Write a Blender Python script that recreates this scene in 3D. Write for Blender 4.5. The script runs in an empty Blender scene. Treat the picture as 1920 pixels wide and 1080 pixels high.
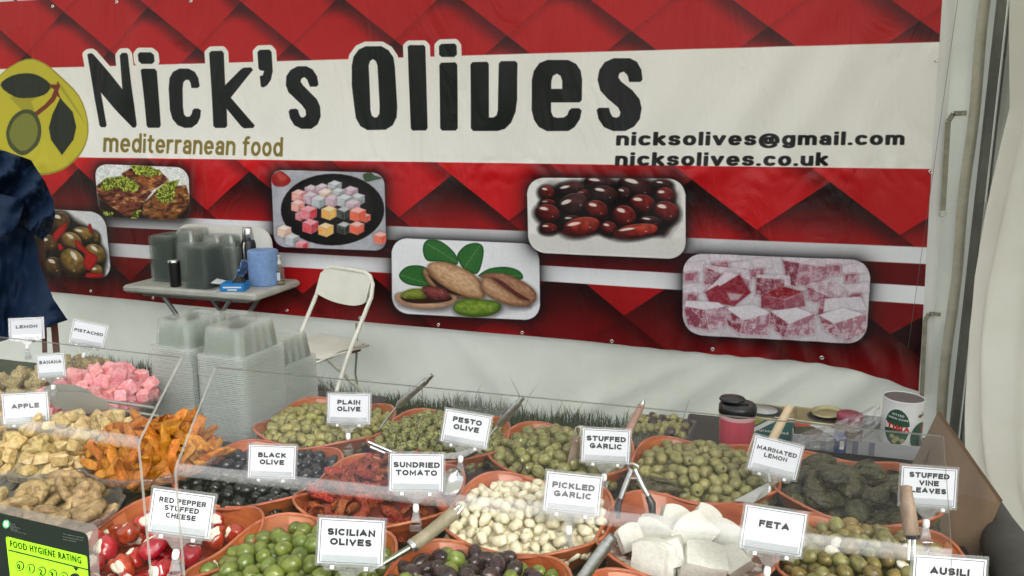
import bpy, math, random
import numpy as np
from mathutils import Vector, Matrix, Euler
random.seed(7)
R = math.radians
S = bpy.context.scene
COL = S.collection

# ------------------------------------------------------------------ camera
FPX = 1515.0
PITCH, YAW = R(11.2), R(17.8)
CAM = Vector((0, -4.15, 1.62))
cd = bpy.data.cameras.new('camera')
cam = bpy.data.objects.new('camera', cd)
COL.objects.link(cam)
cam.location = CAM
cam.rotation_euler = (R(90) - PITCH, 0, YAW)
cd.sensor_width = 36
cd.lens = 36 * FPX / 1920
cd.clip_start = 0.05
cd.clip_end = 500
S.camera = cam

# ------------------------------------------------------------------ light
SUN_EL, SUN_AZ = R(48), R(128)          # bright overcast, the sun behind cloud to the right of the open front
w = bpy.data.worlds.new('World')
S.world = w
w.use_nodes = True
nt = w.node_tree
bg = nt.nodes['Background']
sky = nt.nodes.new('ShaderNodeTexSky')
sky.sky_type = 'NISHITA'
sky.sun_disc = False
sky.sun_elevation = SUN_EL
sky.sun_rotation = SUN_AZ
sky.dust_density = 4
sky.ozone_density = 1
hs = nt.nodes.new('ShaderNodeHueSaturation')
hs.inputs['Saturation'].default_value = 0.22   # cloud cover takes the blue out of the sky
nt.links.new(sky.outputs[0], hs.inputs['Color'])
nt.links.new(hs.outputs[0], bg.inputs[0])
bg.inputs[1].default_value = 0.15
ld = bpy.data.lights.new('sun', 'SUN')
ld.energy = 1.3
ld.angle = R(30)
ld.color = (1.0, 0.96, 0.90)
sun = bpy.data.objects.new('sun', ld)
COL.objects.link(sun)
sd = Vector((math.sin(SUN_AZ) * math.cos(SUN_EL), math.cos(SUN_AZ) * math.cos(SUN_EL), math.sin(SUN_EL)))
sun.rotation_euler = sd.to_track_quat('Z', 'Y').to_euler()
S.view_settings.view_transform = 'Standard'
S.view_settings.look = 'None'
S.view_settings.gamma = 1
S.view_settings.use_curve_mapping = False
S.view_settings.exposure = 1.82
S.cycles.max_bounces = 10
S.cycles.transparent_max_bounces = 90
S.cycles.transmission_bounces = 8
S.cycles.caustics_reflective = False
S.cycles.caustics_refractive = False

# ------------------------------------------------------------------ measuring: turn a reading from the photo into a place
FW = Vector((-math.sin(YAW) * math.cos(PITCH), math.cos(YAW) * math.cos(PITCH), -math.sin(PITCH)))
RT = Vector((math.cos(YAW), math.sin(YAW), 0))
UP = RT.cross(FW)
def at(px, py, x=None, y=None, z=None, d=None):
    v = FW * FPX + RT * (px - 960) - UP * (py - 540)
    if d is not None: t = d / FPX
    elif x is not None: t = (x - CAM.x) / v.x
    elif y is not None: t = (y - CAM.y) / v.y
    else: t = (z - CAM.z) / v.z
    return CAM + v * t

# ------------------------------------------------------------------ helpers
def tag(o, label=None, cat=None, group=None, kind=None):
    if label: o['label'] = label
    if cat: o['category'] = cat
    if group: o['group'] = group
    if kind: o['kind'] = kind
    return o
def thing(name, label, cat, loc=(0, 0, 0), rot=(0, 0, 0), group=None):
    o = bpy.data.objects.new(name, None)
    o.empty_display_size = 0.05
    COL.objects.link(o)
    o.location = loc
    o.rotation_euler = rot
    return tag(o, label, cat, group)
def link(name, me, parent=None, loc=(0, 0, 0), rot=(0, 0, 0), scale=(1, 1, 1)):
    o = bpy.data.objects.new(name, me)
    COL.objects.link(o)
    if parent: o.parent = parent
    o.location = loc
    o.rotation_euler = rot
    o.scale = scale
    return o
def copy_tree(o, parent=None):
    c = o.copy()
    COL.objects.link(c)
    c.parent = parent
    for ch in list(o.children): copy_tree(ch, c)
    return c

class MB:
    def __init__(s): s.v, s.f, s.m, s.sm = [], [], [], []
    def add(s, vs, fs, mi=0, smooth=False):
        b = len(s.v)
        s.v += [tuple(v) for v in vs]
        s.f += [tuple(b + i for i in f) for f in fs]
        s.m += [mi] * len(fs)
        s.sm += [smooth] * len(fs)
        return s
    def box(s, c, d, rot=None, mi=0, bev=0.0):
        hx, hy, hz = d[0] / 2, d[1] / 2, d[2] / 2
        c = Vector(c)
        M = Euler(rot).to_matrix() if rot else Matrix.Identity(3)
        b = min(bev, hx * .9, hy * .9, hz * .9)
        if b <= 0:
            vs = [Vector((x, y, z)) for x in (-hx, hx) for y in (-hy, hy) for z in (-hz, hz)]
            fs = [(0, 1, 3, 2), (4, 6, 7, 5), (0, 4, 5, 1), (2, 3, 7, 6), (0, 2, 6, 4), (1, 5, 7, 3)]
            return s.add([c + M @ v for v in vs], fs, mi)
        ring = lambda k: [(hx - k, hy), (hx, hy - k), (hx, -hy + k), (hx - k, -hy), (-hx + k, -hy), (-hx, -hy + k), (-hx, hy - k), (-hx + k, hy)]
        vs = []
        for zz, ins in ((-hz, b), (-hz + b, 0), (hz - b, 0), (hz, b)):
            for x, y in ring(b):
                vs.append(Vector((x * (hx - ins) / hx, y * (hy - ins) / hy, zz)))
        fs = [tuple(reversed(range(0, 8)))][:0]
        fs = [tuple(range(0, 8)), tuple(reversed(range(24, 32)))]
        for k in range(3):
            for i in range(8):
                j = (i + 1) % 8
                fs.append((k * 8 + j, k * 8 + i, (k + 1) * 8 + i, (k + 1) * 8 + j))
        return s.add([c + M @ v for v in vs], fs, mi)
    def tube(s, pts, r, n=8, mi=0, cap=True, smooth=True):
        pts = [Vector(p) for p in pts]
        rs = r if isinstance(r, (list, tuple)) else [r] * len(pts)
        vs, fs = [], []
        prev = None
        for i, p in enumerate(pts):
            t = (pts[min(i + 1, len(pts) - 1)] - pts[max(i - 1, 0)]).normalized()
            if prev is None:
                a = Vector((0, 0, 1)) if abs(t.z) < .9 else Vector((1, 0, 0))
                u = t.cross(a).normalized()
            else:
                u = (prev - t * prev.dot(t)).normalized()
            prev = u
            v = t.cross(u)
            for k in range(n):
                a = 2 * math.pi * k / n
                vs.append(p + (u * math.cos(a) + v * math.sin(a)) * rs[i])
        for i in range(len(pts) - 1):
            for k in range(n):
                l = (k + 1) % n
                fs.append((i * n + k, i * n + l, (i + 1) * n + l, (i + 1) * n + k))
        s.add(vs, fs, mi, smooth)
        if cap:
            s.add([vs[k] for k in range(n)], [tuple(reversed(range(n)))], mi)
            s.add([vs[(len(pts) - 1) * n + k] for k in range(n)], [tuple(range(n))], mi)
        return s
    def lathe(s, prof, n=24, c=(0, 0, 0), mi=0, smooth=True, axis=None, sx=1, sy=1):
        M = axis if axis is not None else Matrix.Identity(3)
        c = Vector(c)
        vs, fs = [], []
        for (r, z) in prof:
            for k in range(n):
                a = 2 * math.pi * k / n
                vs.append(c + M @ Vector((r * sx * math.cos(a), r * sy * math.sin(a), z)))
        for i in range(len(prof) - 1):
            for k in range(n):
                l = (k + 1) % n
                fs.append((i * n + k, i * n + l, (i + 1) * n + l, (i + 1) * n + k))
        return s.add(vs, fs, mi, smooth)
    def prism(s, pts, d, mi=0, mi_side=None):
        """closed outline pts (3-D, coplanar) pushed along vector d"""
        pts = [Vector(p) for p in pts]
        n = len(pts)
        d = Vector(d)
        s.add(pts, [tuple(range(n))], mi)
        s.add([p + d for p in pts], [tuple(reversed(range(n)))], mi)
        s.add(pts + [p + d for p in pts], [(i, n + i, n + (i + 1) % n, (i + 1) % n) for i in range(n)], mi if mi_side is None else mi_side)
        return s
    def mesh(s, name, mats):
        me = bpy.data.meshes.new(name)
        me.from_pydata(s.v, [], s.f)
        for m in (mats if isinstance(mats, (list, tuple)) else [mats]): me.materials.append(m)
        me.polygons.foreach_set('material_index', s.m)
        me.polygons.foreach_set('use_smooth', s.sm)
        me.update()
        return me
    def build(s, name, mats, parent=None, loc=(0, 0, 0), rot=(0, 0, 0)):
        return link(name, s.mesh(name, mats), parent, loc, rot)

def grid(fn, nu, nv, smooth=True, mb=None, mi=0):
    mb = mb or MB()
    vs = [fn(i / nu, j / nv) for j in range(nv + 1) for i in range(nu + 1)]
    fs = [(j * (nu + 1) + i, j * (nu + 1) + i + 1, (j + 1) * (nu + 1) + i + 1, (j + 1) * (nu + 1) + i) for j in range(nv) for i in range(nu)]
    return mb.add(vs, fs, mi, smooth)
def vn(x, y, z=0.0):
    from mathutils import noise
    return noise.noise(Vector((x, y, z)))

# ------------------------------------------------------------------ materials
def mat(name, col, rough=.5, metal=0.0, col2=None, ns=8.0, nd=4.0, contrast=(.35, .65), bump=0.0, bs=40.0, rnd=0.0, coat=0.0,
        sub=0.0, alpha=1.0, stretch=None, spec=.5, third=None, rr=0.0, trans=0.0):
    m = bpy.data.materials.new(name)
    m.use_nodes = True
    n, l = m.node_tree.nodes, m.node_tree.links
    p = n['Principled BSDF']
    p.inputs['Roughness'].default_value = rough
    p.inputs['Metallic'].default_value = metal
    p.inputs['Coat Weight'].default_value = coat
    p.inputs['Specular IOR Level'].default_value = spec
    p.inputs['Alpha'].default_value = alpha
    p.inputs['Transmission Weight'].default_value = trans
    if sub:
        p.inputs['Subsurface Weight'].default_value = sub
        p.inputs['Subsurface Radius'].default_value = (.01, .006, .004)
        p.inputs['Subsurface Scale'].default_value = .5
    tc = n.new('ShaderNodeTexCoord')
    mp = n.new('ShaderNodeMapping')
    l.new(tc.outputs['Object'], mp.inputs['Vector'])
    if stretch: mp.inputs['Scale'].default_value = stretch
    oi = n.new('ShaderNodeObjectInfo')
    if rnd or True:
        ad = n.new('ShaderNodeVectorMath'); ad.operation = 'ADD'
        mu = n.new('ShaderNodeVectorMath'); mu.operation = 'SCALE'
        cb = n.new('ShaderNodeCombineXYZ')
        l.new(oi.outputs['Random'], cb.inputs[0]); l.new(oi.outputs['Random'], cb.inputs[2])
        l.new(cb.outputs[0], mu.inputs[0]); mu.inputs['Scale'].default_value = 37.0
        l.new(mp.outputs[0], ad.inputs[0]); l.new(mu.outputs[0], ad.inputs[1])
        vec = ad.outputs[0]
    c_out = None
    if col2 is not None:
        nz = n.new('ShaderNodeTexNoise')
        nz.inputs['Scale'].default_value = ns
        nz.inputs['Detail'].default_value = nd
        l.new(vec, nz.inputs['Vector'])
        cr = n.new('ShaderNodeValToRGB')
        cr.color_ramp.elements[0].position = contrast[0]
        cr.color_ramp.elements[1].position = contrast[1]
        cr.color_ramp.elements[0].color = (*col, 1)
        cr.color_ramp.elements[1].color = (*col2, 1)
        if third:
            e = cr.color_ramp.elements.new(third[0]); e.color = (*third[1], 1)
        l.new(nz.outputs[0], cr.inputs[0])
        c_out = cr.outputs[0]
        if rr:
            mr = n.new('ShaderNodeMapRange')
            mr.inputs['To Min'].default_value = rough - rr; mr.inputs['To Max'].default_value = rough + rr
            l.new(nz.outputs[0], mr.inputs['Value']); l.new(mr.outputs[0], p.inputs['Roughness'])
    if rnd:
        hv = n.new('ShaderNodeHueSaturation')
        m1 = n.new('ShaderNodeMapRange')
        m1.inputs['To Min'].default_value = 1 - rnd; m1.inputs['To Max'].default_value = 1 + rnd
        l.new(oi.outputs['Random'], m1.inputs['Value'])
        l.new(m1.outputs[0], hv.inputs['Value'])
        wn = n.new('ShaderNodeTexWhiteNoise'); wn.noise_dimensions = '1D'
        l.new(oi.outputs['Random'], wn.inputs['W'])
        m2 = n.new('ShaderNodeMapRange')
        m2.inputs['To Min'].default_value = .5 - rnd * .06; m2.inputs['To Max'].default_value = .5 + rnd * .06
        l.new(wn.outputs[0], m2.inputs['Value']); l.new(m2.outputs[0], hv.inputs['Hue'])
        if c_out is None: hv.inputs['Color'].default_value = (*col, 1)
        else: l.new(c_out, hv.inputs['Color'])
        c_out = hv.outputs[0]
    if c_out is None: p.inputs['Base Color'].default_value = (*col, 1)
    else: l.new(c_out, p.inputs['Base Color'])
    if bump:
        nb = n.new('ShaderNodeTexNoise')
        nb.inputs['Scale'].default_value = bs
        nb.inputs['Detail'].default_value = 4
        l.new(vec, nb.inputs['Vector'])
        bp = n.new('ShaderNodeBump')
        bp.inputs['Strength'].default_value = min(1, bump)
        bp.inputs['Distance'].default_value = .004
        l.new(nb.outputs[0], bp.inputs['Height'])
        l.new(bp.outputs[0], p.inputs['Normal'])
    return m
def sheet(name, tint=(1, 1, 1), gloss=.04, haze=.05, ior=1.45, hcol=(.8, .8, .8), rough=.03, fog=0.0):
    """thin clear plastic: lets light straight through, mirrors a little at grazing angles, faintly milky"""
    m = bpy.data.materials.new(name)
    m.use_nodes = True
    n, l = m.node_tree.nodes, m.node_tree.links
    n.remove(n['Principled BSDF'])
    out = n['Material Output']
    tr = n.new('ShaderNodeBsdfTransparent'); tr.inputs[0].default_value = (*tint, 1)
    gl = n.new('ShaderNodeBsdfGlossy'); gl.inputs['Roughness'].default_value = rough
    df = n.new('ShaderNodeBsdfDiffuse'); df.inputs[0].default_value = (*hcol, 1)
    tl = n.new('ShaderNodeBsdfTranslucent'); tl.inputs[0].default_value = (*hcol, 1)
    a = n.new('ShaderNodeMixShader'); a.inputs[0].default_value = .5
    l.new(df.outputs[0], a.inputs[1]); l.new(tl.outputs[0], a.inputs[2])
    b = n.new('ShaderNodeMixShader'); b.inputs[0].default_value = haze
    l.new(tr.outputs[0], b.inputs[1]); l.new(a.outputs[0], b.inputs[2])
    lw = n.new('ShaderNodeLayerWeight'); lw.inputs[0].default_value = .5      # Schlick's curve, the same from both faces of the sheet
    pw = n.new('ShaderNodeMath'); pw.operation = 'POWER'; pw.inputs[1].default_value = 5
    l.new(lw.outputs['Facing'], pw.inputs[0])
    f0 = ((ior - 1) / (ior + 1)) ** 2
    ma = n.new('ShaderNodeMath'); ma.operation = 'MULTIPLY_ADD'; ma.inputs[1].default_value = 1 - f0; ma.inputs[2].default_value = f0
    l.new(pw.outputs[0], ma.inputs[0])
    c = n.new('ShaderNodeMixShader')
    l.new(ma.outputs[0], c.inputs[0])
    l.new(b.outputs[0], c.inputs[1]); l.new(gl.outputs[0], c.inputs[2])
    l.new(c.outputs[0], out.inputs[0])
    return m
def fabric_white(name, col, col2, trans=.35, ns=1.5, bump=.15):
    m = bpy.data.materials.new(name)
    m.use_nodes = True
    n, l = m.node_tree.nodes, m.node_tree.links
    p = n['Principled BSDF']
    p.inputs['Roughness'].default_value = .55
    tc = n.new('ShaderNodeTexCoord')
    nz = n.new('ShaderNodeTexNoise'); nz.inputs['Scale'].default_value = ns; nz.inputs['Detail'].default_value = 8; nz.inputs['Roughness'].default_value = .65
    l.new(tc.outputs['Object'], nz.inputs['Vector'])
    cr = n.new('ShaderNodeValToRGB')
    cr.color_ramp.elements[0].position = .38; cr.color_ramp.elements[1].position = .62
    cr.color_ramp.elements[0].color = (*col2, 1); cr.color_ramp.elements[1].color = (*col, 1)
    l.new(nz.outputs[0], cr.inputs[0]); l.new(cr.outputs[0], p.inputs['Base Color'])
    nb = n.new('ShaderNodeTexNoise'); nb.inputs['Scale'].default_value = 60
    l.new(tc.outputs['Object'], nb.inputs['Vector'])
    bp = n.new('ShaderNodeBump'); bp.inputs['Strength'].default_value = bump; bp.inputs['Distance'].default_value = .003
    l.new(nb.outputs[0], bp.inputs['Height']); l.new(bp.outputs[0], p.inputs['Normal'])
    tl = n.new('ShaderNodeBsdfTranslucent'); l.new(cr.outputs[0], tl.inputs[0])
    mx = n.new('ShaderNodeMixShader'); mx.inputs[0].default_value = trans
    l.new(p.outputs[0], mx.inputs[1]); l.new(tl.outputs[0], mx.inputs[2])
    l.new(mx.outputs[0], n['Material Output'].inputs[0])
    return m

M_tent = fabric_white('tent_fabric', (.84, .85, .77), (.74, .75, .66), .25)
M_curtain = fabric_white('curtain_fabric', (.82, .81, .74), (.75, .74, .66), .3)
M_roof = fabric_white('roof_fabric', (.78, .78, .74), (.72, .72, .68), .31)
M_hem = fabric_white('hem_fabric', (.50, .47, .38), (.36, .33, .25), .1, 6)
M_web = mat('webbing', (.22, .21, .15), .8, col2=(.30, .28, .21), ns=30, bump=.5, bs=300)
M_alu = mat('brushed_aluminium', (.42, .43, .41), .38, .75, col2=(.30, .31, .30), ns=5, stretch=(8, 8, .6), rr=.1)
M_alud = mat('dark_aluminium', (.16, .16, .14), .5, .5, col2=(.10, .10, .09), ns=4)
M_steel = mat('stainless_steel', (.62, .62, .60), .22, 1.0, col2=(.45, .45, .44), ns=10, rr=.06)
M_steelb = mat('brushed_steel', (.50, .50, .48), .38, 1.0, col2=(.40, .40, .38), ns=30, stretch=(1, 1, 6))
M_grassb = mat('turf_base', (.020, .035, .012), .95, col2=(.045, .06, .022), ns=20, bump=.8)
M_cloth = mat('dark_table_cloth', (.014, .010, .010), .8, col2=(.034, .022, .02), ns=5, bump=.3, bs=150)
M_whitep = mat('white_plastic', (.80, .79, .74), .45, col2=(.72, .71, .64), ns=12, contrast=(.3, .7))
M_grayp = mat('grey_table_plastic', (.46, .46, .42), .5, col2=(.36, .36, .32), ns=9, bump=.25, bs=120)
M_legs = mat('grey_metal_tube', (.17, .18, .17), .4, .4)
M_black = mat('black_plastic', (.012, .012, .013), .3)
M_blackm = mat('black_coated_metal', (.012, .012, .014), .38, .2, rnd=.2)
M_tarp = mat('blue_tarpaulin', (.005, .016, .045), .68, col2=(.007, .020, .055), ns=6, bump=.2, bs=90, spec=.2)
M_brown = mat('red_brown_frame', (.10, .028, .015), .5)
M_acr = sheet('clear_acrylic', (.975, .98, .975), haze=.002, ior=1.34)
M_acr_bend_hilite = sheet('acrylic_bend_highlight', (.96, .965, .96), haze=.13, hcol=(.85, .85, .85), rough=.15)  # milky haze put into the material as the bright highlight along the bend
M_acr_edge = mat('acrylic_edge', (.40, .40, .37), .25, alpha=.7)
M_clear = sheet('clear_clip_plastic', (.93, .94, .94), haze=.16, hcol=(.85, .85, .85), rough=.06, ior=1.6)
M_tray = sheet('clear_container_plastic', (.97, .98, .97), haze=.085, hcol=(.90, .94, .90), rough=.10, ior=1.6)
M_trim = sheet('container_rim', (.95, .96, .95), haze=.48, hcol=(.92, .96, .92), rough=.15, ior=1.7)
M_trayd = sheet('clear_lid_plastic', (.86, .89, .87), haze=.20, hcol=(.48, .54, .51), rough=.12, ior=1.5)
M_film = sheet('plastic_bag_film', (.90, .90, .88), haze=.16, rough=.10, ior=2.3)
M_card = mat('white_card', (.60, .61, .64), .6)
M_ink = mat('black_ink', (.012, .012, .013), .6)
M_inkg = mat('grey_ink', (.10, .10, .10), .6)
M_ball = mat('white_swivel_plastic', (.82, .82, .80), .35)
M_woodh = mat('worn_wood_handle', (.16, .10, .06), .6, col2=(.30, .21, .14), ns=9, stretch=(6, 6, 1), bump=.4, bs=90)
M_woodl = mat('pale_wood', (.52, .40, .25), .6)

# ------------------------------------------------------------------ plain heavy lettering drawn as pen strokes
def AR(cx, cy, rx, ry, a0, a1, n=10):
    return [(cx + rx * math.cos(R(a0 + (a1 - a0) * i / n)), cy + ry * math.sin(R(a0 + (a1 - a0) * i / n))) for i in range(n + 1)]
GL = {
 'A': (.92, [[(0, 0), (.46, 1), (.92, 0)], [(.17, .3), (.75, .3)]]),
 'B': (.74, [[(0, 0), (0, 1)], [(0, 1), (.42, 1)] + AR(.42, .77, .25, .23, 90, -90) + [(0, .54)], [(0, .54), (.46, .54)] + AR(.46, .27, .28, .27, 90, -90) + [(0, 0)]]),
 'C': (.80, [AR(.45, .5, .45, .5, 48, 312, 16)]),
 'D': (.80, [[(0, 0), (0, 1)], [(0, 1), (.32, 1)] + AR(.32, .5, .48, .5, 90, -90) + [(0, 0)]]),
 'E': (.68, [[(.66, 1), (0, 1), (0, 0), (.68, 0)], [(0, .52), (.58, .52)]]),
 'F': (.62, [[(.62, 1), (0, 1), (0, 0)], [(0, .5), (.54, .5)]]),
 'G': (.90, [AR(.46, .5, .46, .5, 48, 325, 16), [(.87, .14), (.87, .44), (.52, .44)]]),
 'H': (.76, [[(0, 0), (0, 1)], [(.76, 0), (.76, 1)], [(0, .52), (.76, .52)]]),
 'I': (0, [[(0, 0), (0, 1)]]),
 'K': (.76, [[(0, 0), (0, 1)], [(.72, 1), (0, .38)], [(.24, .58), (.76, 0)]]),
 'L': (.62, [[(0, 1), (0, 0), (.62, 0)]]),
 'M': (.94, [[(0, 0), (0, 1), (.47, .2), (.94, 1), (.94, 0)]]),
 'N': (.76, [[(0, 0), (0, 1), (.76, 0), (.76, 1)]]),
 'O': (.92, [AR(.46, .5, .46, .5, 0, 360, 22)]),
 'P': (.68, [[(0, 0), (0, 1)], [(0, 1), (.40, 1)] + AR(.40, .73, .28, .27, 90, -90) + [(0, .46)]]),
 'R': (.74, [[(0, 0), (0, 1)], [(0, 1), (.42, 1)] + AR(.42, .74, .27, .26, 90, -90) + [(0, .48)], [(.38, .48), (.74, 0)]]),
 'S': (.74, [AR(.37, .75, .35, .25, 25, 270, 12) + AR(.37, .25, .37, .25, 90, -155, 12)]),
 'T': (.76, [[(0, 1), (.76, 1)], [(.38, 1), (.38, 0)]]),
 'U': (.74, [[(0, 1)] + AR(.37, .37, .37, .37, 180, 360, 10) + [(.74, 1)]]),
 'V': (.84, [[(0, 1), (.42, 0), (.84, 1)]]),
 'Y': (.84, [[(0, 1), (.42, .45), (.84, 1)], [(.42, .45), (.42, 0)]]),
 'n': (.66, [[(0, 0), (0, 1)], AR(.33, .62, .33, .38, 180, 0, 10) + [(.66, 0)]]),
 'm': (1.16, [[(0, 0), (0, 1)], AR(.29, .66, .29, .34, 180, 0, 10) + [(.58, 0)], AR(.87, .66, .29, .34, 180, 0, 10) + [(1.16, 0)]]),
 'i': (0, [[(0, 0), (0, 1)], [(0, 1.40), (0, 1.44)]]),
 'c': (.62, [AR(.36, .5, .36, .5, 50, 310, 14)]),
 'k': (.64, [[(0, 0), (0, 1.45)], [(.60, 1), (0, .4)], [(.2, .6), (.64, 0)]]),
 's': (.60, [AR(.30, .75, .28, .25, 20, 270, 10) + AR(.30, .25, .30, .25, 90, -160, 10)]),
 'o': (.70, [AR(.35, .5, .35, .5, 0, 360, 18)]),
 'l': (0, [[(0, 0), (0, 1.45)]]),
 'v': (.70, [[(0, 1), (.35, 0), (.70, 1)]]),
 'e': (.70, [[(0, .5), (.70, .5)] + AR(.35, .5, .35, .5, 0, 310, 16)]),
 'a': (.62, [AR(.32, .70, .28, .30, 160, 0, 10) + [(.60, 0)], AR(.30, .28, .30, .28, 0, 360, 14)]),
 'g': (.70, [AR(.35, .5, .35, .5, 0, 360, 16), [(.70, 1), (.70, -.1)] + AR(.36, -.1, .34, .28, 0, -150, 8)]),
 'd': (.70, [AR(.35, .5, .35, .5, 0, 360, 16), [(.70, 1.45), (.70, 0)]]),
 't': (.44, [[(.18, 1.32), (.18, .24)] + AR(.40, .24, .22, .24, 180, 265, 5), [(0, 1), (.44, 1)]]),
 'r': (.42, [[(0, 0), (0, 1)], AR(.34, .62, .34, .38, 180, 75, 6)]),
 'f': (.44, [[(.16, 0), (.16, 1.1)] + AR(.42, 1.12, .26, .33, 180, 85, 6), [(0, 1), (.42, 1)]]),
 'u': (.66, [AR(.33, .38, .33, .38, 180, 360, 10), [(0, 1), (0, .38)], [(.66, 1), (.66, 0)]]),
 '.': (0, [[(0, .0), (0, .02)]]),
 '@': (1.3, [AR(.65, .42, .65, .80, 318, 20, 20)[:1] + AR(.65, .42, .65, .80, 300, -10, 22), AR(.58, .45, .24, .32, 0, 360, 14), [(.88, .82), (.84, .30)] + AR(1.05, .34, .2, .2, 200, 330, 5)]),
}
def layout(body, t, gap, space=.5, xs=1.0):
    x = 0; out = []
    for ch in body:
        if ch == ' ': x += space; continue
        w_, st = GL[ch]
        for s_ in st: out.append([(x + t / 2 + px * xs, t / 2 + py * (1 - t)) for px, py in s_])
        x += w_ * xs + t + gap
    return out, x - gap
def stroke_mesh(lines, cap, t=.20, xs=.95, gap=.13, lead=1.38, align='CENTER', y0=0.0):
    """heavy capitals as flat ribbons in the x-z plane, centred"""
    b = MB(); n = len(lines)
    for r_, body in enumerate(lines):
        st, W = layout(body, t, gap, .45, xs)
        ox = -W / 2 if align == 'CENTER' else 0
        oz = ((n - 1) / 2 - r_) * lead - .5
        for k, s_ in enumerate(st):
            P = [Vector((x, y)) for x, y in s_]
            P = [p for i, p in enumerate(P) if i == 0 or (p - P[i - 1]).length > 1e-5]
            closed = (P[0] - P[-1]).length < 1e-4 and len(P) > 4
            if closed: P = P[:-1]
            m = len(P); L_, R2 = [], []
            for i in range(m):
                a = P[i - 1] if (i > 0 or closed) else None; c = P[(i + 1) % m] if (i < m - 1 or closed) else None
                d1 = (P[i] - a).normalized() if a is not None else None; d2 = (c - P[i]).normalized() if c is not None else None
                if d1 is None: d1 = d2
                if d2 is None: d2 = d1
                nn_ = Vector((-(d1 + d2).y, (d1 + d2).x)); nn_ = nn_.normalized() if nn_.length > 1e-6 else Vector((-d1.y, d1.x))
                mt = min(1.9, 1 / max(.3, nn_.dot(Vector((-d1.y, d1.x)))))
                q = P[i].copy()
                if not closed and i == 0: q = q - d1 * t / 2 * (1 if abs(d1.x) < .1 or abs(d1.y) < .1 else .4)
                if not closed and i == m - 1: q = q + d2 * t / 2 * (1 if abs(d2.x) < .1 or abs(d2.y) < .1 else .4)
                L_.append(q + nn_ * t / 2 * mt); R2.append(q - nn_ * t / 2 * mt)
            vs = [((v.x + ox) * cap, y0 - .00006 * (k % 3) * (cap < .1), (v.y + oz) * cap) for v in L_ + R2]
            rng_ = range(m if closed else m - 1)
            b.add(vs, [(i, m + i, m + (i + 1) % m, (i + 1) % m) for i in rng_])
    return b
# ================================================================== the setting: ground, tent, frame
g = MB()
g.add([(-60, -60, 0), (60, -60, 0), (60, 60, 0), (-60, 60, 0)], [(0, 1, 2, 3)])
tag(g.build('ground', M_grassb), kind='structure', label='dark turf under the marquee')

def wall_fn(u, v):
    x = -7.2 + 8.25 * u
    z = 2.6 * v - .02
    y = .03 + .030 * vn(x * 1.1, z * .9) + .012 * vn(x * 3.1, z * 1.3, 4)
    for k, (x0, z0, sl, a, wd) in enumerate([(-.2, .1, 1.5, .030, .09), (.05, .1, 1.4, .028, .08), (-.55, .1, 1.6, .02, .10), (-1.3, .05, -1.1, .018, .09), (-3.3, .1, 1.0, .015, .10), (.3, .2, 1.2, .03, .08), (-.9, .1, 2.0, .02, .10)]):
        dd = (x - x0 - (z - z0) * sl * .8)
        y -= 2.2 * a * math.exp(-(dd / wd) ** 2) * max(0, min(1, 1.2 - z * 1.1))
    y += .006 * vn(x * 9 + z * 6, z * 7 - x * 3, 3) + .010 * abs(vn(x * 2.2 - z * 3, z * 2.5 + x, 6))
    return (x, y, z)
tw = grid(wall_fn, 330, 60)
wall = thing('tent_wall', 'pale off-white fabric back wall of the marquee behind the red banner', 'tent wall')
tw.build('wall_fabric', M_tent, wall)
b = MB(); b.add([(.735, -.014, .0), (.76, -.014, .0), (.765, -.014, 2.35), (.74, -.014, 2.35)], [(0, 1, 2, 3)])
# dirty edge seam near the pole
sm = MB()
grid(lambda u, v: (.805 + .045 * u + .004 * math.sin(v * 21), -.035 - .008 * math.sin(u * 3.1) - .006 * vn(v * 9, u), .0 + 2.5 * v), 4, 60, mb=sm)
sm.build('edge_seam', M_hem, wall)
# webbing straps sewn on the wall
def strap(pts, w=.021):
    m = MB()
    P = [at(px, py, y=-.06) for px, py in pts]
    for a, c in zip(P[:-1], P[1:]):
        t = (c - a).normalized(); s_ = t.cross(Vector((0, 1, 0))).normalized() * (w / 2)
        m.prism([a - s_, a + s_, c + s_, c - s_], (0, .003, 0))
    return m
m = strap([(1813, 212), (1788, 213), (1778, 228), (1768, 395)], .022); m.build('strap', M_web, wall)
m = strap([(1764, 590), (1742, 588), (1735, 600), (1728, 752)], .018); m.build('strap', M_web, wall)
for (px, py) in ((1767, 398), (1727, 758)):
    c = at(px, py + 3, y=-.066)
    MB().tube([c + Vector((.014 * math.cos(a), 0, -.012 * math.sin(a))) for a in [i * math.pi / 5 for i in range(-1, 7)]], .0022, 6).build('ring', M_steelb, wall)
for (px, py) in ((1794, 213), (1806, 213), (1747, 590), (1757, 590)):
    MB().lathe([(0, -.002), (.004, -.002), (.004, 0), (0, .0)], 8, at(px, py, y=-.066), axis=Euler((R(90), 0, 0)).to_matrix()).build('rivet', M_steelb, wall)
# strap and rope behind the chair
m = strap([(668, 606), (669, 652), (666, 700), (672, 735)], .012); m.build('strap', M_web, wall)

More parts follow.
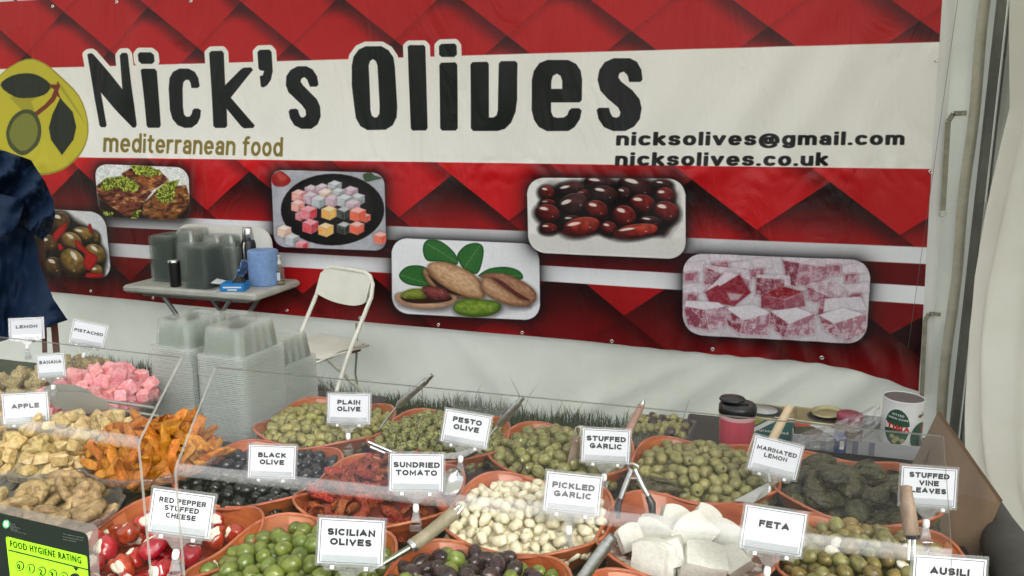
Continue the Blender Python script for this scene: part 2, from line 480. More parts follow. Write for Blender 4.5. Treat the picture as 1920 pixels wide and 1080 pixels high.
# corner pole: grey extrusion with a lighter bead and a dark groove
pole = thing('tent_pole', 'grey aluminium corner pole of the marquee, scuffed, right of the banner', 'pole', (.945, -.02, 0))
MB().box((0.02, -.02, 1.5), (.105, .09, 3.2), bev=.006).build('profile', M_alu, pole)
MB().tube([(-.045, -.068, 0), (-.045, -.068, 2.9)], .0075, 8).build('bead', mat('bright_aluminium', (.62, .63, .60), .3, .7), pole)
MB().box((-.062, -.045, 1.5), (.028, .06, 3.2)).build('groove', M_alud, pole)
MB().box((.012, -.0675, .86), (.09, .004, .004)).build('joint', M_alud, pole)
m = MB().box((.065, -.075, 1.72), (.05, .012, .022), bev=.003); m.tube([(.085, -.08, 1.70), (.095, -.085, 1.74)], .006); m.build('buckle', M_steelb, pole)
m = MB().tube([(-.040, -.078, 1.30), (-.040, -.078, 1.10)], .005, 6); m.build('clip', M_steelb, pole)

# top rail behind the banner's upper edge
rail = thing('tent_rail', 'pale horizontal rail of the marquee above the banner, seen top left', 'rail', (-3, .02, 2.425))
MB().box((0, 0, 0), (7.0, .05, .05), bev=.005).build('beam', M_whitep, rail)
for k in range(14):
    MB().box((-3.3 + k * .42, -.028, 0), (.02, .01, .056)).build('bracket', M_alud, rail)

# side wall / curtain at the right, hanging in front of the pole
edge = [(1893, -60), (1892, 60), (1896, 200), (1872, 300), (1842, 420), (1820, 520), (1810, 620), (1807, 760), (1812, 860), (1840, 950), (1888, 1030), (1925, 1120)]
EY = [-.36, -.36, -.36, -.38, -.42, -.50, -.62, -.85, -1.05, -1.25, -1.45, -1.6]
EP = [at(px, py, y=yy) for (px, py), yy in zip(edge, EY)]
def curt(u, v):
    k = v * (len(EP) - 1); i = min(int(k), len(EP) - 2); f = k - i
    p = EP[i].lerp(EP[i + 1], f)
    s_ = u * 3.3
    x = p.x + (1.10 - p.x) * (1 - math.exp(-s_ * 1.4)) + .06 * s_
    fold = .055 * math.sin(s_ * 17 + v * 2.4 + 1.1 * math.sin(v * 5)) * (1 - .35 * v) * min(1, s_ * 9)
    fold += .035 * math.sin(s_ * 39 + v * 5 + 2) * min(1, s_ * 9) * (.3 + .7 * v) + .03 * vn(s_ * 4, v * 3)
    fold -= .012 * (1 - math.exp(-s_ * 6))
    return (x + fold * .75, p.y - s_ * .95 + .01 * math.sin(v * 9), p.z - .0)
ct = thing('tent_curtain', 'cream draped side curtain of the marquee at the right edge', 'curtain')
grid(curt, 220, 60).build('curtain_fabric', M_curtain, ct)
# far side wall behind the curtain, closes the tent corner
sw = MB(); grid(lambda u, v: (1.16 + .02 * vn(u * 6, v * 3), .05 - 2.2 * u, 2.7 * v), 40, 20, mb=sw)
s2 = thing('tent_side_wall', 'pale side wall fabric behind the corner pole', 'tent wall'); sw.build('wall_fabric', M_tent, s2)

# roof canopy, white fabric sloping up towards the open front
rf = thing('tent_roof', 'white fabric marquee roof over the stall', 'canopy')
grid(lambda u, v: (-7.4 + 11 * u, .2 - 4.8 * v, 2.62 + .70 * v - .06 * math.sin(u * 25) * .3), 40, 12).build('roof_fabric', M_roof, rf)
lw = thing('tent_left_wall', 'white fabric end wall of the marquee, left', 'tent wall')
grid(lambda u, v: (-7.3 + .03 * math.sin(u * 40), .1 - 3.0 * u, 2.7 * v), 40, 8).build('wall_fabric', M_tent, lw)

# ================================================================== banner: flat print painted by code onto an in-memory picture
TX0, TX1, TZ0, TZ1, TR = -5.5, .80, .36, 2.42, 440
W_, H_ = int((TX1 - TX0) * TR), int((TZ1 - TZ0) * TR)
BY = -.03
XX, ZZ = np.meshgrid(TX0 + (np.arange(W_) + .5) / TR, TZ0 + (np.arange(H_) + .5) / TR)
v0 = np.stack([XX - CAM.x, np.full_like(XX, BY - CAM.y), ZZ - CAM.z], -1)
dk = v0 @ np.array(FW); PX = (960 + FPX * (v0 @ np.array(RT)) / dk); PY = (540 - FPX * (v0 @ np.array(UP)) / dk)
del v0, dk
IMG = np.zeros((H_, W_, 3))
rng = np.random.default_rng(5)
def vnoise(X, Y, s, seed=0):
    r = np.random.default_rng(seed).random((64, 64))
    x, y = X / s, Y / s
    xi, yi = np.floor(x).astype(int), np.floor(y).astype(int)
    fx, fy = x - xi, y - yi
    fx, fy = fx * fx * (3 - 2 * fx), fy * fy * (3 - 2 * fy)
    q = lambda a, b: r[(yi + b) % 64, (xi + a) % 64]
    return (q(0, 0) * (1 - fx) + q(1, 0) * fx) * (1 - fy) + (q(0, 1) * (1 - fx) + q(1, 1) * fx) * fy
def sm01(x): x = np.clip(x, 0, 1); return x * x * (3 - 2 * x)
A_ = lambda c: np.array(c, float) / 255
def region(x0, y0, x1, y1):
    P = [at(a, b_, y=BY) for a in (x0, x1) for b_ in (y0, y1)]
    i0 = max(0, int((min(p.x for p in P) - TX0) * TR) - 2); i1 = min(W_, int((max(p.x for p in P) - TX0) * TR) + 3)
    j0 = max(0, int((min(p.z for p in P) - TZ0) * TR) - 2); j1 = min(H_, int((max(p.z for p in P) - TZ0) * TR) + 3)
    return slice(j0, j1), slice(i0, i1)
def paint(sl, alpha, col):
    I = IMG[sl]
    al = np.clip(alpha, 0, 1)[..., None]
    IMG[sl] = I * (1 - al) + (np.asarray(col) if np.ndim(col) else col) * al
def sdf(pts, X, Y):
    pts = np.array(pts, float); n = len(pts)
    d = np.full(X.shape, 1e9); ins = np.zeros(X.shape, bool)
    for i in range(n):
        a, b_ = pts[i], pts[(i + 1) % n]
        e = b_ - a; wx, wy = X - a[0], Y - a[1]
        t = np.clip((wx * e[0] + wy * e[1]) / max(1e-9, e @ e), 0, 1)
        d = np.minimum(d, (wx - e[0] * t) ** 2 + (wy - e[1] * t) ** 2)
        c = ((a[1] > Y) != (b_[1] > Y))
        if a[1] != b_[1]: ins ^= c & (X < (b_[0] - a[0]) * (Y - a[1]) / (b_[1] - a[1]) + a[0])
    d = np.sqrt(d)
    return np.where(ins, -d, d)
def smooth_poly(pts, k=3):
    pts = np.array(pts, float); out = []
    n = len(pts)
    for i in range(n):
        p0, p1, p2, p3 = pts[i - 1], pts[i], pts[(i + 1) % n], pts[(i + 2) % n]
        for t in np.arange(k) / k:
            out.append(.5 * (2 * p1 + (p2 - p0) * t + (2 * p0 - 5 * p1 + 4 * p2 - p3) * t * t + (3 * p1 - p0 - 3 * p2 + p3) * t ** 3))
    return np.array(out)
def poly(pts, col, soft=.6, grow=0, alpha=1.0, clip=None):
    pts = np.array(pts, float); pad = abs(grow) + soft * 2 + 2
    sl = region(pts[:, 0].min() - pad, pts[:, 1].min() - pad, pts[:, 0].max() + pad, pts[:, 1].max() + pad)
    X, Y = PX[sl], PY[sl]
    al = np.clip(.5 - (sdf(pts, X, Y) - grow) / (2 * soft), 0, 1) * alpha
    if clip is not None: al = al * clip[sl]
    paint(sl, al, A_(col))
def rrect(c4, r):
    """rounded quadrilateral outline"""
    c4 = [np.array(c, float) for c in c4]; out = []
    for i in range(4):
        p, a, b_ = c4[i], c4[i - 1], c4[(i + 1) % 4]
        u = p + (a - p) / np.linalg.norm(a - p) * r; v = p + (b_ - p) / np.linalg.norm(b_ - p) * r
        for t in np.linspace(0, 1, 7): out.append((1 - t) ** 2 * u + 2 * t * (1 - t) * (p * .75 + (u + v) / 2 * .25) + t * t * v)
    return np.array(out)
def blob(cx, cy, rx, ry, ang, c_dark, c_mid, c_hi, clip=None, hl=1.0, spots=0, lx=-.35, ly=-.45, edge=1.0):
    """a printed round fruit: shaded ellipse with a window highlight"""
    m_ = max(rx, ry) + 6
    sl = region(cx - m_, cy - m_, cx + m_, cy + m_)
    qx, qy = PX[sl] - cx, PY[sl] - cy - 1.5
    q_ = np.hypot((qx * math.cos(ang) + qy * math.sin(ang)) / (rx + 3), (-qx * math.sin(ang) + qy * math.cos(ang)) / (ry + 3))
    paint(sl, np.clip((1.25 - q_) * 2, 0, .75) * (clip[sl] if clip is not None else 1), A_((10, 5, 5)))
    m_ = max(rx, ry) + 3
    sl = region(cx - m_, cy - m_, cx + m_, cy + m_)
    X, Y = PX[sl] - cx, PY[sl] - cy
    ca, sa = math.cos(ang), math.sin(ang)
    u, v = (X * ca + Y * sa) / rx, (-X * sa + Y * ca) / ry
    r = np.sqrt(u * u + v * v)
    al = np.clip((1 - r) * min(rx, ry) / edge + .5, 0, 1)
    U, V = X / m_, Y / m_
    nx, ny = X / max(rx, ry) * 1.0, Y / min(rx, ry) * .8
    lam = np.clip(.62 - .55 * (nx * -lx * -1 + ny * .9) - .45 * r ** 3, 0, 1)
    col = A_(c_dark) + (A_(c_mid) - A_(c_dark)) * sm01(lam * 1.5)[..., None]
    col = col + (A_(c_hi) - col) * (sm01((lam - .55) * 2) * .6)[..., None]
    col = col * (.72 + .5 * vnoise(PX[sl] + cx, PY[sl] - cy, 6.5, 17))[..., None]
    if spots: col = col * (1 - spots * (vnoise(PX[sl], PY[sl], 2.2, 3) > .62))[..., None]
    hx, hy = (u - lx) / .34, (v - ly - .25 * (u - lx) ** 2) / .17
    h = np.clip((1.25 - np.sqrt(hx * hx + hy * hy)) * 2.2, 0, 1) * hl * .85
    h = h + np.clip((r - .86) * 9, 0, 1) * np.clip((1.02 - r) * 9, 0, 1) * np.clip(-v - .2, 0, 1) * .55 * hl
    h2 = np.clip(1 - np.hypot((u - .45) / .10, (v - .25) / .10), 0, 1) * .7 * hl
    col = col + (A_((245, 238, 230)) - col) * np.clip(h + h2, 0, 1)[..., None]
    if clip is not None: al = al * clip[sl]
    paint(sl, al, col)

# --- red quilted ground
LX, LZ = .64, .477
ph = -.063
a_ = (XX - ph) / LX + (2.085 - ZZ) / LZ
b_ = -(XX - ph) / LX + (2.085 - ZZ) / LZ
fa, fb = a_ - np.floor(a_), b_ - np.floor(b_)
ia, ib = np.floor(a_).astype(int), np.floor(b_).astype(int)
even = ((ia + ib) % 2 == 0)
big = vnoise(XX + 9, ZZ + 4, .45, 11)
cellv = np.random.default_rng(2).random((40, 40))[ia % 40, ib % 40]
upr = sm01(fb * 3.4 + .02); upl = sm01(fa * 5.0 + .35)        # soft dark under the upper right / upper left edge of a cell
apex = sm01((fa + fb) * 2.1 - .10)
# upper strip: every cell red, only its apex and upper right edge dark
b_top = (.30 + .70 * upr) * (.72 + .28 * upl) * (.12 + .88 * apex) * (.90 + .16 * big)
# lower part: bright cells alternate with cells that fade from black to red
g_ = sm01((fa + fb) * .68 - .10)
b_odd = (.12 + .86 * g_) * (.35 + .65 * upr) * (.7 + .3 * upl) * (.85 + .3 * big)
b_even = (.62 + .38 * upr) * (.82 + .22 * big) * (.60 + .40 * sm01((fa + fb) * 1.2))
b_low = np.where(even, b_even, b_odd)
deep = sm01((1.02 - ZZ) / .08)
b_deep = np.where(even, .80 * b_even * (.72 + .28 * (cellv > .3)), (.09 + .40 * g_ * (cellv > .35)) * (.5 + .5 * upr))
b_low = b_low * (1 - deep) + b_deep * deep
base = A_((20, 7, 8)) + (A_((208, 24, 30)) - A_((20, 7, 8))) * np.clip(b_low, 0, 1)[..., None]
topm = sm01((ZZ - 1.7) / .05)[..., None]
base = base * (1 - topm) + (A_((52, 14, 14)) + (A_((182, 26, 28)) - A_((52, 14, 14))) * np.clip(b_top, 0, 1)[..., None]) * topm
IMG[:] = base
del base, a_, b_, big, ia, ib
# --- white main stripe
def band(z0, z1, col, soft=.004, shade=None):
    al = np.clip((ZZ - z0) / soft + .5, 0, 1) * np.clip((z1 - ZZ) / soft + .5, 0, 1)
    IMG[:] = IMG * (1 - al[..., None]) + col * al[..., None]
zz = lambda px, py: at(px, py, y=BY).z
# lower pair of stripes
band(zz(900, 457), zz(900, 430), A_((226, 226, 230)))
band(zz(900, 500) + .0, zz(900, 457), A_((96, 8, 14)))
band(zz(900, 521), zz(900, 492), A_((232, 232, 236)))
band(1.4365, 1.992, A_((236, 233, 226)))
# right red bit under hem ; ------------- photo panels with printed soft shadow
PANELS = {
 'baklava': ([(181, 307), (356, 314), (360, 414), (188, 406)], 22),
 'greenol': ([(30, 388), (199, 398), (210, 524), (20, 508)], 26),
 'delight': ([(510, 318), (722, 324), (727, 470), (518, 462)], 20),
 'pistach': ([(736, 445), (1010, 458), (1012, 602), (738, 586)], 28),
 'kalam': ([(988, 333), (1286, 335), (1286, 486), (990, 474)], 30),
 'lokum': ([(1281, 474), (1634, 488), (1624, 646), (1280, 626)], 34),
}
CL = {}
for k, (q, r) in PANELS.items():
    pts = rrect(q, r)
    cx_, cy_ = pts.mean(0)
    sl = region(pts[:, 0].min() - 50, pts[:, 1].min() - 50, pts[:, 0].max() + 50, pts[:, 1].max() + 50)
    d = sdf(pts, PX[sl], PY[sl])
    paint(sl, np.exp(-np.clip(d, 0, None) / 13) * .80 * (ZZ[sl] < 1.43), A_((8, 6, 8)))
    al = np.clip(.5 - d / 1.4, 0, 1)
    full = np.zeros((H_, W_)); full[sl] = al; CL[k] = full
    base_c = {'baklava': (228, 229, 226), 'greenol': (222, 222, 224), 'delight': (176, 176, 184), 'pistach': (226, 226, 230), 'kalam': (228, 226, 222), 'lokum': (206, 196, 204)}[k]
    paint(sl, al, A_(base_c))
    if k == 'delight':
        n_ = vnoise(PX[sl], PY[sl], 14, 5) * .6 + vnoise(PX[sl], PY[sl], 5, 6) * .4
        paint(sl, al * sm01(n_ * 1.6 - .5) * .45, A_((140, 140, 152)))

# --- dried-out letters of the big name (outlines read off the photo)
N3 = lambda pts, ox=0, oy=0: [(ox + x / 3, oy + y / 3) for x, y in pts]
LET = [
 (N3([(490,308),(497,302),(512,300),(522,306),(693,503),(672,314),(684,299),(712,298),(721,310),(752,560),(770,702),(762,718),(748,718),(738,708),(567,520),(608,705),(600,716),(577,716),(567,706),(535,560)]), None),
 (N3([(790,296),(852,296),(868,310),(872,345),(858,360),(800,360),(784,345),(780,308)]), None),
 (N3([(795,395),(806,388),(872,388),(884,402),(907,705),(898,719),(836,719),(826,707)]), None),
 (N3([(1078,495),(1113,495),(1123,485),(1115,440),(1095,405),(1060,387),(1010,387),(975,405),(956,440),(952,500),(960,620),(975,670),(1005,705),(1045,720),(1085,718),(1115,695),(1130,660),(1133,622),(1120,612),(1096,612),(1087,622),(1083,642),(1072,657),(1053,658),(1040,645),(1033,600),(1029,500),(1032,465),(1045,450),(1063,450),(1073,468)]), None),
 (N3([(1175,300),(1188,288),(1248,287),(1258,300),(1266,480),(1355,392),(1372,382),(1412,380),(1424,394),(1298,550),(1436,706),(1428,720),(1376,722),(1360,712),(1276,612),(1280,708),(1270,720),(1215,720),(1204,708)]), None),
 (N3([(1448,295),(1460,282),(1515,280),(1527,293),(1535,400),(1525,450),(1505,480),(1485,492),(1470,488),(1463,430),(1480,425),(1487,400),(1465,396),(1455,385)]), None),
 (N3([(1745,488),(1783,488),(1793,475),(1785,430),(1760,392),(1725,374),(1675,374),(1635,395),(1612,430),(1610,480),(1625,520),(1700,590),(1722,620),(1725,648),(1712,662),(1695,660),(1685,640),(1680,620),(1668,613),(1637,615),(1628,628),(1635,665),(1660,705),(1700,725),(1755,725),(1790,700),(1807,655),(1803,600),(1785,560),(1705,480),(1692,460),(1697,442),(1713,435),(1730,448)]), None),
 (N3([(60,370),(70,320),(100,280),(140,262),(230,262),(270,285),(297,325),(305,380),(316,600),(312,660),(290,705),(250,730),(150,732),(110,710),(85,665),(75,600),(60,480)], 640),
  N3([(155,370),(163,345),(180,333),(198,345),(206,370),(217,600),(215,640),(203,660),(187,662),(172,650),(165,620)], 640)),
 (N3([(378,265),(388,256),(468,256),(477,266),(488,720),(478,734),(402,735),(393,722)], 640), None),
 (N3([(555,262),(568,250),(645,248),(655,262),(656,308),(642,322),(570,322),(555,310)], 640), None),
 (N3([(556,368),(566,355),(646,353),(657,366),(657,722),(645,735),(570,735),(559,722)], 640), None),
 (N3([(733,365),(745,352),(825,350),(836,362),(836,662),(862,662),(880,650),(888,620),(893,360),(905,347),(985,346),(998,358),(995,560),(985,630),(960,690),(925,725),(885,737),(745,737),(732,722)], 640), None),
 (N3([(1075,620),(1078,450),(1090,400),(1120,358),(1165,340),(1280,340),(1325,362),(1350,400),(1358,450),(1356,565),(1342,577),(1183,577),(1183,630),(1195,657),(1215,664),(1255,662),(1275,648),(1285,622),(1300,610),(1340,610),(1355,622),(1345,670),(1315,715),(1280,737),(1160,738),(1115,715),(1088,675)], 640),
  N3([(1184,502),(1186,455),(1195,428),(1217,416),(1238,428),(1247,455),(1247,502)], 640)),
 (N3([(1622,462),(1685,462),(1696,450),(1690,395),(1665,350),(1625,330),(1535,330),(1485,352),(1455,395),(1445,450),(1460,510),(1500,555),(1560,605),(1573,632),(1568,655),(1550,664),(1528,658),(1515,635),(1508,608),(1452,608),(1440,620),(1450,670),(1480,715),(1530,737),(1600,737),(1650,712),(1682,670),(1692,610),(1680,560),(1640,510),(1575,460),(1560,435),(1568,412),(1592,404),(1613,425)], 640), None),
]
for out_, hole in LET: poly(out_, (236, 233, 226), grow=9)
for out_, hole in LET:
    poly(out_, (15, 18, 16), soft=.7)
    if hole: poly(hole, (236, 233, 226), soft=.7)
# --- olive emblem
poly(smooth_poly([(52,112),(85,120),(115,145),(148,180),(164,222),(165,260),(150,292),(118,318),(82,327),(45,320),(15,295),(-12,255),(-15,190),(5,140)]), (150, 140, 48), grow=1.5)
poly(smooth_poly([(52,113),(85,121),(114,146),(147,180),(163,222),(164,260),(149,290),(117,316),(82,324),(45,317),(15,292),(-12,255),(-15,190),(5,140)]), (192, 180, 50))
poly([(20,183),(45,210),(66,208),(60,190),(110,160),(163,235),(150,210),(118,160),(85,155)], (150, 142, 44), alpha=.7)
poly(smooth_poly([(3,160),(25,142),(60,138),(85,148),(97,162),(85,178),(55,184),(28,181)]), (38, 44, 34))
poly([(112,190),(100,215),(93,240),(97,262),(118,291),(140,262),(145,238),(138,210),(120,190),(115,183)], (36, 42, 34))
poly(smooth_poly([(14,245),(25,220),(45,206),(66,210),(78,235),(76,265),(60,285),(42,291),(22,278),(15,262)]), (66, 74, 44))
poly(smooth_poly([(20,246),(30,225),(46,213),(62,217),(72,238),(69,262),(57,278),(42,283),(28,272),(21,260)]), (122, 124, 54))
poly([(95,159),(108,159),(110,152),(115,160),(111,172),(116,186),(109,180),(104,190),(90,203),(72,217),(66,211),(86,196),(98,183),(104,168),(96,164)], (118, 50, 34))

# --- lettering set in Blender's own font, filled triangle by triangle
def text_tris(body, offset=0.0, track=1.0):
    c = bpy.data.curves.new('t', 'FONT'); c.body = body; c.size = 1; c.offset = offset; c.resolution_u = 3; c.space_character = track
    o = bpy.data.objects.new('t', c); COL.objects.link(o)
    me = bpy.data.meshes.new_from_object(o.evaluated_get(bpy.context.evaluated_depsgraph_get()))
    me.calc_loop_triangles()
    P = np.array([v.co[:2] for v in me.vertices]); T = np.array([t.vertices[:] for t in me.loop_triangles])
    bpy.data.objects.remove(o); bpy.data.curves.remove(c); bpy.data.meshes.remove(me)
    return P, T
XP, _t = text_tris('x'); XH = XP[:, 1].max()
HP, _t = text_tris('H'); CAPH = HP[:, 1].max()
print('xh', XH, CAPH)
def text(body, p0, p1, hx, col, offset=.0, skew=0, smear=0, track=1.0):
    """text running from photo point p0 to p1 (baseline), x-height hx photo px"""
    P, T = text_tris(body, offset, track)
    wd = P[:, 0].max() - P[:, 0].min(); P = P - [P[:, 0].min(), 0]
    bx = XH
    p0, p1 = np.array(p0, float), np.array(p1, float)
    e = (p1 - p0) / wd; nrm = np.array([-(p1 - p0)[1], (p1 - p0)[0]]); nrm = -nrm / np.linalg.norm(nrm) * hx / bx
    nrm = nrm + e / np.linalg.norm(e) * skew * hx
    Q = p0 + P[:, :1] * e + P[:, 1:] * nrm
    sl = region(Q[:, 0].min() - 2, Q[:, 1].min() - 2, Q[:, 0].max() + 2, Q[:, 1].max() + 2)
    X, Y = PX[sl], PY[sl]; acc = np.zeros(X.shape)
    ox, oy = .22, .22
    for t in T:
        a, b_, c = Q[t]
        x0, x1, y0, y1 = min(a[0], b_[0], c[0]) - 1, max(a[0], b_[0], c[0]) + 1, min(a[1], b_[1], c[1]) - 1, max(a[1], b_[1], c[1]) + 1
        s2_ = region(x0, y0, x1, y1)
        j0, j1, i0, i1 = s2_[0].start - sl[0].start, s2_[0].stop - sl[0].start, s2_[1].start - sl[1].start, s2_[1].stop - sl[1].start
        j0, i0 = max(j0, 0), max(i0, 0)
        xs, ys = X[j0:j1, i0:i1], Y[j0:j1, i0:i1]
        ar = (b_[0] - a[0]) * (c[1] - a[1]) - (b_[1] - a[1]) * (c[0] - a[0])
        if abs(ar) < 1e-6: continue
        sg = 1 if ar > 0 else -1
        cov = np.zeros(xs.shape)
        for dx, dy in ((-ox, -oy), (ox, -oy), (-ox, oy), (ox, oy)):
            x_, y_ = xs + dx, ys + dy
            f = lambda p, q: sg * ((q[0] - p[0]) * (y_ - p[1]) - (q[1] - p[1]) * (x_ - p[0]))
            cov += (f(a, b_) >= 0) & (f(b_, c) >= 0) & (f(c, a) >= 0)
        acc[j0:j1, i0:i1] = np.minimum(1, acc[j0:j1, i0:i1] + cov / 4)
    if smear:
        k = int(round(smear * TR / 340)); a2 = acc.copy()
        for q in range(1, k + 1):
            a2[:, q:] = np.maximum(a2[:, q:], acc[:, :-q]); a2[:, :-q] = np.maximum(a2[:, :-q], acc[:, q:])
        acc = a2
    paint(sl, acc, A_(col))
def pen_text(body, p0, p1, hx, col, tv, th, gap, skew=0, space=.5):
    """p0-p1 baseline in photo pixels, hx = x-height in photo pixels; tv / th = widths of uprights and of bars"""
    st, W = layout(body, tv, gap, space)
    st = [[(x, (y - tv / 2) / (1 - tv) * (1 - th) + th / 2) for x, y in s_] for s_ in st]
    p0, p1 = np.array(p0, float), np.array(p1, float)
    e = (p1 - p0) / W; nv = np.array([e[1], -e[0]]); nv = nv / np.linalg.norm(nv) * hx
    nv = nv + e / np.linalg.norm(e) * skew * hx
    Mi = np.linalg.inv(np.array([e, nv]).T)
    for s_ in st:
        Q = np.array([p0 + e * x + nv * y for x, y in s_]); pad = 3 + max(tv * np.linalg.norm(e), th * hx)
        sl = region(Q[:, 0].min() - pad, Q[:, 1].min() - pad, Q[:, 0].max() + pad, Q[:, 1].max() + pad)
        X, Y = PX[sl] - p0[0], PY[sl] - p0[1]
        u, v = (Mi[0, 0] * X + Mi[0, 1] * Y) / (tv / 2), (Mi[1, 0] * X + Mi[1, 1] * Y) / (th / 2)
        d = np.full(X.shape, 1e9)
        G = np.array(s_) / np.array([tv / 2, th / 2])
        for a, c in zip(G[:-1], G[1:]):
            ee = c - a; wx, wy = u - a[0], v - a[1]
            tt = np.clip((wx * ee[0] + wy * ee[1]) / max(1e-9, ee @ ee), 0, 1)
            ddx, ddy = np.abs(wx - ee[0] * tt), np.abs(wy - ee[1] * tt)
            d = np.minimum(d, (ddx ** 3.2 + ddy ** 3.2) ** (1 / 3.2))
        paint(sl, np.clip(.5 + (1 - d) * th / 2 * hx / 1.1, 0, 1), A_(col))
pen_text('mediterranean food', (197, 285), (532, 294), 27, (128, 112, 50), .27, .20, .15, 0, .55)
pen_text('nicksolives@gmail.com', (1156, 273), (1695, 272), 19, (22, 22, 22), .36, .24, .20, .06)
pen_text('nicksolives.co.uk', (1154, 311), (1552, 311), 19, (22, 22, 22), .36, .24, .20, .06)

# --- kalamata olives in a white dish
c = CL['kalam']; K = lambda x, y: (980 + x / 6, 320 + y / 6)
poly([K(*p) for p in [(60,715),(1820,760),(1830,900),(1700,975),(250,920),(90,850)]], (212, 210, 206), clip=c, soft=3)
poly([K(*p) for p in [(190,700),(1650,745),(1780,560),(1760,250),(1650,130),(300,120),(190,220)]], (150, 142, 138), clip=c, soft=6)
poly([K(*p) for p in [(210,690),(1600,738),(1730,540),(1700,230),(1600,140),(420,150),(230,240)]], (26, 14, 14), clip=c, soft=5)
DK, MD, HI = (14, 8, 9), (52, 26, 26), (120, 76, 72)
DR, MR, HR = (26, 5, 5), (98, 22, 20), (160, 66, 54)
for (x, y, rx, ry, a, t) in [(870,150,180,95,.1,0),(1290,190,220,130,.25,0),(1580,160,110,60,.1,0),(540,210,160,85,-.2,0),(275,245,90,75,.2,1),(690,270,100,60,0,1),(1600,280,110,95,0,1),(1140,255,90,70,.2,0),(920,265,160,100,.15,0),(285,370,90,50,0,1),(570,385,175,130,-.35,0),(1345,375,150,110,.1,1),(830,440,135,110,.2,1),(280,480,140,105,.15,1),(1610,465,150,125,.2,1),(560,560,120,60,0,0),(1440,570,140,60,.1,0),(1140,515,140,130,.3,1),(290,650,100,60,0,1),(660,630,215,105,-.2,2),(970,650,95,80,.2,1),(1270,680,260,80,-.15,2)]:
    X_, Y_ = K(x, y)
    cc = [(DK, MD, HI), (DR, MR, HR), ((60, 10, 8), (146, 38, 30), (200, 110, 84))][t]
    blob(X_, Y_, rx / 6, ry / 6, a, *cc, clip=c)
# --- pistachios
c = CL['pistach']; K = lambda x, y: (640 + x / 3, 360 + y / 3)
def leaf(pts, mid0, mid1):
    P_ = smooth_poly([K(*p) for p in pts]); poly(P_, (18, 62, 26), clip=c); poly(P_, (44, 98, 44), clip=c, grow=-1.6, soft=2.2)
    a, b_ = np.array(K(*mid0)), np.array(K(*mid1)); n_ = np.array([-(b_ - a)[1], (b_ - a)[0]]) / np.linalg.norm(b_ - a)
    poly([a - n_ * .5, a + n_ * .5, b_ + n_ * .3, b_ - n_ * .3], (110, 150, 90), clip=c)
    for t in (.2, .35, .5, .65, .8):
        q = a + (b_ - a) * t
        for s_ in (-1, 1):
            e_ = q + n_ * s_ * 11 + (b_ - a) / np.linalg.norm(b_ - a) * 8
            dn = np.array([-(e_ - q)[1], (e_ - q)[0]]) / 14
            poly([q - dn * .4, q + dn * .4, e_], (86, 132, 72), clip=c, alpha=.7)
poly([K(*p) for p in [(330,640),(1080,600),(1060,655),(860,690),(560,680)]], (176, 176, 180), clip=c, soft=6)
leaf([(470,290),(500,265),(560,275),(620,320),(655,370),(650,410),(560,390),(490,385),(466,340)], (490, 290), (655, 395))
leaf([(655,350),(700,300),(760,287),(797,310),(795,380),(765,460),(700,440),(665,395)], (780, 300), (690, 430))
leaf([(332,460),(370,420),(430,410),(490,430),(545,520),(470,530),(390,520),(345,495)], (340, 465), (540, 530))
leaf([(770,470),(830,432),(920,422),(990,440),(1020,475),(1000,495),(900,470),(800,475)], (780, 470), (1010, 472))
def nut(pts, c0, c1, c2):
    P_ = smooth_poly([K(*p) for p in pts]); cx_, cy_ = P_.mean(0)
    poly(P_ + [1, 3], (30, 22, 18), clip=c, soft=5, grow=2, alpha=.5)
    poly(P_, c0, clip=c); poly(P_ + [-.6, -.8], c1, clip=c, grow=-2.6, soft=3.5); poly(P_ + [-2, -3], c2, clip=c, grow=-9, soft=6, alpha=.8)
    sl = region(P_[:, 0].min() - 2, P_[:, 1].min() - 2, P_[:, 0].max() + 2, P_[:, 1].max() + 2)
    ins = np.clip(.5 - sdf(P_, PX[sl], PY[sl]), 0, 1) * c[sl]
    n_ = vnoise(PX[sl] * .5 - PY[sl] * .9, (PX[sl] + PY[sl] * .5) * .22, 1.6, 41) * .6 + vnoise(PX[sl], PY[sl], 5, 42) * .4
    paint(sl, ins * np.clip(n_ - .45, 0, 1) * .9, A_(c0)); paint(sl, ins * np.clip(.42 - n_, 0, 1) * .8, A_((236, 214, 186)))
nut([(465,450),(490,430),(560,520),(640,570),(740,590),(700,598),(600,590),(510,525)], (120, 84, 56), (160, 120, 86), (180, 140, 104))
poly(smooth_poly([K(*p) for p in [(490,460),(540,500),(640,560),(720,580),(640,575),(545,530)]]), (46, 24, 16), clip=c)
nut([(490,420),(520,395),(590,393),(690,430),(770,485),(803,560),(795,600),(700,585),(600,540),(520,475)], (120, 82, 54), (176, 136, 100), (206, 170, 132))
nut([(780,480),(830,458),(920,462),(1010,500),(1080,550),(1095,600),(1060,630),(1000,600),(880,500)], (110, 66, 50), (152, 108, 82), (178, 134, 104))
poly(smooth_poly([K(*p) for p in [(840,485),(900,500),(980,560),(1060,610),(1000,600),(900,540)]]), (92, 40, 34), clip=c)
nut([(785,500),(830,480),(900,530),(1000,600),(1055,625),(1040,645),(950,640),(850,600),(800,560)], (110, 74, 52), (168, 126, 94), (198, 158, 124))
nut([(310,580),(360,560),(600,570),(655,600),(600,640),(500,655),(400,645),(330,620)], (150, 112, 84), (196, 158, 128), (214, 184, 156))
poly(smooth_poly([K(*p) for p in [(340,590),(400,560),(560,565),(630,600),(540,622),(400,622)]]), (58, 26, 18), clip=c)
nut([(345,570),(400,543),(480,548),(500,590),(420,600),(350,592)], (70, 84, 22), (124, 134, 46), (158, 162, 70))
nut([(460,535),(520,528),(590,545),(620,590),(560,605),(490,590)], (70, 26, 28), (116, 54, 50), (150, 80, 74))
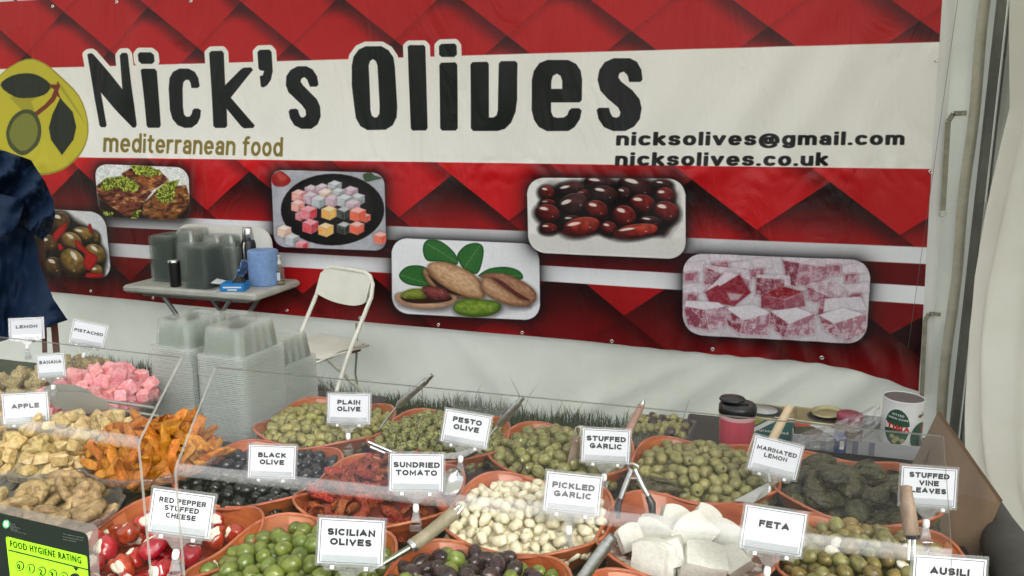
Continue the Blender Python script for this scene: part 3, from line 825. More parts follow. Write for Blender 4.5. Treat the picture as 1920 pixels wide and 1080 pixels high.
nut([(640,630),(700,600),(800,605),(880,620),(898,655),(850,690),(760,702),(680,690),(640,665)], (48, 70, 16), (92, 122, 34), (140, 164, 62))
# --- powdered red lokum
c = CL['lokum']; K = lambda x, y: (1280 + x / 3, 360 + y / 3)
def cube(top, left, right, ct, cl_, cr_, cc=None, K=K, dust=.7, soft=1.0):
    cc = c if cc is None else cc
    for f, co in ((top, ct), (left, cl_), (right, cr_)):
        if f is not None: poly([K(*p) for p in f], (40, 14, 22), clip=cc, soft=4, grow=1.5, alpha=.22)
    for f, co in ((top, ct), (left, cl_), (right, cr_)):
        if f is None: continue
        if cc is CL['lokum'] and f is not top: co = tuple(.45 * a + .55 * b for a, b in zip(co, (122, 22, 42)))
        P_ = np.array([K(*p) for p in f]); poly(P_, co, clip=cc, soft=soft)
        sl = region(P_[:, 0].min() - 2, P_[:, 1].min() - 2, P_[:, 0].max() + 2, P_[:, 1].max() + 2)
        n_ = vnoise(PX[sl], PY[sl], 9, 21) * .45 + vnoise(PX[sl] + PY[sl], PY[sl] - PX[sl], 4.2, 22) * .35 + vnoise(PX[sl], PY[sl], 1.8, 23) * .2
        inside = np.clip(.5 - sdf(P_, PX[sl], PY[sl]), 0, 1) * cc[sl]
        paint(sl, inside * (.15 + .85 * sm01(n_ * 2.6 - .85)) * dust * (1 if f is top else .85), A_((222, 214, 222)))
        e_ = np.abs(sdf(P_, PX[sl], PY[sl])); paint(sl, np.clip(1.3 - e_, 0, 1) * cc[sl] * .55 * dust, A_((230, 222, 228)))
for (x, y, s_) in [(60,440,60),(230,380,80),(430,420,60),(860,400,70),(960,450,60),(60,560,60),(980,560,60),(330,430,50)]:
    cube([(x - s_, y - s_ * .6), (x + s_, y - s_ * .8), (x + s_ * 1.2, y), (x - s_ * .8, y + s_ * .2)], [(x - s_ * .8, y + s_ * .2), (x + s_ * .4, y + s_ * .1), (x + s_ * .4, y + s_), (x - s_ * .8, y + s_)], None, (206, 192, 202), (170, 130, 144), (150, 90, 110), soft=3)
LD, LM = (112, 44, 58), (150, 96, 112)
cube([(125,410),(370,440),(380,500),(130,470)], [(125,420),(230,460),(230,530),(120,520)], [(230,460),(380,490),(370,560),(235,530)], (190, 170, 182), (116, 60, 72), (170, 140, 154))
cube([(565,365),(800,380),(800,470),(580,450)], [(560,380),(660,400),(640,530),(590,520)], [(660,400),(820,420),(800,540),(640,520)], (196, 180, 192), (110, 60, 74), (190, 172, 184))
cube([(415,465),(600,470),(610,540),(420,540)], [(415,480),(575,490),(570,560),(410,580)], None, (190, 172, 184), (104, 44, 56), LM)
cube([(240,450),(320,465),(270,520),(125,560)], [(125,560),(200,520),(290,640),(150,615)], [(190,540),(320,462),(385,565),(290,640)], (214, 198, 208), (150, 40, 48), (128, 14, 22), dust=.25)
poly([K(*p) for p in [(250,565),(340,575),(310,605),(270,610)]], (190, 160, 170), clip=c, soft=2)
cube([(440,580),(550,525),(680,560),(575,605)], [(440,580),(575,605),(575,670),(440,650)], [(575,605),(680,560),(690,640),(575,670)], (130, 16, 24), (150, 70, 84), (186, 150, 164), dust=.4)
cube([(700,520),(830,490),(920,560),(880,600),(700,600)], [(700,530),(850,600),(740,620),(700,600)], None, (176, 140, 152), (150, 110, 124), LM)
cube([(800,600),(1000,590),(1030,660),(790,670)], [(770,610),(800,600),(790,690),(760,690)], None, (210, 200, 210), (150, 90, 106), LM)
cube([(20,610),(200,620),(245,650),(120,660),(15,640)], [(5,640),(130,660),(150,775),(30,750)], [(130,660),(245,640),(240,760),(150,778)], (218, 210, 218), (140, 80, 94), (206, 196, 206), dust=.85)
cube([(250,650),(400,635),(490,680),(340,720)], [(245,650),(340,720),(320,800),(250,740)], [(340,720),(490,680),(480,805),(320,800)], (218, 210, 218), (120, 52, 66), (196, 178, 190), dust=.85)
cube([(500,670),(640,650),(740,690),(600,740)], [(490,670),(600,740),(570,820),(490,750)], [(600,740),(745,680),(740,800),(570,820)], (222, 214, 222), (112, 40, 54), (206, 196, 208), dust=.85)
cube([(770,690),(900,655),(1030,690),(850,740)], [(765,690),(850,740),(880,825),(790,770)], [(850,740),(1035,680),(1030,790),(920,842)], (222, 216, 222), (156, 104, 118), (210, 200, 208), dust=.9)
# --- turkish delight on a black plate
c = CL['delight']; K = lambda x, y: (500 + x / 6.354, 310 + y / 6.354)
th = np.linspace(0, 2 * math.pi, 40, endpoint=False)
poly([K(800 + 615 * math.cos(t), 525 + 425 * math.sin(t)) for t in th], (14, 13, 14), clip=c, soft=1)
poly([K(790 + 520 * math.cos(t), 490 + 330 * math.sin(t)) for t in th], (28, 26, 27), clip=c, soft=4)
poly(smooth_poly([K(*p) for p in [(80,120),(180,65),(280,130),(305,190),(230,250),(120,245),(75,190)]]), (150, 34, 34), clip=c)
poly(smooth_poly([K(*p) for p in [(150,80),(240,120),(260,170),(180,180)]]), (186, 70, 60), clip=c, soft=3)
poly(smooth_poly([K(*p) for p in [(1160,110),(1250,85),(1300,120),(1390,150),(1300,175),(1190,195)]]), (66, 84, 62), clip=c)
PW = (214, 206, 212)
def dcube(x, y, s_, ct, cl_, cr_, dust=.35):
    cube([(x, y - s_ * .55), (x + s_, y - s_ * .3), (x + s_ * .9, y + s_ * .25), (x - .1 * s_, y + s_ * .05), (x - s_, y - s_ * .2)][:5] if 0 else [(x - .1 * s_, y - s_ * .9), (x + s_, y - s_ * .55), (x + .1 * s_, y - .1 * s_), (x - s_, y - s_ * .45)],
         [(x - s_, y - s_ * .45), (x + .1 * s_, y - .1 * s_), (x + .1 * s_, y + s_), (x - s_, y + s_ * .65)],
         [(x + .1 * s_, y - .1 * s_), (x + s_, y - s_ * .55), (x + s_, y + s_ * .5), (x + .1 * s_, y + s_)], ct, cl_, cr_, K=K, cc=c, dust=dust)
for (x, y, s_, t) in [(550,300,80,3),(680,280,75,3),(825,250,80,4),(1015,320,85,3),(720,350,85,5),(870,330,70,4),(1100,400,80,4),(400,360,85,6),(540,390,85,3),(640,430,85,4),(800,420,80,3),(940,420,85,4),(1040,480,85,3),(390,480,80,6),(420,600,60,1),(1190,620,60,7),(520,560,95,1),(760,560,90,2),(935,560,80,8),(1100,580,95,7),(540,720,95,9),(725,760,90,2),(940,740,80,8),(1090,740,85,7),(230,780,80,5),(325,880,80,4),(440,950,70,1),(1370,860,80,7)]:
    pal = {1: ((232, 150, 160), (226, 120, 132), (196, 50, 60)), 2: ((238, 206, 150), (228, 160, 70), (226, 176, 84)), 3: ((214, 190, 200), (196, 168, 180), (176, 140, 156)), 4: ((204, 208, 210), (176, 184, 186), (140, 150, 150)), 5: ((236, 216, 196), (226, 196, 170), (210, 170, 150)), 6: ((240, 190, 180), (236, 160, 146), (222, 130, 120)), 7: ((240, 170, 156), (226, 92, 62), (214, 80, 56)), 8: ((176, 180, 180), (38, 46, 40), (30, 38, 32)), 9: ((232, 150, 160), (216, 60, 70), (180, 36, 46))}[t]
    dcube(x, y, s_, *pal, dust=.3)
# --- baklava with chopped pistachio
c = CL['baklava']; K = lambda x, y: (170 + x / 7.715, 290 + y / 7.715)
def bak(pts, c0, c1):
    P_ = np.array([K(*p) for p in pts]); poly(P_, c0, clip=c, soft=1.2); poly(P_, c1, clip=c, grow=-3, soft=4, alpha=.8)
    sl = region(P_[:, 0].min(), P_[:, 1].min(), P_[:, 0].max(), P_[:, 1].max())
    ins = np.clip(.5 - sdf(P_, PX[sl], PY[sl]), 0, 1) * c[sl]
    n_ = (vnoise(PX[sl] + PY[sl] * .4, PY[sl] * 1.6, 9, 31) * .6 + vnoise(PX[sl] * .7 + PY[sl], PY[sl] * 1.5 - PX[sl] * .5, 4, 33) * .4 - .5) * 3.2
    paint(sl, ins * sm01(n_ * 1.8 - .6) * .7, A_((220, 172, 112)))
    paint(sl, ins * sm01(-n_ * 2 - .35) * .7, A_((48, 18, 14)))
def sprinkle(pts, n, seed):
    P_ = np.array([K(*p) for p in pts]); r_ = np.random.default_rng(seed)
    poly(P_, (74, 84, 22), clip=c, soft=2)
    k = 0
    lo, hi_ = P_.min(0), P_.max(0)
    while k < n:
        q = lo + (hi_ - lo) * r_.random(2)
        if sdf(P_, np.array([q[0]]), np.array([q[1]]))[0] > .5: continue
        a = r_.random() * 3.14; L = 1.6 + r_.random() * 1.2; e_ = np.array([math.cos(a), math.sin(a)]) * L; n2 = np.array([-e_[1], e_[0]]) * .42
        sh = r_.random()
        poly([q - e_ - n2 * .5, q + e_ - n2, q + e_ * .8 + n2, q - e_ + n2], (150 + 60 * sh, 162 + 56 * sh, 50 + 50 * sh), clip=c, soft=.5)
        k += 1
poly([K(*p) for p in [(120,620),(500,700),(1500,600),(1500,960),(130,960)]], (34, 16, 10), clip=c, soft=6)
bak([(470,270),(600,200),(1000,220),(1150,370),(900,520),(780,500),(480,310)], (96, 44, 24), (150, 84, 42))
bak([(110,450),(250,350),(700,400),(900,540),(640,880),(520,890),(130,620)], (90, 36, 26), (132, 70, 46))
bak([(780,720),(1000,480),(1400,440),(1480,700),(1250,940),(900,940),(760,860)], (84, 44, 24), (146, 92, 46))
sprinkle([(600,150),(880,165),(1030,270),(920,315),(680,290)], 90, 1)
sprinkle([(160,420),(250,340),(480,310),(660,370),(730,470),(640,540),(480,520),(430,460),(260,540),(190,500)], 120, 2)
sprinkle([(960,540),(1100,400),(1300,370),(1230,500),(1220,660),(1090,700),(980,640)], 100, 3)
sprinkle([(170,790),(350,850),(340,900),(230,880)], 16, 4)
sprinkle([(640,820),(760,800),(700,930),(620,910)], 10, 6)
# --- green olives with red chilli
c = CL['greenol']; K = lambda x, y: (x / 3, 280 + y / 3)
poly([K(*p) for p in [(150,330),(380,360),(560,480),(600,660),(560,730),(100,730)]], (34, 24, 14), clip=c, soft=6)
OD, OM, OH = (44, 28, 12), (130, 100, 48), (186, 156, 96)
for (x, y, rx, ry, a) in [(340,410,60,60,.3),(270,530,55,50,0),(300,660,60,55,.4),(530,500,30,40,0),(465,480,62,45,.2),(405,520,65,52,.6),(535,590,65,55,.7),(545,690,38,42,0),(410,640,88,68,1.0)]:
    X_, Y_ = K(x, y); dk_ = x < 360 and y < 700 and not (x == 410)
    blob(X_, Y_, rx / 3, ry / 3, a, *(((34, 20, 10), (84, 58, 26), (120, 90, 50)) if dk_ and x < 350 else (OD, OM, OH)), clip=c)
for pts in [[(305,470),(360,420),(383,415),(375,455),(320,515),(300,500)], [(500,430),(515,420),(528,470),(510,465)], [(425,520),(440,510),(500,570),(550,600),(545,640),(500,685),(470,640),(480,590),(440,560)], [(325,535),(345,530),(362,560),(335,570)], [(490,695),(583,700),(578,720),(490,728)]]:
    poly(smooth_poly([K(*p) for p in pts]), (120, 12, 14), clip=c, soft=.8); poly(smooth_poly([K(*p) for p in pts]) + [-.5, -.8], (178, 30, 28), clip=c, grow=-2, soft=2)
# fine print grain and scuffs
for k in CL:
    c = CL[k]; n_ = vnoise(PX, PY, 3.1, 51) * .5 + vnoise(PX, PY, 1.5, 52) * .5
    IMG *= 1 + (c * (n_ - .5) * dict(baklava=.32, lokum=.16, greenol=.14).get(k, .05))[..., None]
IMG *= (1 + .025 * (rng.random((H_, W_, 1)) - .5))
pic = bpy.data.images.new('banner_print', W_, H_)
buf = np.ones((H_, W_, 4), np.float32); buf[..., :3] = np.clip(IMG, 0, 1)
pic.pixels.foreach_set(buf.ravel()); pic.update(); pic.pack()
del IMG, PX, PY, XX, ZZ, CL, buf, fa, fb, upr, upl, apex, g_, b_top, b_odd, b_even, b_low, b_deep

M_ban = mat('vinyl_print', (1, 1, 1), .36, spec=.24)
n_, l_ = M_ban.node_tree.nodes, M_ban.node_tree.links
it = n_.new('ShaderNodeTexImage'); it.image = pic; it.extension = 'EXTEND'
uvn = n_.new('ShaderNodeUVMap')
l_.new(uvn.outputs[0], it.inputs[0])
l_.new(it.outputs[0], n_['Principled BSDF'].inputs['Base Color'])
tcn = n_.new('ShaderNodeTexCoord')
z1 = n_.new('ShaderNodeTexNoise'); z1.inputs['Scale'].default_value = 3.0; z1.inputs['Detail'].default_value = 5; z1.inputs['Distortion'].default_value = 1.2
mpn = n_.new('ShaderNodeMapping'); mpn.inputs['Scale'].default_value = (1.6, 1, .55)
l_.new(tcn.outputs['Object'], mpn.inputs[0]); l_.new(mpn.outputs[0], z1.inputs[0])
bpn = n_.new('ShaderNodeBump'); bpn.inputs['Strength'].default_value = .8; bpn.inputs['Distance'].default_value = .022
l_.new(z1.outputs[0], bpn.inputs['Height']); l_.new(bpn.outputs[0], n_['Principled BSDF'].inputs['Normal'])

def crinkle(x, z):
    """creased belt where the vinyl was folded, and the puckered lower hem at the right"""
    y = .0
    k = math.exp(-((z - 1.40) / .09) ** 2)
    y += k * .022 * abs(vn(x * 11, z * 9, 3)) * (.6 + .8 * vn(x * 1.3, 2))
    k2 = max(0, min(1, (x + .9) * 1.2)) * max(0, min(1, (.62 - z) / .12))
    y += k2 * .012 * math.sin(x * 46 + 3 * vn(x * 5, z * 4))
    k3 = max(0, min(1, (x + .1) * 1.6)) * math.exp(-((z - 1.45) / .22) ** 2)
    y += k3 * .008 * vn(x * 14 + z * 9, z * 6, 8)
    return y
def ban_pos(u, v):
    zt = 2.40; 
    xr = .640 + (2.18 - 0) * 0
    x = -5.4 + (5.4 + .655) * u
    zb = .54 - .012 * (x + 4.6) + .018 * math.sin((x + 4.6) * 1.3) * 0
    if x > .15: zb -= .10 * ((x - .15) / .5) ** 2 * .9
    z = zb + (zt - zb) * v
    xe = x + (.036 * (2.2 - z)) * max(0, (x + .3) / .95) * (1 if x > -.3 else 0)
    y = BY - .008 - .022 * vn(x * .9, z * .7, 1) - .012 * vn(x * 2.3 + z * 1.4, z * .6, 5) - crinkle(x, z)
    # long diagonal swags in the right half
    for (x0, a, wd) in ((-.15, .018, .10), (.15, .014, .08), (-.55, .010, .12), (-1.4, .008, .12), (-3.9, .010, .12)):
        dd = x - x0 - (z - 1.7) * .55
        y -= a * math.exp(-(dd / wd) ** 2) * math.exp(-((z - 1.75) / .5) ** 2)
    y -= .05 * max(0, (x - .35) / .3) ** 2 * max(0, (1.1 - z)) * .6
    return (xe, y, z), (x, z)
ban = thing('stall_banner', 'large red and white printed vinyl banner with olive emblem, hung on the back wall', 'banner')
NU, NV = 520, 170
vs, uvs = [], []
for j in range(NV + 1):
    for i in range(NU + 1):
        p, q = ban_pos(i / NU, j / NV); vs.append(p)
        uvs.append(((p[0] - TX0) / (TX1 - TX0), (p[2] - TZ0) / (TZ1 - TZ0)))
bm_ = MB(); bm_.add(vs, [(j * (NU + 1) + i, j * (NU + 1) + i + 1, (j + 1) * (NU + 1) + i + 1, (j + 1) * (NU + 1) + i) for j in range(NV) for i in range(NU)], 0, True)
me = bm_.mesh('printed_sheet', M_ban)
uvl = me.uv_layers.new(name='UVMap')
li = np.zeros(len(me.loops), np.int32); me.loops.foreach_get('vertex_index', li)
uvl.data.foreach_set('uv', np.array(uvs, np.float32)[li].ravel())
link('printed_sheet', me, ban)
# white side hem with its eyelets
hm = MB()
grid(lambda u, v: ((ban_pos(1, v)[0][0] - .004 + .055 * u), ban_pos(1, v)[0][1] + .003 - .006 * math.sin(u * 3), ban_pos(1, v)[0][2] * (1 if v > 0 else 1)), 4, 60, mb=hm)
hm.build('side_hem', fabric_white('hem_vinyl', (.74, .73, .70), (.70, .69, .66), .1), ban)
MB().box((.690, -.055, 1.5), (.0015, .002, 1.8), rot=(0, R(2.2), 0)).build('hem_stitching', M_inkg, ban)
M_eye = mat('nickel_eyelet', (.66, .66, .64), .25, 1.0)
eye = MB().lathe([(.004, 0), (.005, -.003), (.009, -.003), (.0105, 0)], 12, axis=Euler((R(90), 0, 0)).to_matrix() @ Matrix.Scale(-1, 3, (0, 0, 1))).mesh('eyelet', M_eye)
hole = MB()
for (px, py) in [(99,12),(219,4),(358,2),(170,546),(287,559),(407,569),(538,582),(675,596),(822,609),(979,624),(1147,640),(1336,655),(1541,671),(1756,113),(1745,322)]:
    p = at(px, py, y=-.075 if px < 1300 else -.08)
    link('eyelet', eye, ban, p)

# ================================================================== turf at the foot of the wall
gm = MB()
def tuft(x, y, h, n, spread=.03):
    for _ in range(n):
        a = random.random() * 6.283; bx, by = x + random.gauss(0, spread), y + random.gauss(0, spread * .6)
        hh = h * random.uniform(.45, 1.1); lean = random.uniform(.05, .55) * hh
        wv = random.uniform(.0015, .0032); dx, dy = math.cos(a) * lean, math.sin(a) * lean * .6
        px_, py_ = -math.sin(a) * wv, math.cos(a) * wv
        q = random.uniform(.3, .45)
        gm.add([(bx - px_, by - py_, 0), (bx + px_, by + py_, 0), (bx + dx * q + px_, by + dy * q + py_, hh * .55), (bx + dx * q - px_, by + dy * q - py_, hh * .55), (bx + dx, by + dy, hh * random.uniform(.8, 1))], [(0, 1, 2, 3), (3, 2, 4)], random.choice((0, 0, 1, 2)))
for _ in range(4000):
    x = random.uniform(-4.3, .45); y = -random.random() ** 1.6 * 1.5 - .02
    if y < -.25 and random.random() < .35: continue
    dens = .5 + .9 * vn(x * 2.3, y * 2, 7)
    tuft(x, y, max(.04, .088 + .085 * vn(x * 3, y * 3, 2) + (.04 if y > -.2 else -.01)), int(3 + 7 * max(0, dens)))
for k in range(80):
    tuft(random.uniform(-4.2, .3), -random.uniform(.02, .3), random.uniform(.15, .26), 4)
tag(gm.build('grass', [mat('grass_blade', (.045, .085, .024), .6), mat('grass_blade_dark', (.022, .045, .016), .6), mat('grass_blade_pale', (.13, .14, .06), .6)]), 'long uncut grass growing along the foot of the tent wall', 'grass', kind='stuff')
# ================================================================== folding table at the back with its clutter
def lathe_part(name, prof, m, parent, n=24, loc=(0, 0, 0), rot=(0, 0, 0), sx=1, sy=1):
    return MB().lathe(prof, n, sx=sx, sy=sy).build(name, m, parent, loc, rot)
TH = .74
ft = thing('folding_table', 'small grey plastic folding table against the banner carrying tubs and a blue roll', 'table', (-3.07, -.285, 0), (0, 0, R(1)))
MB().box((0, 0, TH - .021), (.88, .46, .042), bev=.012).build('table_top', M_grayp, ft)
MB().box((0, 0, TH - .055), (.70, .34, .025)).build('under_frame', M_legs, ft)
for sy in (-.17, .17):
    MB().tube([(-.30, sy, .01), (.24, sy, TH - .05)], .0125).build('leg', M_legs, ft)
    MB().tube([(.30, sy + .02, .01), (-.24, sy + .02, TH - .05)], .0125).build('leg', M_legs, ft)
# leaning folded table behind (pale rounded panel)
lt = thing('folded_table', 'white folded plastic panel with rounded corners leaning behind the tubs on the table', 'folded table', at(420, 470, y=-.12), (R(6), 0, R(0)))
pts = []
for (sx, sz) in ((1, 1), (-1, 1), (-1, -1), (1, -1)):
    for k in range(6):
        a = math.atan2(sz, sx) - R(45) + R(90) * k / 5 if True else 0
        pts.append((sx * .24 + .09 * math.cos(a), 0, sz * .06 + .09 * math.sin(a)))
pts = sorted(set((round(p[0], 4), 0, round(p[2], 4)) for p in pts), key=lambda p: math.atan2(p[2], p[0]))
MB().prism(pts, (0, .02, 0)).build('panel', M_whitep, lt)
MB().box((0, .03, 0), (.40, .02, .03)).build('rib', M_whitep, lt)

# clear takeaway tubs, nested upside down
def tub_mesh(name, m, w=.132, d=.172, h=.075, rim=.0105, rib=.0014):
    b = MB()
    def ring(w_, d_, z, k=.018, rb=0.0):
        out = []
        cs = ((1, 1), (-1, 1), (-1, -1), (1, -1))
        for c in range(4):
            sx, sy = cs[c]
            for q in range(3):
                a = math.atan2(sy, sx) - R(45) + R(45) * q
                out.append((sx * (w_ / 2 - k) + k * math.cos(a), sy * (d_ / 2 - k) + k * math.sin(a), z))
            p0_ = out[-1]; nx = cs[(c + 1) % 4]
            a = math.atan2(nx[1], nx[0]) - R(45)
            p1_ = (nx[0] * (w_ / 2 - k) + k * math.cos(a), nx[1] * (d_ / 2 - k) + k * math.sin(a), z)
            n_ = 8
            for i in range(1, n_):
                t = i / n_; x_, y_ = p0_[0] + (p1_[0] - p0_[0]) * t, p0_[1] + (p1_[1] - p0_[1]) * t
                if rb and i % 2 == 0:
                    if c % 2 == 0: y_ -= math.copysign(rb, y_)
                    else: x_ -= math.copysign(rb, x_)
                out.append((x_, y_, z))
        return out
    R_ = [ring(w + 2 * rim, d + 2 * rim, -.0022), ring(w + 2 * rim, d + 2 * rim, 0), ring(w, d, .0005), ring(w - .003, d - .003, .006, .018, rib), ring(w - .016, d - .016, h * .90, .018, rib), ring(w - .022, d - .022, h * .97, .016), ring(w - .034, d - .034, h, .014), ring(w - .062, d - .062, h, .010), ring(w - .068, d - .068, h - .006, .009)]
    vs = [p for r in R_ for p in r]; n = len(R_[0])
    for i in range(len(R_) - 1):
        fs = [(i * n + k, i * n + (k + 1) % n, (i + 1) * n + (k + 1) % n, (i + 1) * n + k) for k in range(n)]
        if i == 0: b.add(vs, fs, 1)
        else: b.f += fs; b.m += [1 if i in (0, 1) else 0] * len(fs); b.sm += [False] * len(fs)
    b.f.append(tuple((len(R_) - 1) * n + k for k in range(n))); b.m.append(0); b.sm.append(False)
    return b.mesh(name, [m, M_trim])
TUB = tub_mesh('plastic_tub', M_tray)
LID = tub_mesh('plastic_lid', M_trayd, h=.010)  # shallow clear lids of the tubs, piled flat on the back table
LID.materials[1] = M_trayd
def stack(me, name, x, y, z, n, step, label, group, cat='plastic tub', rot=0, top=None):
    rr = random.Random(int(x * 1000) + n)
    for k in range(n):
        o = link(name, me, None, (x + rr.uniform(-.0012, .0012), y + rr.uniform(-.0012, .0012), z + k * step), (0, 0, rot + rr.uniform(-.006, .006)))
        if k == n - 1 and top: tag(o, top, cat, group)
        else: tag(o, label, cat, group)
GC = 'clear tubs stacked on the counter'
CT = .80
stack(TUB, 'plastic_tub', -1.348, -2.355, CT + .004, 45, .0052, 'clear plastic tub nested in the middle of the three tall counter stacks', GC, top='topmost clear plastic tub of the middle counter stack, its ribbed dome bare', rot=R(-2))
stack(TUB, 'plastic_tub', -1.528, -2.325, CT + .004, 45, .0052, 'clear plastic tub nested in the left of the three tall counter stacks', GC, top='topmost clear plastic tub of the left counter stack', rot=R(-3))
stack(TUB, 'plastic_tub', -1.372, -2.155, CT + .004, 28, .0052, 'clear plastic tub nested in the rear right counter stack near the white chair', GC, top='topmost clear plastic tub of the rear right counter stack', rot=R(-3))
stack(TUB, 'plastic_tub', -1.56, -2.13, CT + .004, 36, .0052, 'clear plastic tub nested in the stack behind the tall left counter stacks', GC, rot=R(2))
GB = 'clear tubs and lids on the back folding table'
pb = lambda px, py, z=TH: at(px, py, z=z)
def bstack(me, name, px, y, n, step, label, cat, rot=0):
    p = at(px, 500, y=y); stack(me, name, p.x, y, TH + .004, n, step, label, GB, cat, rot)
bstack(LID, 'plastic_lid', 322, -.28, 52, .0051, 'flat clear lid in the leftmost pile on the back folding table', 'plastic tray')
bstack(TUB, 'plastic_tub', 366, -.22, 44, .0052, 'clear tub in the tallest pile on the back folding table', 'plastic tub')
bstack(LID, 'plastic_lid', 386, -.40, 46, .0051, 'flat clear lid in the front pile on the back folding table', 'plastic tray')
bstack(TUB, 'plastic_tub', 414, -.20, 38, .0052, 'clear tub in the pile behind the blue glove box on the back table', 'plastic tub')
bstack(TUB, 'plastic_tub', 440, -.12, 38, .0052, 'clear tub in the rearmost pile on the back folding table', 'plastic tub')

p = at(327, 500, y=-.46); p.z = TH
o = thing('travel_mug', 'slim black insulated cup with silver rim at the left of the back table', 'cup', p)
lathe_part('body', [(0, 0), (.027, 0), (.030, .01), (.033, .13), (.033, .135)], M_blackm, o)
lathe_part('lid', [(.0335, .135), (.035, .14), (.034, .150), (.030, .155), (0, .156)], M_steel, o)
p = at(466, 505, z=TH)
q_ = at(467, 460, y=-.13)
o = thing('vacuum_flask', 'black vacuum flask with steel cup lid behind the blue paper roll', 'flask', (q_.x, -.13, TH))
o.scale = (1, 1, 1.18)
lathe_part('body', [(0, 0), (.042, 0), (.044, .01), (.044, .185), (.038, .20)], M_blackm, o)
lathe_part('cup_lid', [(.034, .20), (.036, .203), (.033, .255), (.028, .262), (0, .263)], M_steel, o)
MB().tube([(.0, -.044, .19), (0, -.052, .17), (0, -.052, .12), (0, -.046, .10)], .006, 6).build('handle', M_steelb, o)
p = at(484, 500, y=-.30); p.z = TH
M_blue = mat('blue_paper', (.16, .27, .50), .8, col2=(.20, .32, .56), ns=40, bump=.5, bs=200)
o = thing('paper_roll', 'thick roll of pale blue paper towel on the back table', 'paper roll', (p.x, p.y + .05, TH))
b = MB().lathe([(.028, .02), (.028, .197), (.030, .2), (.080, .2), (.084, .196), (.085, .19), (.084, .01), (.082, 0), (0, 0)][::-1], 40)
b.build('roll', M_blue, o)
lathe_part('cardboard_core', [(.026, .19), (.026, .01)], mat('cardboard', (.30, .22, .14), .8), o)
def crump(u, v):
    a = -1.2 + 2.0 * u
    r = .09 + .07 * v
    return (-r * math.cos(a * .5) - .01, -.03 + .06 * math.sin(a) + .02 * vn(u * 4, v * 4), .03 + .12 * (1 - v) + .04 * vn(u * 5 + 3, v * 5) - .02)
grid(crump, 16, 12).build('loose_sheet', M_blue, o)
p = at(523, 500, y=-.22); p.z = TH
o = thing('hand_gel', 'clear pump bottle of hand gel with green and white label', 'pump bottle', p)
lathe_part('bottle', [(0, 0), (.028, 0), (.031, .006), (.031, .085), (.024, .105), (.011, .115), (.011, .122)], sheet('clear_bottle', (.86, .84, .76), haze=.16, hcol=(.6, .58, .5)), o, sx=1, sy=.8)
lathe_part('gel', [(0, .003), (.027, .003), (.028, .02), (0, .0201)], mat('amber_gel', (.35, .28, .16), .2), o, sx=1, sy=.8)
MB().box((0, -.0265, .055), (.044, .002, .055)).build('label', M_card, o)
MB().box((0, -.0278, .078), (.044, .0015, .010)).build('label_band', mat('dark_green_print', (.03, .09, .05), .6), o)
b = MB().lathe([(.013, .118), (.013, .135), (.005, .138), (.005, .160), (.012, .163), (.010, .168), (0, .169)], 16)
b.tube([(0, 0, .165), (-.03, -.005, .163), (-.034, -.006, .155)], .004, 6)
b.build('pump', M_whitep, o)
p = at(428, 500, y=-.45); p.z = TH
o = thing('glove_box', 'torn blue and white cardboard box of gloves lying open before the tubs', 'box', p, (0, 0, R(18)))
M_bx = mat('blue_card_print', (.0, .18, .50), .55); M_bw = mat('white_card_print', (.7, .72, .75), .6)
MB().box((.03, 0, .022), (.13, .10, .044), bev=.002).build('carton', M_bx, o)
b = MB().prism([(-.035, -.05, .044), (-.035, .05, .044), (-.085, .05, .056), (-.085, -.05, .050)], (0, 0, -.0015)); b.build('flap', M_bw, o)
b = MB().prism([(-.036, -.05, .002), (-.036, .03, .002), (-.08, .02, -.0 + .002), (-.07, -.055, .002)], (0, 0, .0015)); b.build('flap', M_bw, o)
MB().box((.03, -.0508, .024), (.10, .001, .008)).build('lettering', M_bw, o)
MB().box((.03, -.0508, .010), (.05, .001, .007)).build('lettering', M_bw, o)
gl = MB(); grid(lambda u, v: (.02 + .07 * u, -.03 + .06 * v, .045 + .03 * math.sin(u * 3.1) * math.sin(v * 3.1) + .012 * vn(u * 7, v * 7)), 10, 8, mb=gl)
gl.build('black_glove', M_black, o)

# ================================================================== white folding chair
CH = at(640, 515, z=.80)
chair = thing('folding_chair', 'white metal and plastic folding chair standing open before the banner', 'chair', (-2.345, -.30, 0), (0, 0, R(-20)))
M_ch = mat('ivory_chair_plastic', (.80, .80, .71), .42, col2=(.74, .73, .63), ns=8)
def backrest(front):
    def f(u, v):
        x = -.215 + .43 * u
        zc = .650 + .185 * v
        sq = (abs(2 * u - 1)) ** 3
        zc += -.0 - (.045 * sq) * v + (-.018 * math.cos((u - .5) * 3.1)) * (1 - v) + .03 * sq * (1 - v)
        y = .128 + .045 * v + .030 * (1 - (2 * u - 1) ** 2) + (0 if front else .012)
        return (x, y, zc)
    return f
b = MB(); grid(backrest(True), 20, 8, mb=b); grid(backrest(False), 20, 8, mb=b)
b.build('backrest', M_ch, chair)
zb = lambda t: t
fr = [(-.222, -.215, .0), (-.222, -.02, .40), (-.222, .165, .70), (-.215, .185, .77), (-.185, .195, .812), (-.14, .198, .828), (0, .202, .830), (.14, .198, .828), (.185, .195, .812), (.215, .185, .77), (.222, .165, .70), (.222, -.02, .40), (.222, -.215, 0)]
MB().tube(fr, .0125, 10).build('front_frame', M_ch, chair)
def seatf(top):
    def f(u, v):
        x = -.195 + .39 * u; y = -.20 + .36 * v
        rd = .05 * (abs(2 * u - 1) ** 4) * ((2 * v - 1))
        z = .435 - .012 * (1 - (2 * u - 1) ** 2) * math.sin(v * 3) - .02 * (1 - v) ** 4 + .0 - (0 if top else .018)
        return (x, y - rd, z)
    return f
b = MB(); grid(seatf(True), 14, 12, mb=b); grid(seatf(False), 14, 12, mb=b)
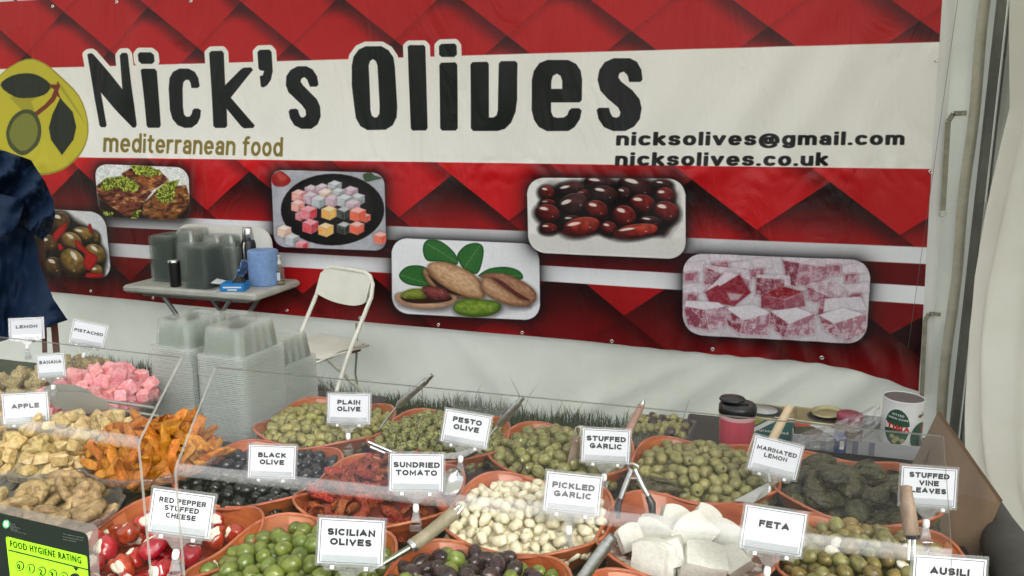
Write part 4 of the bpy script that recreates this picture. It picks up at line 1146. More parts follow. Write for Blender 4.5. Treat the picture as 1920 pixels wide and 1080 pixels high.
rim_ = [(-.2, -.15, .42), (-.19, -.2, .405), (0, -.212, .405), (.19, -.2, .405), (.2, -.15, .42), (.2, .15, .425), (-.2, .15, .425), (-.2, -.15, .42)]
b.build('seat', M_ch, chair)
MB().tube(rim_, .008, 8).build('seat_frame', M_ch, chair)
for s_ in (-1, 1):
    MB().tube([(s_ * .185, -.13, .415), (s_ * .185, .05, .22), (s_ * .185, .26, .0)], .0115, 10).build('rear_leg', M_ch, chair)
    MB().lathe([(0, -.004), (.008, -.003), (.008, .003), (0, .004)], 8, (s_ * .222, -.01, .415), axis=Euler((0, R(90), 0)).to_matrix()).build('pivot', M_steelb, chair)
    MB().tube([(s_ * .222, -.012, .418), (s_ * .20, .09, .41)], .006, 6).build('hinge_arm', M_brown, chair)
MB().tube([(-.185, .225, .035), (.185, .225, .035)], .009, 8).build('stretcher', M_ch, chair)

# ================================================================== blue tarpaulin thrown over a rack, left
rk = thing('wooden_rack', 'red-brown rack standing under the blue tarpaulin', 'rack', at(60, 640, y=-1.0))
def rod(px0, py0, px1, py1, y, r, name, m, parent, box=True):
    a, c = at(px0, py0, y=y), at(px1, py1, y=y)
    o_ = parent.location
    return MB().tube([a - o_, c - o_], r, 4, smooth=False).build(name, m, parent)
rod(58, 395, 60, 640, -1.02, .022, 'post', M_brown, rk); rod(78, 400, 79, 500, -1.02, .014, 'post', M_brown, rk)
rod(82, 590, 84, 660, -1.02, .016, 'post', M_brown, rk); rod(100, 588, 106, 660, -1.02, .022, 'post', M_brown, rk)
rod(50, 405, 80, 403, -1.02, .014, 'rail', M_brown, rk); rod(60, 612, 104, 610, -1.02, .010, 'rail', M_brown, rk)
tp = thing('tarpaulin', 'dark blue tarpaulin hanging in folds at the left edge', 'tarpaulin', (0, 0, 0))
Ledge = [(-120, 270), (-120, 420), (-120, 660)]
def lerp_path(P, t):
    k = t * (len(P) - 1); i = min(int(k), len(P) - 2); f = k - i
    return P[i][0] + (P[i + 1][0] - P[i][0]) * f, P[i][1] + (P[i + 1][1] - P[i][1]) * f
RE = [(-20, 296), (30, 330), (52, 380), (62, 430), (76, 500), (100, 560), (127, 600)]
LE = [(-150, 300), (-150, 350), (-150, 400), (-150, 450), (-150, 520), (-150, 600), (-150, 690)]
def tarp(u, v):
    a, b_ = lerp_path(RE, v), lerp_path(LE, v)
    x, y = b_[0] + (a[0] - b_[0]) * u, b_[1] + (a[1] - b_[1]) * u
    if v > .99: y += 0
    dy = .05 * math.sin(x * .045 + v * 4) * (.4 + v) + .04 * vn(x * .02, v * 5, 2) + .02 * vn(x * .07, v * 14) + .018 * abs(vn(x * .04 - v * 6, v * 5 + x * .02, 9))
    q = at(x, y, y=-1.10 - .05 * v - dy)
    return (q.x, q.y, q.z)
grid(tarp, 90, 110).build('main_sheet', M_tarp, tp)
RE2 = [(10, 283), (58, 300), (84, 340), (100, 375), (104, 402), (97, 432), (80, 450)]
LE2 = [(-120, 262), (-110, 300), (-100, 350), (-20, 400), (40, 420), (62, 436), (76, 448)]
def tarp2(u, v):
    a, b_ = lerp_path(RE2, v), lerp_path(LE2, v)
    x, y = b_[0] + (a[0] - b_[0]) * u, b_[1] + (a[1] - b_[1]) * u
    dy = .05 * math.sin((x + y) * .08) + .06 * vn(x * .022, y * .03, 5) + .035 * abs(vn(x * .06, y * .035, 6)) + .012 * vn(x * .16, y * .1, 1)
    q = at(x, y, y=-1.24 - dy - .02 * math.sin(u * 3))
    return (q.x, q.y, q.z)
grid(tarp2, 80, 80).build('upper_fold', M_tarp, tp)
RE3 = [(38, 372), (45, 385), (34, 420), (20, 436), (28, 440)]
LE3 = [(-110, 340), (-110, 380), (-110, 420), (-60, 436), (-20, 446)]
def tarp3(u, v):
    a, b_ = lerp_path(RE3, v), lerp_path(LE3, v)
    x, y = b_[0] + (a[0] - b_[0]) * u, b_[1] + (a[1] - b_[1]) * u
    q = at(x, y, y=-1.33 - .03 * math.sin(x * .07 + v * 2) - .03 * vn(x * .05, y * .04, 3))
    return (q.x, q.y, q.z)
grid(tarp3, 50, 40).build('side_fold', M_tarp, tp)

# ================================================================== the counter
ct1 = thing('market_counter', 'long counter under a dark cloth carrying all the food bowls', 'counter', (0, 0, 0))
MB().box((-.86, -2.80, CT - .012), (2.54, 1.16, .024), bev=.003).build('counter_top', M_cloth, ct1)
MB().box((-.86, -3.372, CT / 2 - .02), (2.50, .006, CT - .04)).build('front_cloth', M_cloth, ct1)
for (x, y) in ((-2.05, -2.3), (.36, -2.3), (-2.05, -3.3), (.36, -3.3)):
    MB().tube([(x, y, .0), (x, y, CT - .03)], .018, 8).build('leg', M_legs, ct1)
ct2 = thing('side_table', 'low side table behind the bowls at the right, carrying tins and a tray', 'table', (.13, -2.0, 0))
MB().box((0, 0, .768), (.66, .42, .024), bev=.003).build('table_top', M_cloth, ct2)
for (x, y) in ((-.30, -.16), (.30, -.16), (-.30, .16), (.30, .16)):
    MB().tube([(x, y, .0), (x, y, .755)], .015, 8).build('leg', M_legs, ct2)
ct3 = thing('side_table', 'narrow table behind the glass dishes at the left under the tall tub stacks', 'table', (-1.60, -2.10, 0))
MB().box((0, 0, .787), (1.00, .24, .024), bev=.003).build('table_top', M_cloth, ct3)
for (x, y) in ((-.45, -.09), (.45, -.09), (-.45, .09), (.45, .09)):
    MB().tube([(x, y, .0), (x, y, .775)], .015, 8).build('leg', M_legs, ct3)

# ================================================================== bent wooden bowls
M_bowl = mat('stained_veneer', (.22, .040, .008), .34, col2=(.40, .098, .022), ns=9, nd=8, stretch=(1.2, 1.2, 9), contrast=(.3, .72), bump=.25, bs=70, rnd=.10, spec=.22)
M_rim = mat('veneer_rim', (.44, .13, .055), .42, col2=(.28, .065, .028), ns=25, rnd=.08)
M_strip = mat('veneer_strip', (.46, .14, .045), .34, col2=(.36, .085, .03), ns=14, nd=6, stretch=(1, 1, 8), rnd=.1)
def srad(a, n=3.0):
    c, s_ = abs(math.cos(a)), abs(math.sin(a))
    return (c ** n + s_ ** n) ** (-1 / n)
BH = .082
def bowl_r(a, hz, R0):
    k = .66 + .34 * (hz ** .62)
    return R0 * k * (1 + (srad(a, 2.0 + .9 * hz) - 1))
def rimz(a): return .010 * math.cos(4 * a + math.pi) * 1.0      # corners of the square bowl rise a little
def bowl_mesh(R0):
    N = 56
    zs = [0, .12, .3, .55, .8, 1.0]
    b = MB()
    def P(a, hz, t):
        r = bowl_r(a, hz, R0) - t
        return (r * math.cos(a), r * math.sin(a), .002 + hz * (BH + rimz(a) * hz) + (t * .6 if hz == 0 else 0))
    outer = [[P(2 * math.pi * k / N, h, 0) for k in range(N)] for h in zs]
    inner = [[P(2 * math.pi * k / N, h, .0045) for k in range(N)] for h in reversed(zs)]
    vs = [p for r in outer + inner for p in r]
    fs, L = [], len(outer + inner)
    for i in range(L - 1):
        if i == len(outer) - 1: continue
        for k in range(N):
            l = (k + 1) % N
            fs.append((i * N + k, i * N + l, (i + 1) * N + l, (i + 1) * N + k))
    b.add(vs, fs, 0, True)
    b.add([vs[k] for k in range(N)], [tuple(reversed(range(N)))])
    b.add([vs[(L - 1) * N + k] for k in range(N)], [tuple(range(N))])
    me = b.mesh('shell', M_bowl)
    r_ = MB()
    pts = []
    for k in range(N):
        a = 2 * math.pi * k / N
        q = P(a, 1, .0022); pts.append(q)
    vs, fs = [], []
    for k in range(N):
        a = 2 * math.pi * k / N
        c = Vector(pts[k]); rad = Vector((math.cos(a), math.sin(a), 0))
        for j in range(6):
            t = 2 * math.pi * j / 6
            vs.append(c + rad * .0034 * math.cos(t) + Vector((0, 0, .0030 * math.sin(t))))
    for k in range(N):
        for j in range(6):
            fs.append((k * 6 + j, ((k + 1) % N) * 6 + j, ((k + 1) % N) * 6 + (j + 1) % 6, k * 6 + (j + 1) % 6))
    r_.add(vs, fs, 0, True)
    st = []
    for a0, wd, dz in ((.35, .34, 0), (1.95, .30, 0), (3.5, .36, 0), (5.05, .3, 0), (2.7, .16, .2)):
        s_ = MB()
        def f(u, v, a0=a0, wd=wd):
            a = a0 + wd * u; h = .25 + .72 * v
            r = bowl_r(a, h, R0) - .0058
            return (r * math.cos(a), r * math.sin(a), .002 + h * (BH + rimz(a) * h))
        grid(f, 8, 4, mb=s_); st.append(s_.mesh('veneer_strip', M_strip))
    return me, r_.mesh('rim', M_rim), st
BSH = bowl_mesh(.162)
def bowl(x, y, label, rot=0, s=1.0, tilt=(0, 0)):
    o = thing('wooden_bowl', label, 'bowl', (x, y, CT), (tilt[0], tilt[1], rot), 'stained wooden bowls on the counter')
    o.scale = (s, s, s)
    link('shell', BSH[0], o); link('rim', BSH[1], o)
    for k, m_ in enumerate(BSH[2]): link('veneer_strip', m_, o)
    return o

# ---------------------------------------------------------------- food pieces
def olive_mesh(name, m, mp, L=1.32, hole=.25, pt=0.0, n=12):
    """long fruit along x, unit radius; pitted end at +x when hole > 0"""
    b = MB()
    prof = []
    K_ = 9
    for k in range(K_ + 1):
        t = math.pi * k / K_
        x = -math.cos(t) * L; r = math.sin(t) ** (.88)
        if pt and x > L * .55: r *= 1 - pt * ((x / L - .55) / .45); 
        prof.append((r, x))
    if pt: prof[-1] = (0, L * (1 + pt * .25))
    if hole:
        prof = [p for p in prof if not (p[1] > 0 and p[0] < hole + .12)]
        xe = L * .93
        prof += [(hole + .10, xe), (hole, xe - .05)]
        b.lathe([(r, x) for r, x in prof], n, axis=Matrix(((0, 0, 1), (1, 0, 0), (0, 1, 0))), mi=0)
        b.lathe([(hole, xe - .05), (hole * .9, xe - .40), (0, xe - .42)], n, axis=Matrix(((0, 0, 1), (1, 0, 0), (0, 1, 0))), mi=1)
    else:
        b.lathe([(r, x) for r, x in prof], n, axis=Matrix(((0, 0, 1), (1, 0, 0), (0, 1, 0))), mi=0)
        b.lathe([(.10, L * .985), (.05, L * .96), (0, L * .95)], 6, axis=Matrix(((0, 0, 1), (1, 0, 0), (0, 1, 0))), mi=1)
    return b.mesh(name, [m, mp])
def fruit(name, c1, c2, rough=.32, ns=.9, rnd=.18, sub=.0, **k):
    return mat(name, c1, rough, col2=c2, ns=ns, nd=3, rnd=rnd, sub=sub, bump=k.pop('bump', .12), bs=k.pop('bs', 7), **k)
M_hole = mat('pit_hole', (.06, .055, .015), .6)
M_stuff = mat('garlic_stuffing', (.62, .56, .38), .5)
M_og = fruit('green_olive_skin', (.15, .14, .030), (.30, .27, .075), .27, 1.2)
M_op = mat('pesto_olive_skin', (.025, .035, .010), .42, col2=(.27, .26, .07), ns=2.6, nd=6, contrast=(.42, .54), rnd=.18, bump=.5, bs=6)
M_os = fruit('stuffed_olive_skin', (.10, .10, .022), (.22, .20, .060), .27, 1.2)
M_om = fruit('mixed_olive_skin', (.12, .11, .028), (.25, .225, .075), .30, 1.2, rnd=.22)
M_ob = fruit('black_olive_skin', (.004, .0045, .004), (.009, .010, .008), .24, 2, rnd=.3)
M_oc = fruit('bright_olive_skin', (.085, .115, .014), (.17, .205, .036), .2, .8, rnd=.2)
M_ok = fruit('purple_olive_skin', (.016, .008, .009), (.045, .018, .018), .20, 1.2, rnd=.35)
M_oa = fruit('brown_green_olive_skin', (.12, .085, .018), (.22, .16, .04), .24, 1.5, rnd=.25)
M_ga = fruit('garlic_clove_skin', (.56, .50, .33), (.70, .64, .47), .33, 1.2, rnd=.06, sub=.12)
M_gs = fruit('sliced_garlic', (.68, .63, .48), (.78, .74, .62), .4, 1.5, rnd=.06)
M_tom = mat('sundried_tomato_skin', (.10, .010, .004), .22, col2=(.44, .085, .012), ns=3.2, nd=6, contrast=(.3, .7), rnd=.25, bump=.9, bs=10, third=(.5, (.26, .030, .006)))
M_pep = mat('red_pepper_skin', (.26, .008, .004), .2, col2=(.38, .022, .008), ns=2, rnd=.18, bump=.15, bs=4, coat=.3)
M_feta = mat('feta_cheese', (.54, .525, .46), .5, col2=(.62, .605, .54), ns=6, rnd=.03, bump=.25, bs=25, sub=.1)
M_cream = mat('cream_cheese', (.76, .70, .54), .5, bump=.4, bs=9)
M_vine = mat('vine_leaf', (.017, .018, .005), .26, spec=.5, col2=(.060, .052, .013), ns=3.5, nd=6, rnd=.35, bump=1, bs=5)
M_vein = mat('leaf_vein', (.09, .08, .03), .4)
M_fig = mat('dried_fig_skin', (.17, .10, .035), .5, col2=(.46, .33, .15), ns=2.0, nd=7, rnd=.15, bump=.9, bs=5)
M_mango = mat('dried_mango', (.34, .095, .004), .34, col2=(.58, .22, .012), ns=3, nd=5, rnd=.2, bump=.7, bs=9, sub=.08)
M_pink = mat('pink_lokum', (.66, .18, .20), .28, col2=(.74, .40, .41), ns=2.0, nd=5, contrast=(.38, .66), rnd=.14, bump=.4, bs=8, sub=.35)
M_pale = mat('pale_yellow_lokum', (.36, .23, .075), .2, col2=(.54, .41, .19), ns=2, nd=5, rnd=.16, bump=.3, bs=6, sub=.35)
M_crumb = mat('crumb_coated_lokum', (.17, .12, .045), .55, col2=(.55, .43, .20), ns=6, nd=8, contrast=(.38, .6), rnd=.12, bump=1, bs=14)
M_oil = mat('oil_pool', (.10, .05, .012), .06, coat=.5)

def dome(cx, cy, R0, ztop, hc, flat=.25, px=0, py=0):
    def h(x, y):
        dx, dy = x - cx, y - cy
        a = math.atan2(dy, dx); u = math.hypot(dx, dy) / (R0 * srad(a, 2.9))
        if u > 1: return -1
        dx2, dy2 = dx - px, dy - py
        v = min(1, math.hypot(dx2, dy2) / R0)
        return ztop + hc * (1 - v ** 2) * 1.0 - .0 * u
    return h
def drop(h, x0, y0, R0, r, N, seed, under=1.1, spread=.93, cand=40, squash=1.0):
    """let N fruits of radius r settle into the heap under the surface h; returns centres"""
    rg = np.random.default_rng(seed)
    P = np.zeros((0, 3))
    for i in range(N):
        best = None
        C_ = (rg.random((cand * 2, 2)) * 2 - 1) * (R0 * 1.12)
        k = 0
        for c in C_:
            x, y = x0 + c[0], y0 + c[1]
            a = math.atan2(c[1], c[0])
            if math.hypot(*c) > (R0 * srad(a, 2.9) - r * .75) : continue
            hh = h(x, y)
            if hh < 0: continue
            k += 1
            if k > cand: break
            z = hh - r * 2 * under
            if len(P):
                d2 = (P[:, 0] - x) ** 2 + (P[:, 1] - y) ** 2
                m_ = d2 < (2 * r * spread) ** 2
                if m_.any(): z = max(z, (P[m_, 2] + squash * np.sqrt((2 * r * spread) ** 2 - d2[m_])).max())
            e = z - hh
            if best is None or e < best[0]: best = (e, x, y, z)
        if best is None or best[0] > r * .55: break
        P = np.vstack([P, [best[1], best[2], best[3]]])
    return P
NEXT = {}
def scatter(P, meshes, name, label, cat, group, s, seed, flat=.35, anis=.12, tiltmax=.5, weights=None, labels=None, tx=None):
    rg = random.Random(seed)
    for (x, y, z) in P:
        k = rg.choices(range(len(meshes)), weights)[0] if weights else rg.randrange(len(meshes))
        nm = name if isinstance(name, str) else name[k]
        o = link(nm, meshes[k], None, (x, y, z))
        o.rotation_euler = (rg.uniform(0, 6.28), rg.gauss(0, flat), rg.uniform(0, 6.28))
        q = s * rg.uniform(1 - anis, 1 + anis)
        o.scale = (q * rg.uniform(.94, 1.06), q, q)
        tag(o, label if isinstance(label, str) else label[k], cat if isinstance(cat, str) else cat[k], group if isinstance(group, str) else group[k])
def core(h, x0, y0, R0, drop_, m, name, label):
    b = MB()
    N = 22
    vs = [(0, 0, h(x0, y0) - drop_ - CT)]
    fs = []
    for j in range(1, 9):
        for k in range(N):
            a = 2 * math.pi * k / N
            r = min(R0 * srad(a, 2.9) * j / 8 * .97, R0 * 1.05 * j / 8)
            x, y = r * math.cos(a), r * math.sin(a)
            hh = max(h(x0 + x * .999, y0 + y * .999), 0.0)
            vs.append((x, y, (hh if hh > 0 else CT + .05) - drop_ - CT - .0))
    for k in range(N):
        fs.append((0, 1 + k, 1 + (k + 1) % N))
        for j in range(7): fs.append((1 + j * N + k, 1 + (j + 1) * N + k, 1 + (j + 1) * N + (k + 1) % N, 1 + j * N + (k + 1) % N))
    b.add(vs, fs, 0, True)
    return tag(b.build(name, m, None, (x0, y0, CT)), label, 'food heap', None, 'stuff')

ol_p = olive_mesh('pitted_olive', M_og, M_hole)
ol_pw = olive_mesh('whole_olive', M_og, M_hole, hole=0)
ol_h = olive_mesh('herb_olive', M_op, M_hole, L=1.22)
ol_s = olive_mesh('stuffed_olive', M_os, M_stuff, L=1.25, hole=.30)
ol_m = olive_mesh('mixed_olive', M_om, M_hole, L=1.18)
ol_m2 = olive_mesh('mixed_olive', M_om, M_hole, L=1.2, hole=0)
ol_b = olive_mesh('black_olive', M_ob, M_hole, L=1.2)
ol_c = olive_mesh('sicilian_olive', M_oc, M_hole, L=1.16, hole=0)
ol_k = olive_mesh('dark_olive', M_ok, M_hole, L=1.45, hole=0, pt=.35)
ol_a = olive_mesh('brown_olive', M_oa, M_hole, L=1.15, hole=0)
ZR = CT + .078
BW = {}
RB = .154
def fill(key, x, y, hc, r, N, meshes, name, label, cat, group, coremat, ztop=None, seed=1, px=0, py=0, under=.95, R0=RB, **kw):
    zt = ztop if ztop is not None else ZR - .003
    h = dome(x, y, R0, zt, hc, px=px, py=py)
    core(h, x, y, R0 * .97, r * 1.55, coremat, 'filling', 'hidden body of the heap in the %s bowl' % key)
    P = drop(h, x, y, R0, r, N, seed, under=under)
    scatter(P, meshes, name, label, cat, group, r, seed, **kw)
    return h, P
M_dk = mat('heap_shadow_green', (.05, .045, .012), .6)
BX = [-1.05, -.737, -.430, -.108, .200]
YR = [-2.43, -2.745, -3.055]
LB = dict(plain='red-stained wooden bowl of plain green olives beside the tall tub stacks', pesto='red-stained wooden bowl of herb-covered pesto olives', sg='red-stained wooden bowl of garlic-stuffed olives', ml='red-stained wooden bowl of mixed olives behind the feta', vine='red-stained wooden bowl of rolled stuffed vine leaves', black='red-stained wooden bowl of black olives', sun='red-stained wooden bowl of sundried tomatoes', gar='red-stained wooden bowl of white pickled garlic cloves', feta='red-stained wooden bowl of feta blocks', mix='red-stained wooden bowl of olives with garlic slices at the lower right', red='red-stained wooden bowl of red peppers stuffed with cheese', sic='red-stained wooden bowl of bright green olives at the front', kal='red-stained wooden bowl of dark and green olives at the bottom centre', green='red-stained wooden bowl cut off by the bottom edge, below the feta')
rots = [.10, .06, .12, .04, .08]
for k, key in enumerate(['plain', 'pesto', 'sg', 'ml', 'vine']): BW[key] = bowl(BX[k], YR[0], LB[key], R(random.uniform(-3, 3)))
for k, key in enumerate(['black', 'sun', 'gar', 'feta', 'mix']): BW[key] = bowl([-1.025, -.735, -.418, -.112, .20][k], YR[1], LB[key], R(random.uniform(-3, 3)))
for k, key in enumerate(['red', 'sic', 'kal', 'green']): BW[key] = bowl([-1.02, -.745, -.425, -.112][k], YR[2], LB[key], R(random.uniform(-3, 3)))
def C2(key): return BW[key].location.x, BW[key].location.y
GRO = lambda s_: 'olives in the ' + s_ + ' bowl'
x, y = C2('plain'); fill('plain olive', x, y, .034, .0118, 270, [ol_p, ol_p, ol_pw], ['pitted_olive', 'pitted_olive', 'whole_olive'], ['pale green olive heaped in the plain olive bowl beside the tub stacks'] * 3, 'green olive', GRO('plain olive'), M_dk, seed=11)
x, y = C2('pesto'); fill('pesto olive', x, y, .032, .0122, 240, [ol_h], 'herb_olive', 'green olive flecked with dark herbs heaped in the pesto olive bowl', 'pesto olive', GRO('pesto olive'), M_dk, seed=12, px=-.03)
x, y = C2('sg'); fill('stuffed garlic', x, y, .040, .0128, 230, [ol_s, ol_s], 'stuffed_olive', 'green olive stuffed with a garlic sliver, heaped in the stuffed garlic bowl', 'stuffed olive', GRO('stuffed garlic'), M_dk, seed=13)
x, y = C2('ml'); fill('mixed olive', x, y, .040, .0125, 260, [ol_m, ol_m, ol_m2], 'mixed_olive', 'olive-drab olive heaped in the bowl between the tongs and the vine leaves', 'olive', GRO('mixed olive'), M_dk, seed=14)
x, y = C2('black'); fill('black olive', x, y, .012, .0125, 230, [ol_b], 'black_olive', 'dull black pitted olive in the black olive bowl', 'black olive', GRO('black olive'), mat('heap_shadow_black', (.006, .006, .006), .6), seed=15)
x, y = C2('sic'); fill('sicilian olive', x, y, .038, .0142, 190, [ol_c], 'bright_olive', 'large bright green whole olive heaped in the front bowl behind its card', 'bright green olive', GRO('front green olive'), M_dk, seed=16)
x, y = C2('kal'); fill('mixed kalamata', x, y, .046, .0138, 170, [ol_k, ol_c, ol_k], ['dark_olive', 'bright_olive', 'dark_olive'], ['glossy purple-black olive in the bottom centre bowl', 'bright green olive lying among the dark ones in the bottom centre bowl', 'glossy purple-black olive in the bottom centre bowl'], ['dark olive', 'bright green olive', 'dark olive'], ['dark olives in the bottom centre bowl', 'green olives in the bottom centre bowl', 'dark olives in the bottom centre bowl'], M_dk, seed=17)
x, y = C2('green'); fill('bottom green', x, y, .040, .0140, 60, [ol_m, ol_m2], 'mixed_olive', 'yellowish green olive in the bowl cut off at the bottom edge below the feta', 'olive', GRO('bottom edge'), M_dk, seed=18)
# sliced garlic and clove meshes
def lump(name, m, sx, sy, sz, seed, n=10, k=.18, fr=1.6, mats2=None):
    b = MB(); vs, fs = [], []
    rings = 7
    for i in range(rings + 1):
        t = math.pi * i / rings
        for j in range(n):
            a = 2 * math.pi * j / n
            p = Vector((math.sin(t) * math.cos(a), math.sin(t) * math.sin(a), math.cos(t)))
            f = 1 + k * vn(p.x * fr + seed * 3.1, p.y * fr, p.z * fr)
            vs.append((p.x * f * sx, p.y * f * sy, p.z * f * sz))
    for i in range(rings):
        for j in range(n):
            l = (j + 1) % n
            fs.append((i * n + j, (i + 1) * n + j, (i + 1) * n + l, i * n + l))
    b.add(vs, fs, 0, True)
    return b.mesh(name, m)
CLV = [lump('garlic_clove', M_ga, 1.25, .92, .80, s_, k=.45, fr=1.1) for s_ in range(5)]
SLC = [lump('garlic_slice', M_gs, 1.25, .8, .35, s_, k=.4) for s_ in range(3)]
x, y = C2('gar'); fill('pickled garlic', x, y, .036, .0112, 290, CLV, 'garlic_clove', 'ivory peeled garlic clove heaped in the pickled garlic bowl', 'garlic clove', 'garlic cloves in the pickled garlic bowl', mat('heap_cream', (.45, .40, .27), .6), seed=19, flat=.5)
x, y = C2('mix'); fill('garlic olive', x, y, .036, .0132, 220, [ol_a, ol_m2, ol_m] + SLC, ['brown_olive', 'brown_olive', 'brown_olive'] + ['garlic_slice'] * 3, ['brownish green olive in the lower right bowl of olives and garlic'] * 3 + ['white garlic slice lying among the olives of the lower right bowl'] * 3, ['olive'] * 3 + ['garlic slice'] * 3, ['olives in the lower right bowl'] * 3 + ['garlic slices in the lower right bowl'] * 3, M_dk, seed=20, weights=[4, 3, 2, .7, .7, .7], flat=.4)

# sundried tomatoes: curled leathery strips
def strip_mesh(name, m, L, w, th, seed, curl=1.0, nu=9, nv=4, ragged=.25):
    b = MB()
    rg = random.Random(seed)
    ph1, ph2 = rg.uniform(0, 6), rg.uniform(0, 6)
    def f(u, v, s_):
        t = u * 2 - 1; q = v * 2 - 1
        wd = w * (1 - .75 * abs(t) ** 2.4) * (1 + ragged * vn(t * 2 + seed, q * 1.5))
        x = t * L
        y = q * wd + .25 * w * math.sin(t * 2 + ph1)
        z = curl * w * (.8 * q * q + .35 * math.sin(t * 3.2 + ph2) + .5 * vn(t * 2.2 + seed, q * 2, 3)) + s_ * th * (1 - .6 * q * q)
        return (x, y, z)
    vs = [f(i / nu, j / nv, 1) for j in range(nv + 1) for i in range(nu + 1)] + [f(i / nu, j / nv, -1) for j in range(nv + 1) for i in range(nu + 1)]
    n1 = (nu + 1) * (nv + 1); fs = []
    for j in range(nv):
        for i in range(nu):
            a = j * (nu + 1) + i
            fs.append((a, a + 1, a + nu + 2, a + nu + 1)); fs.append((n1 + a, n1 + a + nu + 1, n1 + a + nu + 2, n1 + a + 1))
    bd = [i for i in range(nu + 1)] + [j * (nu + 1) + nu for j in range(1, nv + 1)] + [nv * (nu + 1) + i for i in range(nu - 1, -1, -1)] + [j * (nu + 1) for j in range(nv - 1, 0, -1)]
    for k in range(len(bd)):
        a, c = bd[k], bd[(k + 1) % len(bd)]
        fs.append((a, n1 + a, n1 + c, c))
    b.add(vs, fs, 0, True)
    return b.mesh(name, m)
TOM = [strip_mesh('sundried_tomato', M_tom, 1.9, .85, .16, s_, 1.0) for s_ in range(6)]
x, y = C2('sun'); h, P = fill('sundried tomato', x, y, .046, .0150, 190, TOM, 'sundried_tomato', 'dark red wrinkled sundried tomato in the tomato bowl', 'sundried tomato', 'tomatoes in the sundried tomato bowl', mat('heap_red', (.10, .012, .006), .5), seed=21, flat=.4, under=.8, py=.02)

# vine leaf rolls
def roll_mesh(seed):
    """folded, crumpled leaf parcel"""
    b = MB(); n, rings = 20, 12; vs, fs = [], []
    for i in range(rings + 1):
        t = math.pi * i / rings
        for j in range(n):
            a = 2 * math.pi * j / n
            p = Vector((math.cos(t), math.sin(t) * math.cos(a), math.sin(t) * math.sin(a)))
            f = 1 + .30 * vn(p.x * 1.3 + seed * 4, p.y * 1.3, p.z * 1.3) - .30 * abs(vn(p.x * 2.3, p.y * 2.6 + seed * 3, p.z * 2.6)) + .10 * vn(p.x * 7, p.y * 7, p.z * 7 + seed)
            f *= 1 + .12 * math.sin(a * 2 + p.x * 3 + seed)
            vs.append((p.x * f * 1.55, p.y * f * 1.1, p.z * f * .85))
    for i in range(rings):
        for j in range(n): fs.append((i * n + j, i * n + (j + 1) % n, (i + 1) * n + (j + 1) % n, (i + 1) * n + j))
    b.add(vs, fs, 0, True)
    def fl(u, v):
        x_ = -1.3 + 2.6 * u; a = .5 + 1.4 * v + .3 * vn(u * 3 + seed, v)
        r_ = math.sqrt(max(.05, 1 - (x_ / 1.6) ** 2)) * (1.0 + .10 * vn(u * 6, v * 5, seed))
        return (x_, 1.12 * r_ * math.cos(a), .92 * r_ * math.sin(a))
    grid(fl, 9, 5, mb=b)
    return b.mesh('leaf_roll', M_vine)
ROL = [roll_mesh(s_) for s_ in range(5)]
RV = [MB().tube([(-1.0, 0, .66), (-.4, .12, .86), (.4, .05, .88), (1.0, .25, .68)], .035, 5).mesh('leaf_vein', M_vein)]
x, y = C2('vine'); rg = random.Random(5)
h = dome(x, y, RB, ZR - .012, .052)
core(h, x, y, RB * .95, .028, mat('heap_leaf', (.02, .02, .008), .5), 'filling', 'hidden body of the heap in the vine leaf bowl')
P = drop(h, x, y, RB, .0205, 65, 22, under=.9, spread=.92)
for (a, c, z) in P:
    o = thing('vine_leaf_roll', 'dark green stuffed vine leaf roll heaped in its bowl at the right', 'stuffed vine leaf', (a, c, z), (rg.gauss(0, .35), rg.gauss(0, .25), rg.uniform(0, 6.28)), 'rolls in the vine leaf bowl')
    q = .0195 * rg.uniform(.85, 1.2); o.scale = (q, q * 1.1, q)
    link('leaf', rg.choice(ROL), o); link('vein', RV[0], o)
# one leaf roll lying in the front of the mixed olives
p = at(1235, 912, z=ZR + .014)
o = thing('vine_leaf_roll', 'single vine leaf roll lying on the mixed olives beside the tongs', 'stuffed vine leaf', p, (0, R(4), R(-2)))
o.scale = (.032, .020, .019); link('leaf', ROL[1], o); link('vein', RV[0], o)

# feta blocks with one curved face
def feta_mesh(seed):
    """block cut from a round cheese: five broken flat faces and one curved rind face, pitted and crumbling at the edges"""
    b = MB(); n = 9; idx = {}; vs = []; fs = []
    rg = random.Random(seed); sh = rg.uniform(-.15, .15); tp = rg.uniform(.75, 1)
    def vid(i, j, k):
        key = (i, j, k)
        if key not in idx:
            x, y, z = (2 * i / n - 1), (2 * j / n - 1), (2 * k / n - 1)
            m = sorted((abs(x), abs(y), abs(z)))
            e_ = max(0, m[1] - .90) * .3                         # rounded, worn edges
            f = 1 - e_ * (.5 + .5 * abs(vn(x * 5 + seed, y * 5, z * 5)))
            X = x * (1 + .06 * vn(y * 2, z * 2, seed)) * (tp if z > 0 else 1) + sh * z
            Y = y * .82 + (.30 * (1 - x * x) * (y > 0) * y)
            Z = z * .62 + .06 * vn(x * 1.5, y * 1.5, seed + 4)
            d = .018 * vn(x * 4 + seed, y * 4, z * 4) + .016 * vn(x * 11, y * 11 + seed, z * 11)
            idx[key] = len(vs); vs.append((X * f * (1 + d), Y * f * (1 + d), Z * f * (1 + d)))
        return idx[key]
    for u in range(n):
        for v in range(n):
            for q in (0, n):
                A, B = (vid(u, v, q), vid(u + 1, v, q), vid(u + 1, v + 1, q), vid(u, v + 1, q)), None
                fs.append(A if q else A[::-1])
                A = (vid(q, u, v), vid(q, u + 1, v), vid(q, u + 1, v + 1), vid(q, u, v + 1)); fs.append(A if q else A[::-1])
                A = (vid(u, q, v), vid(u, q, v + 1), vid(u + 1, q, v + 1), vid(u + 1, q, v)); fs.append(A if q else A[::-1])
    b.add(vs, fs, 0, False)
    return b.mesh('feta_block', M_feta)
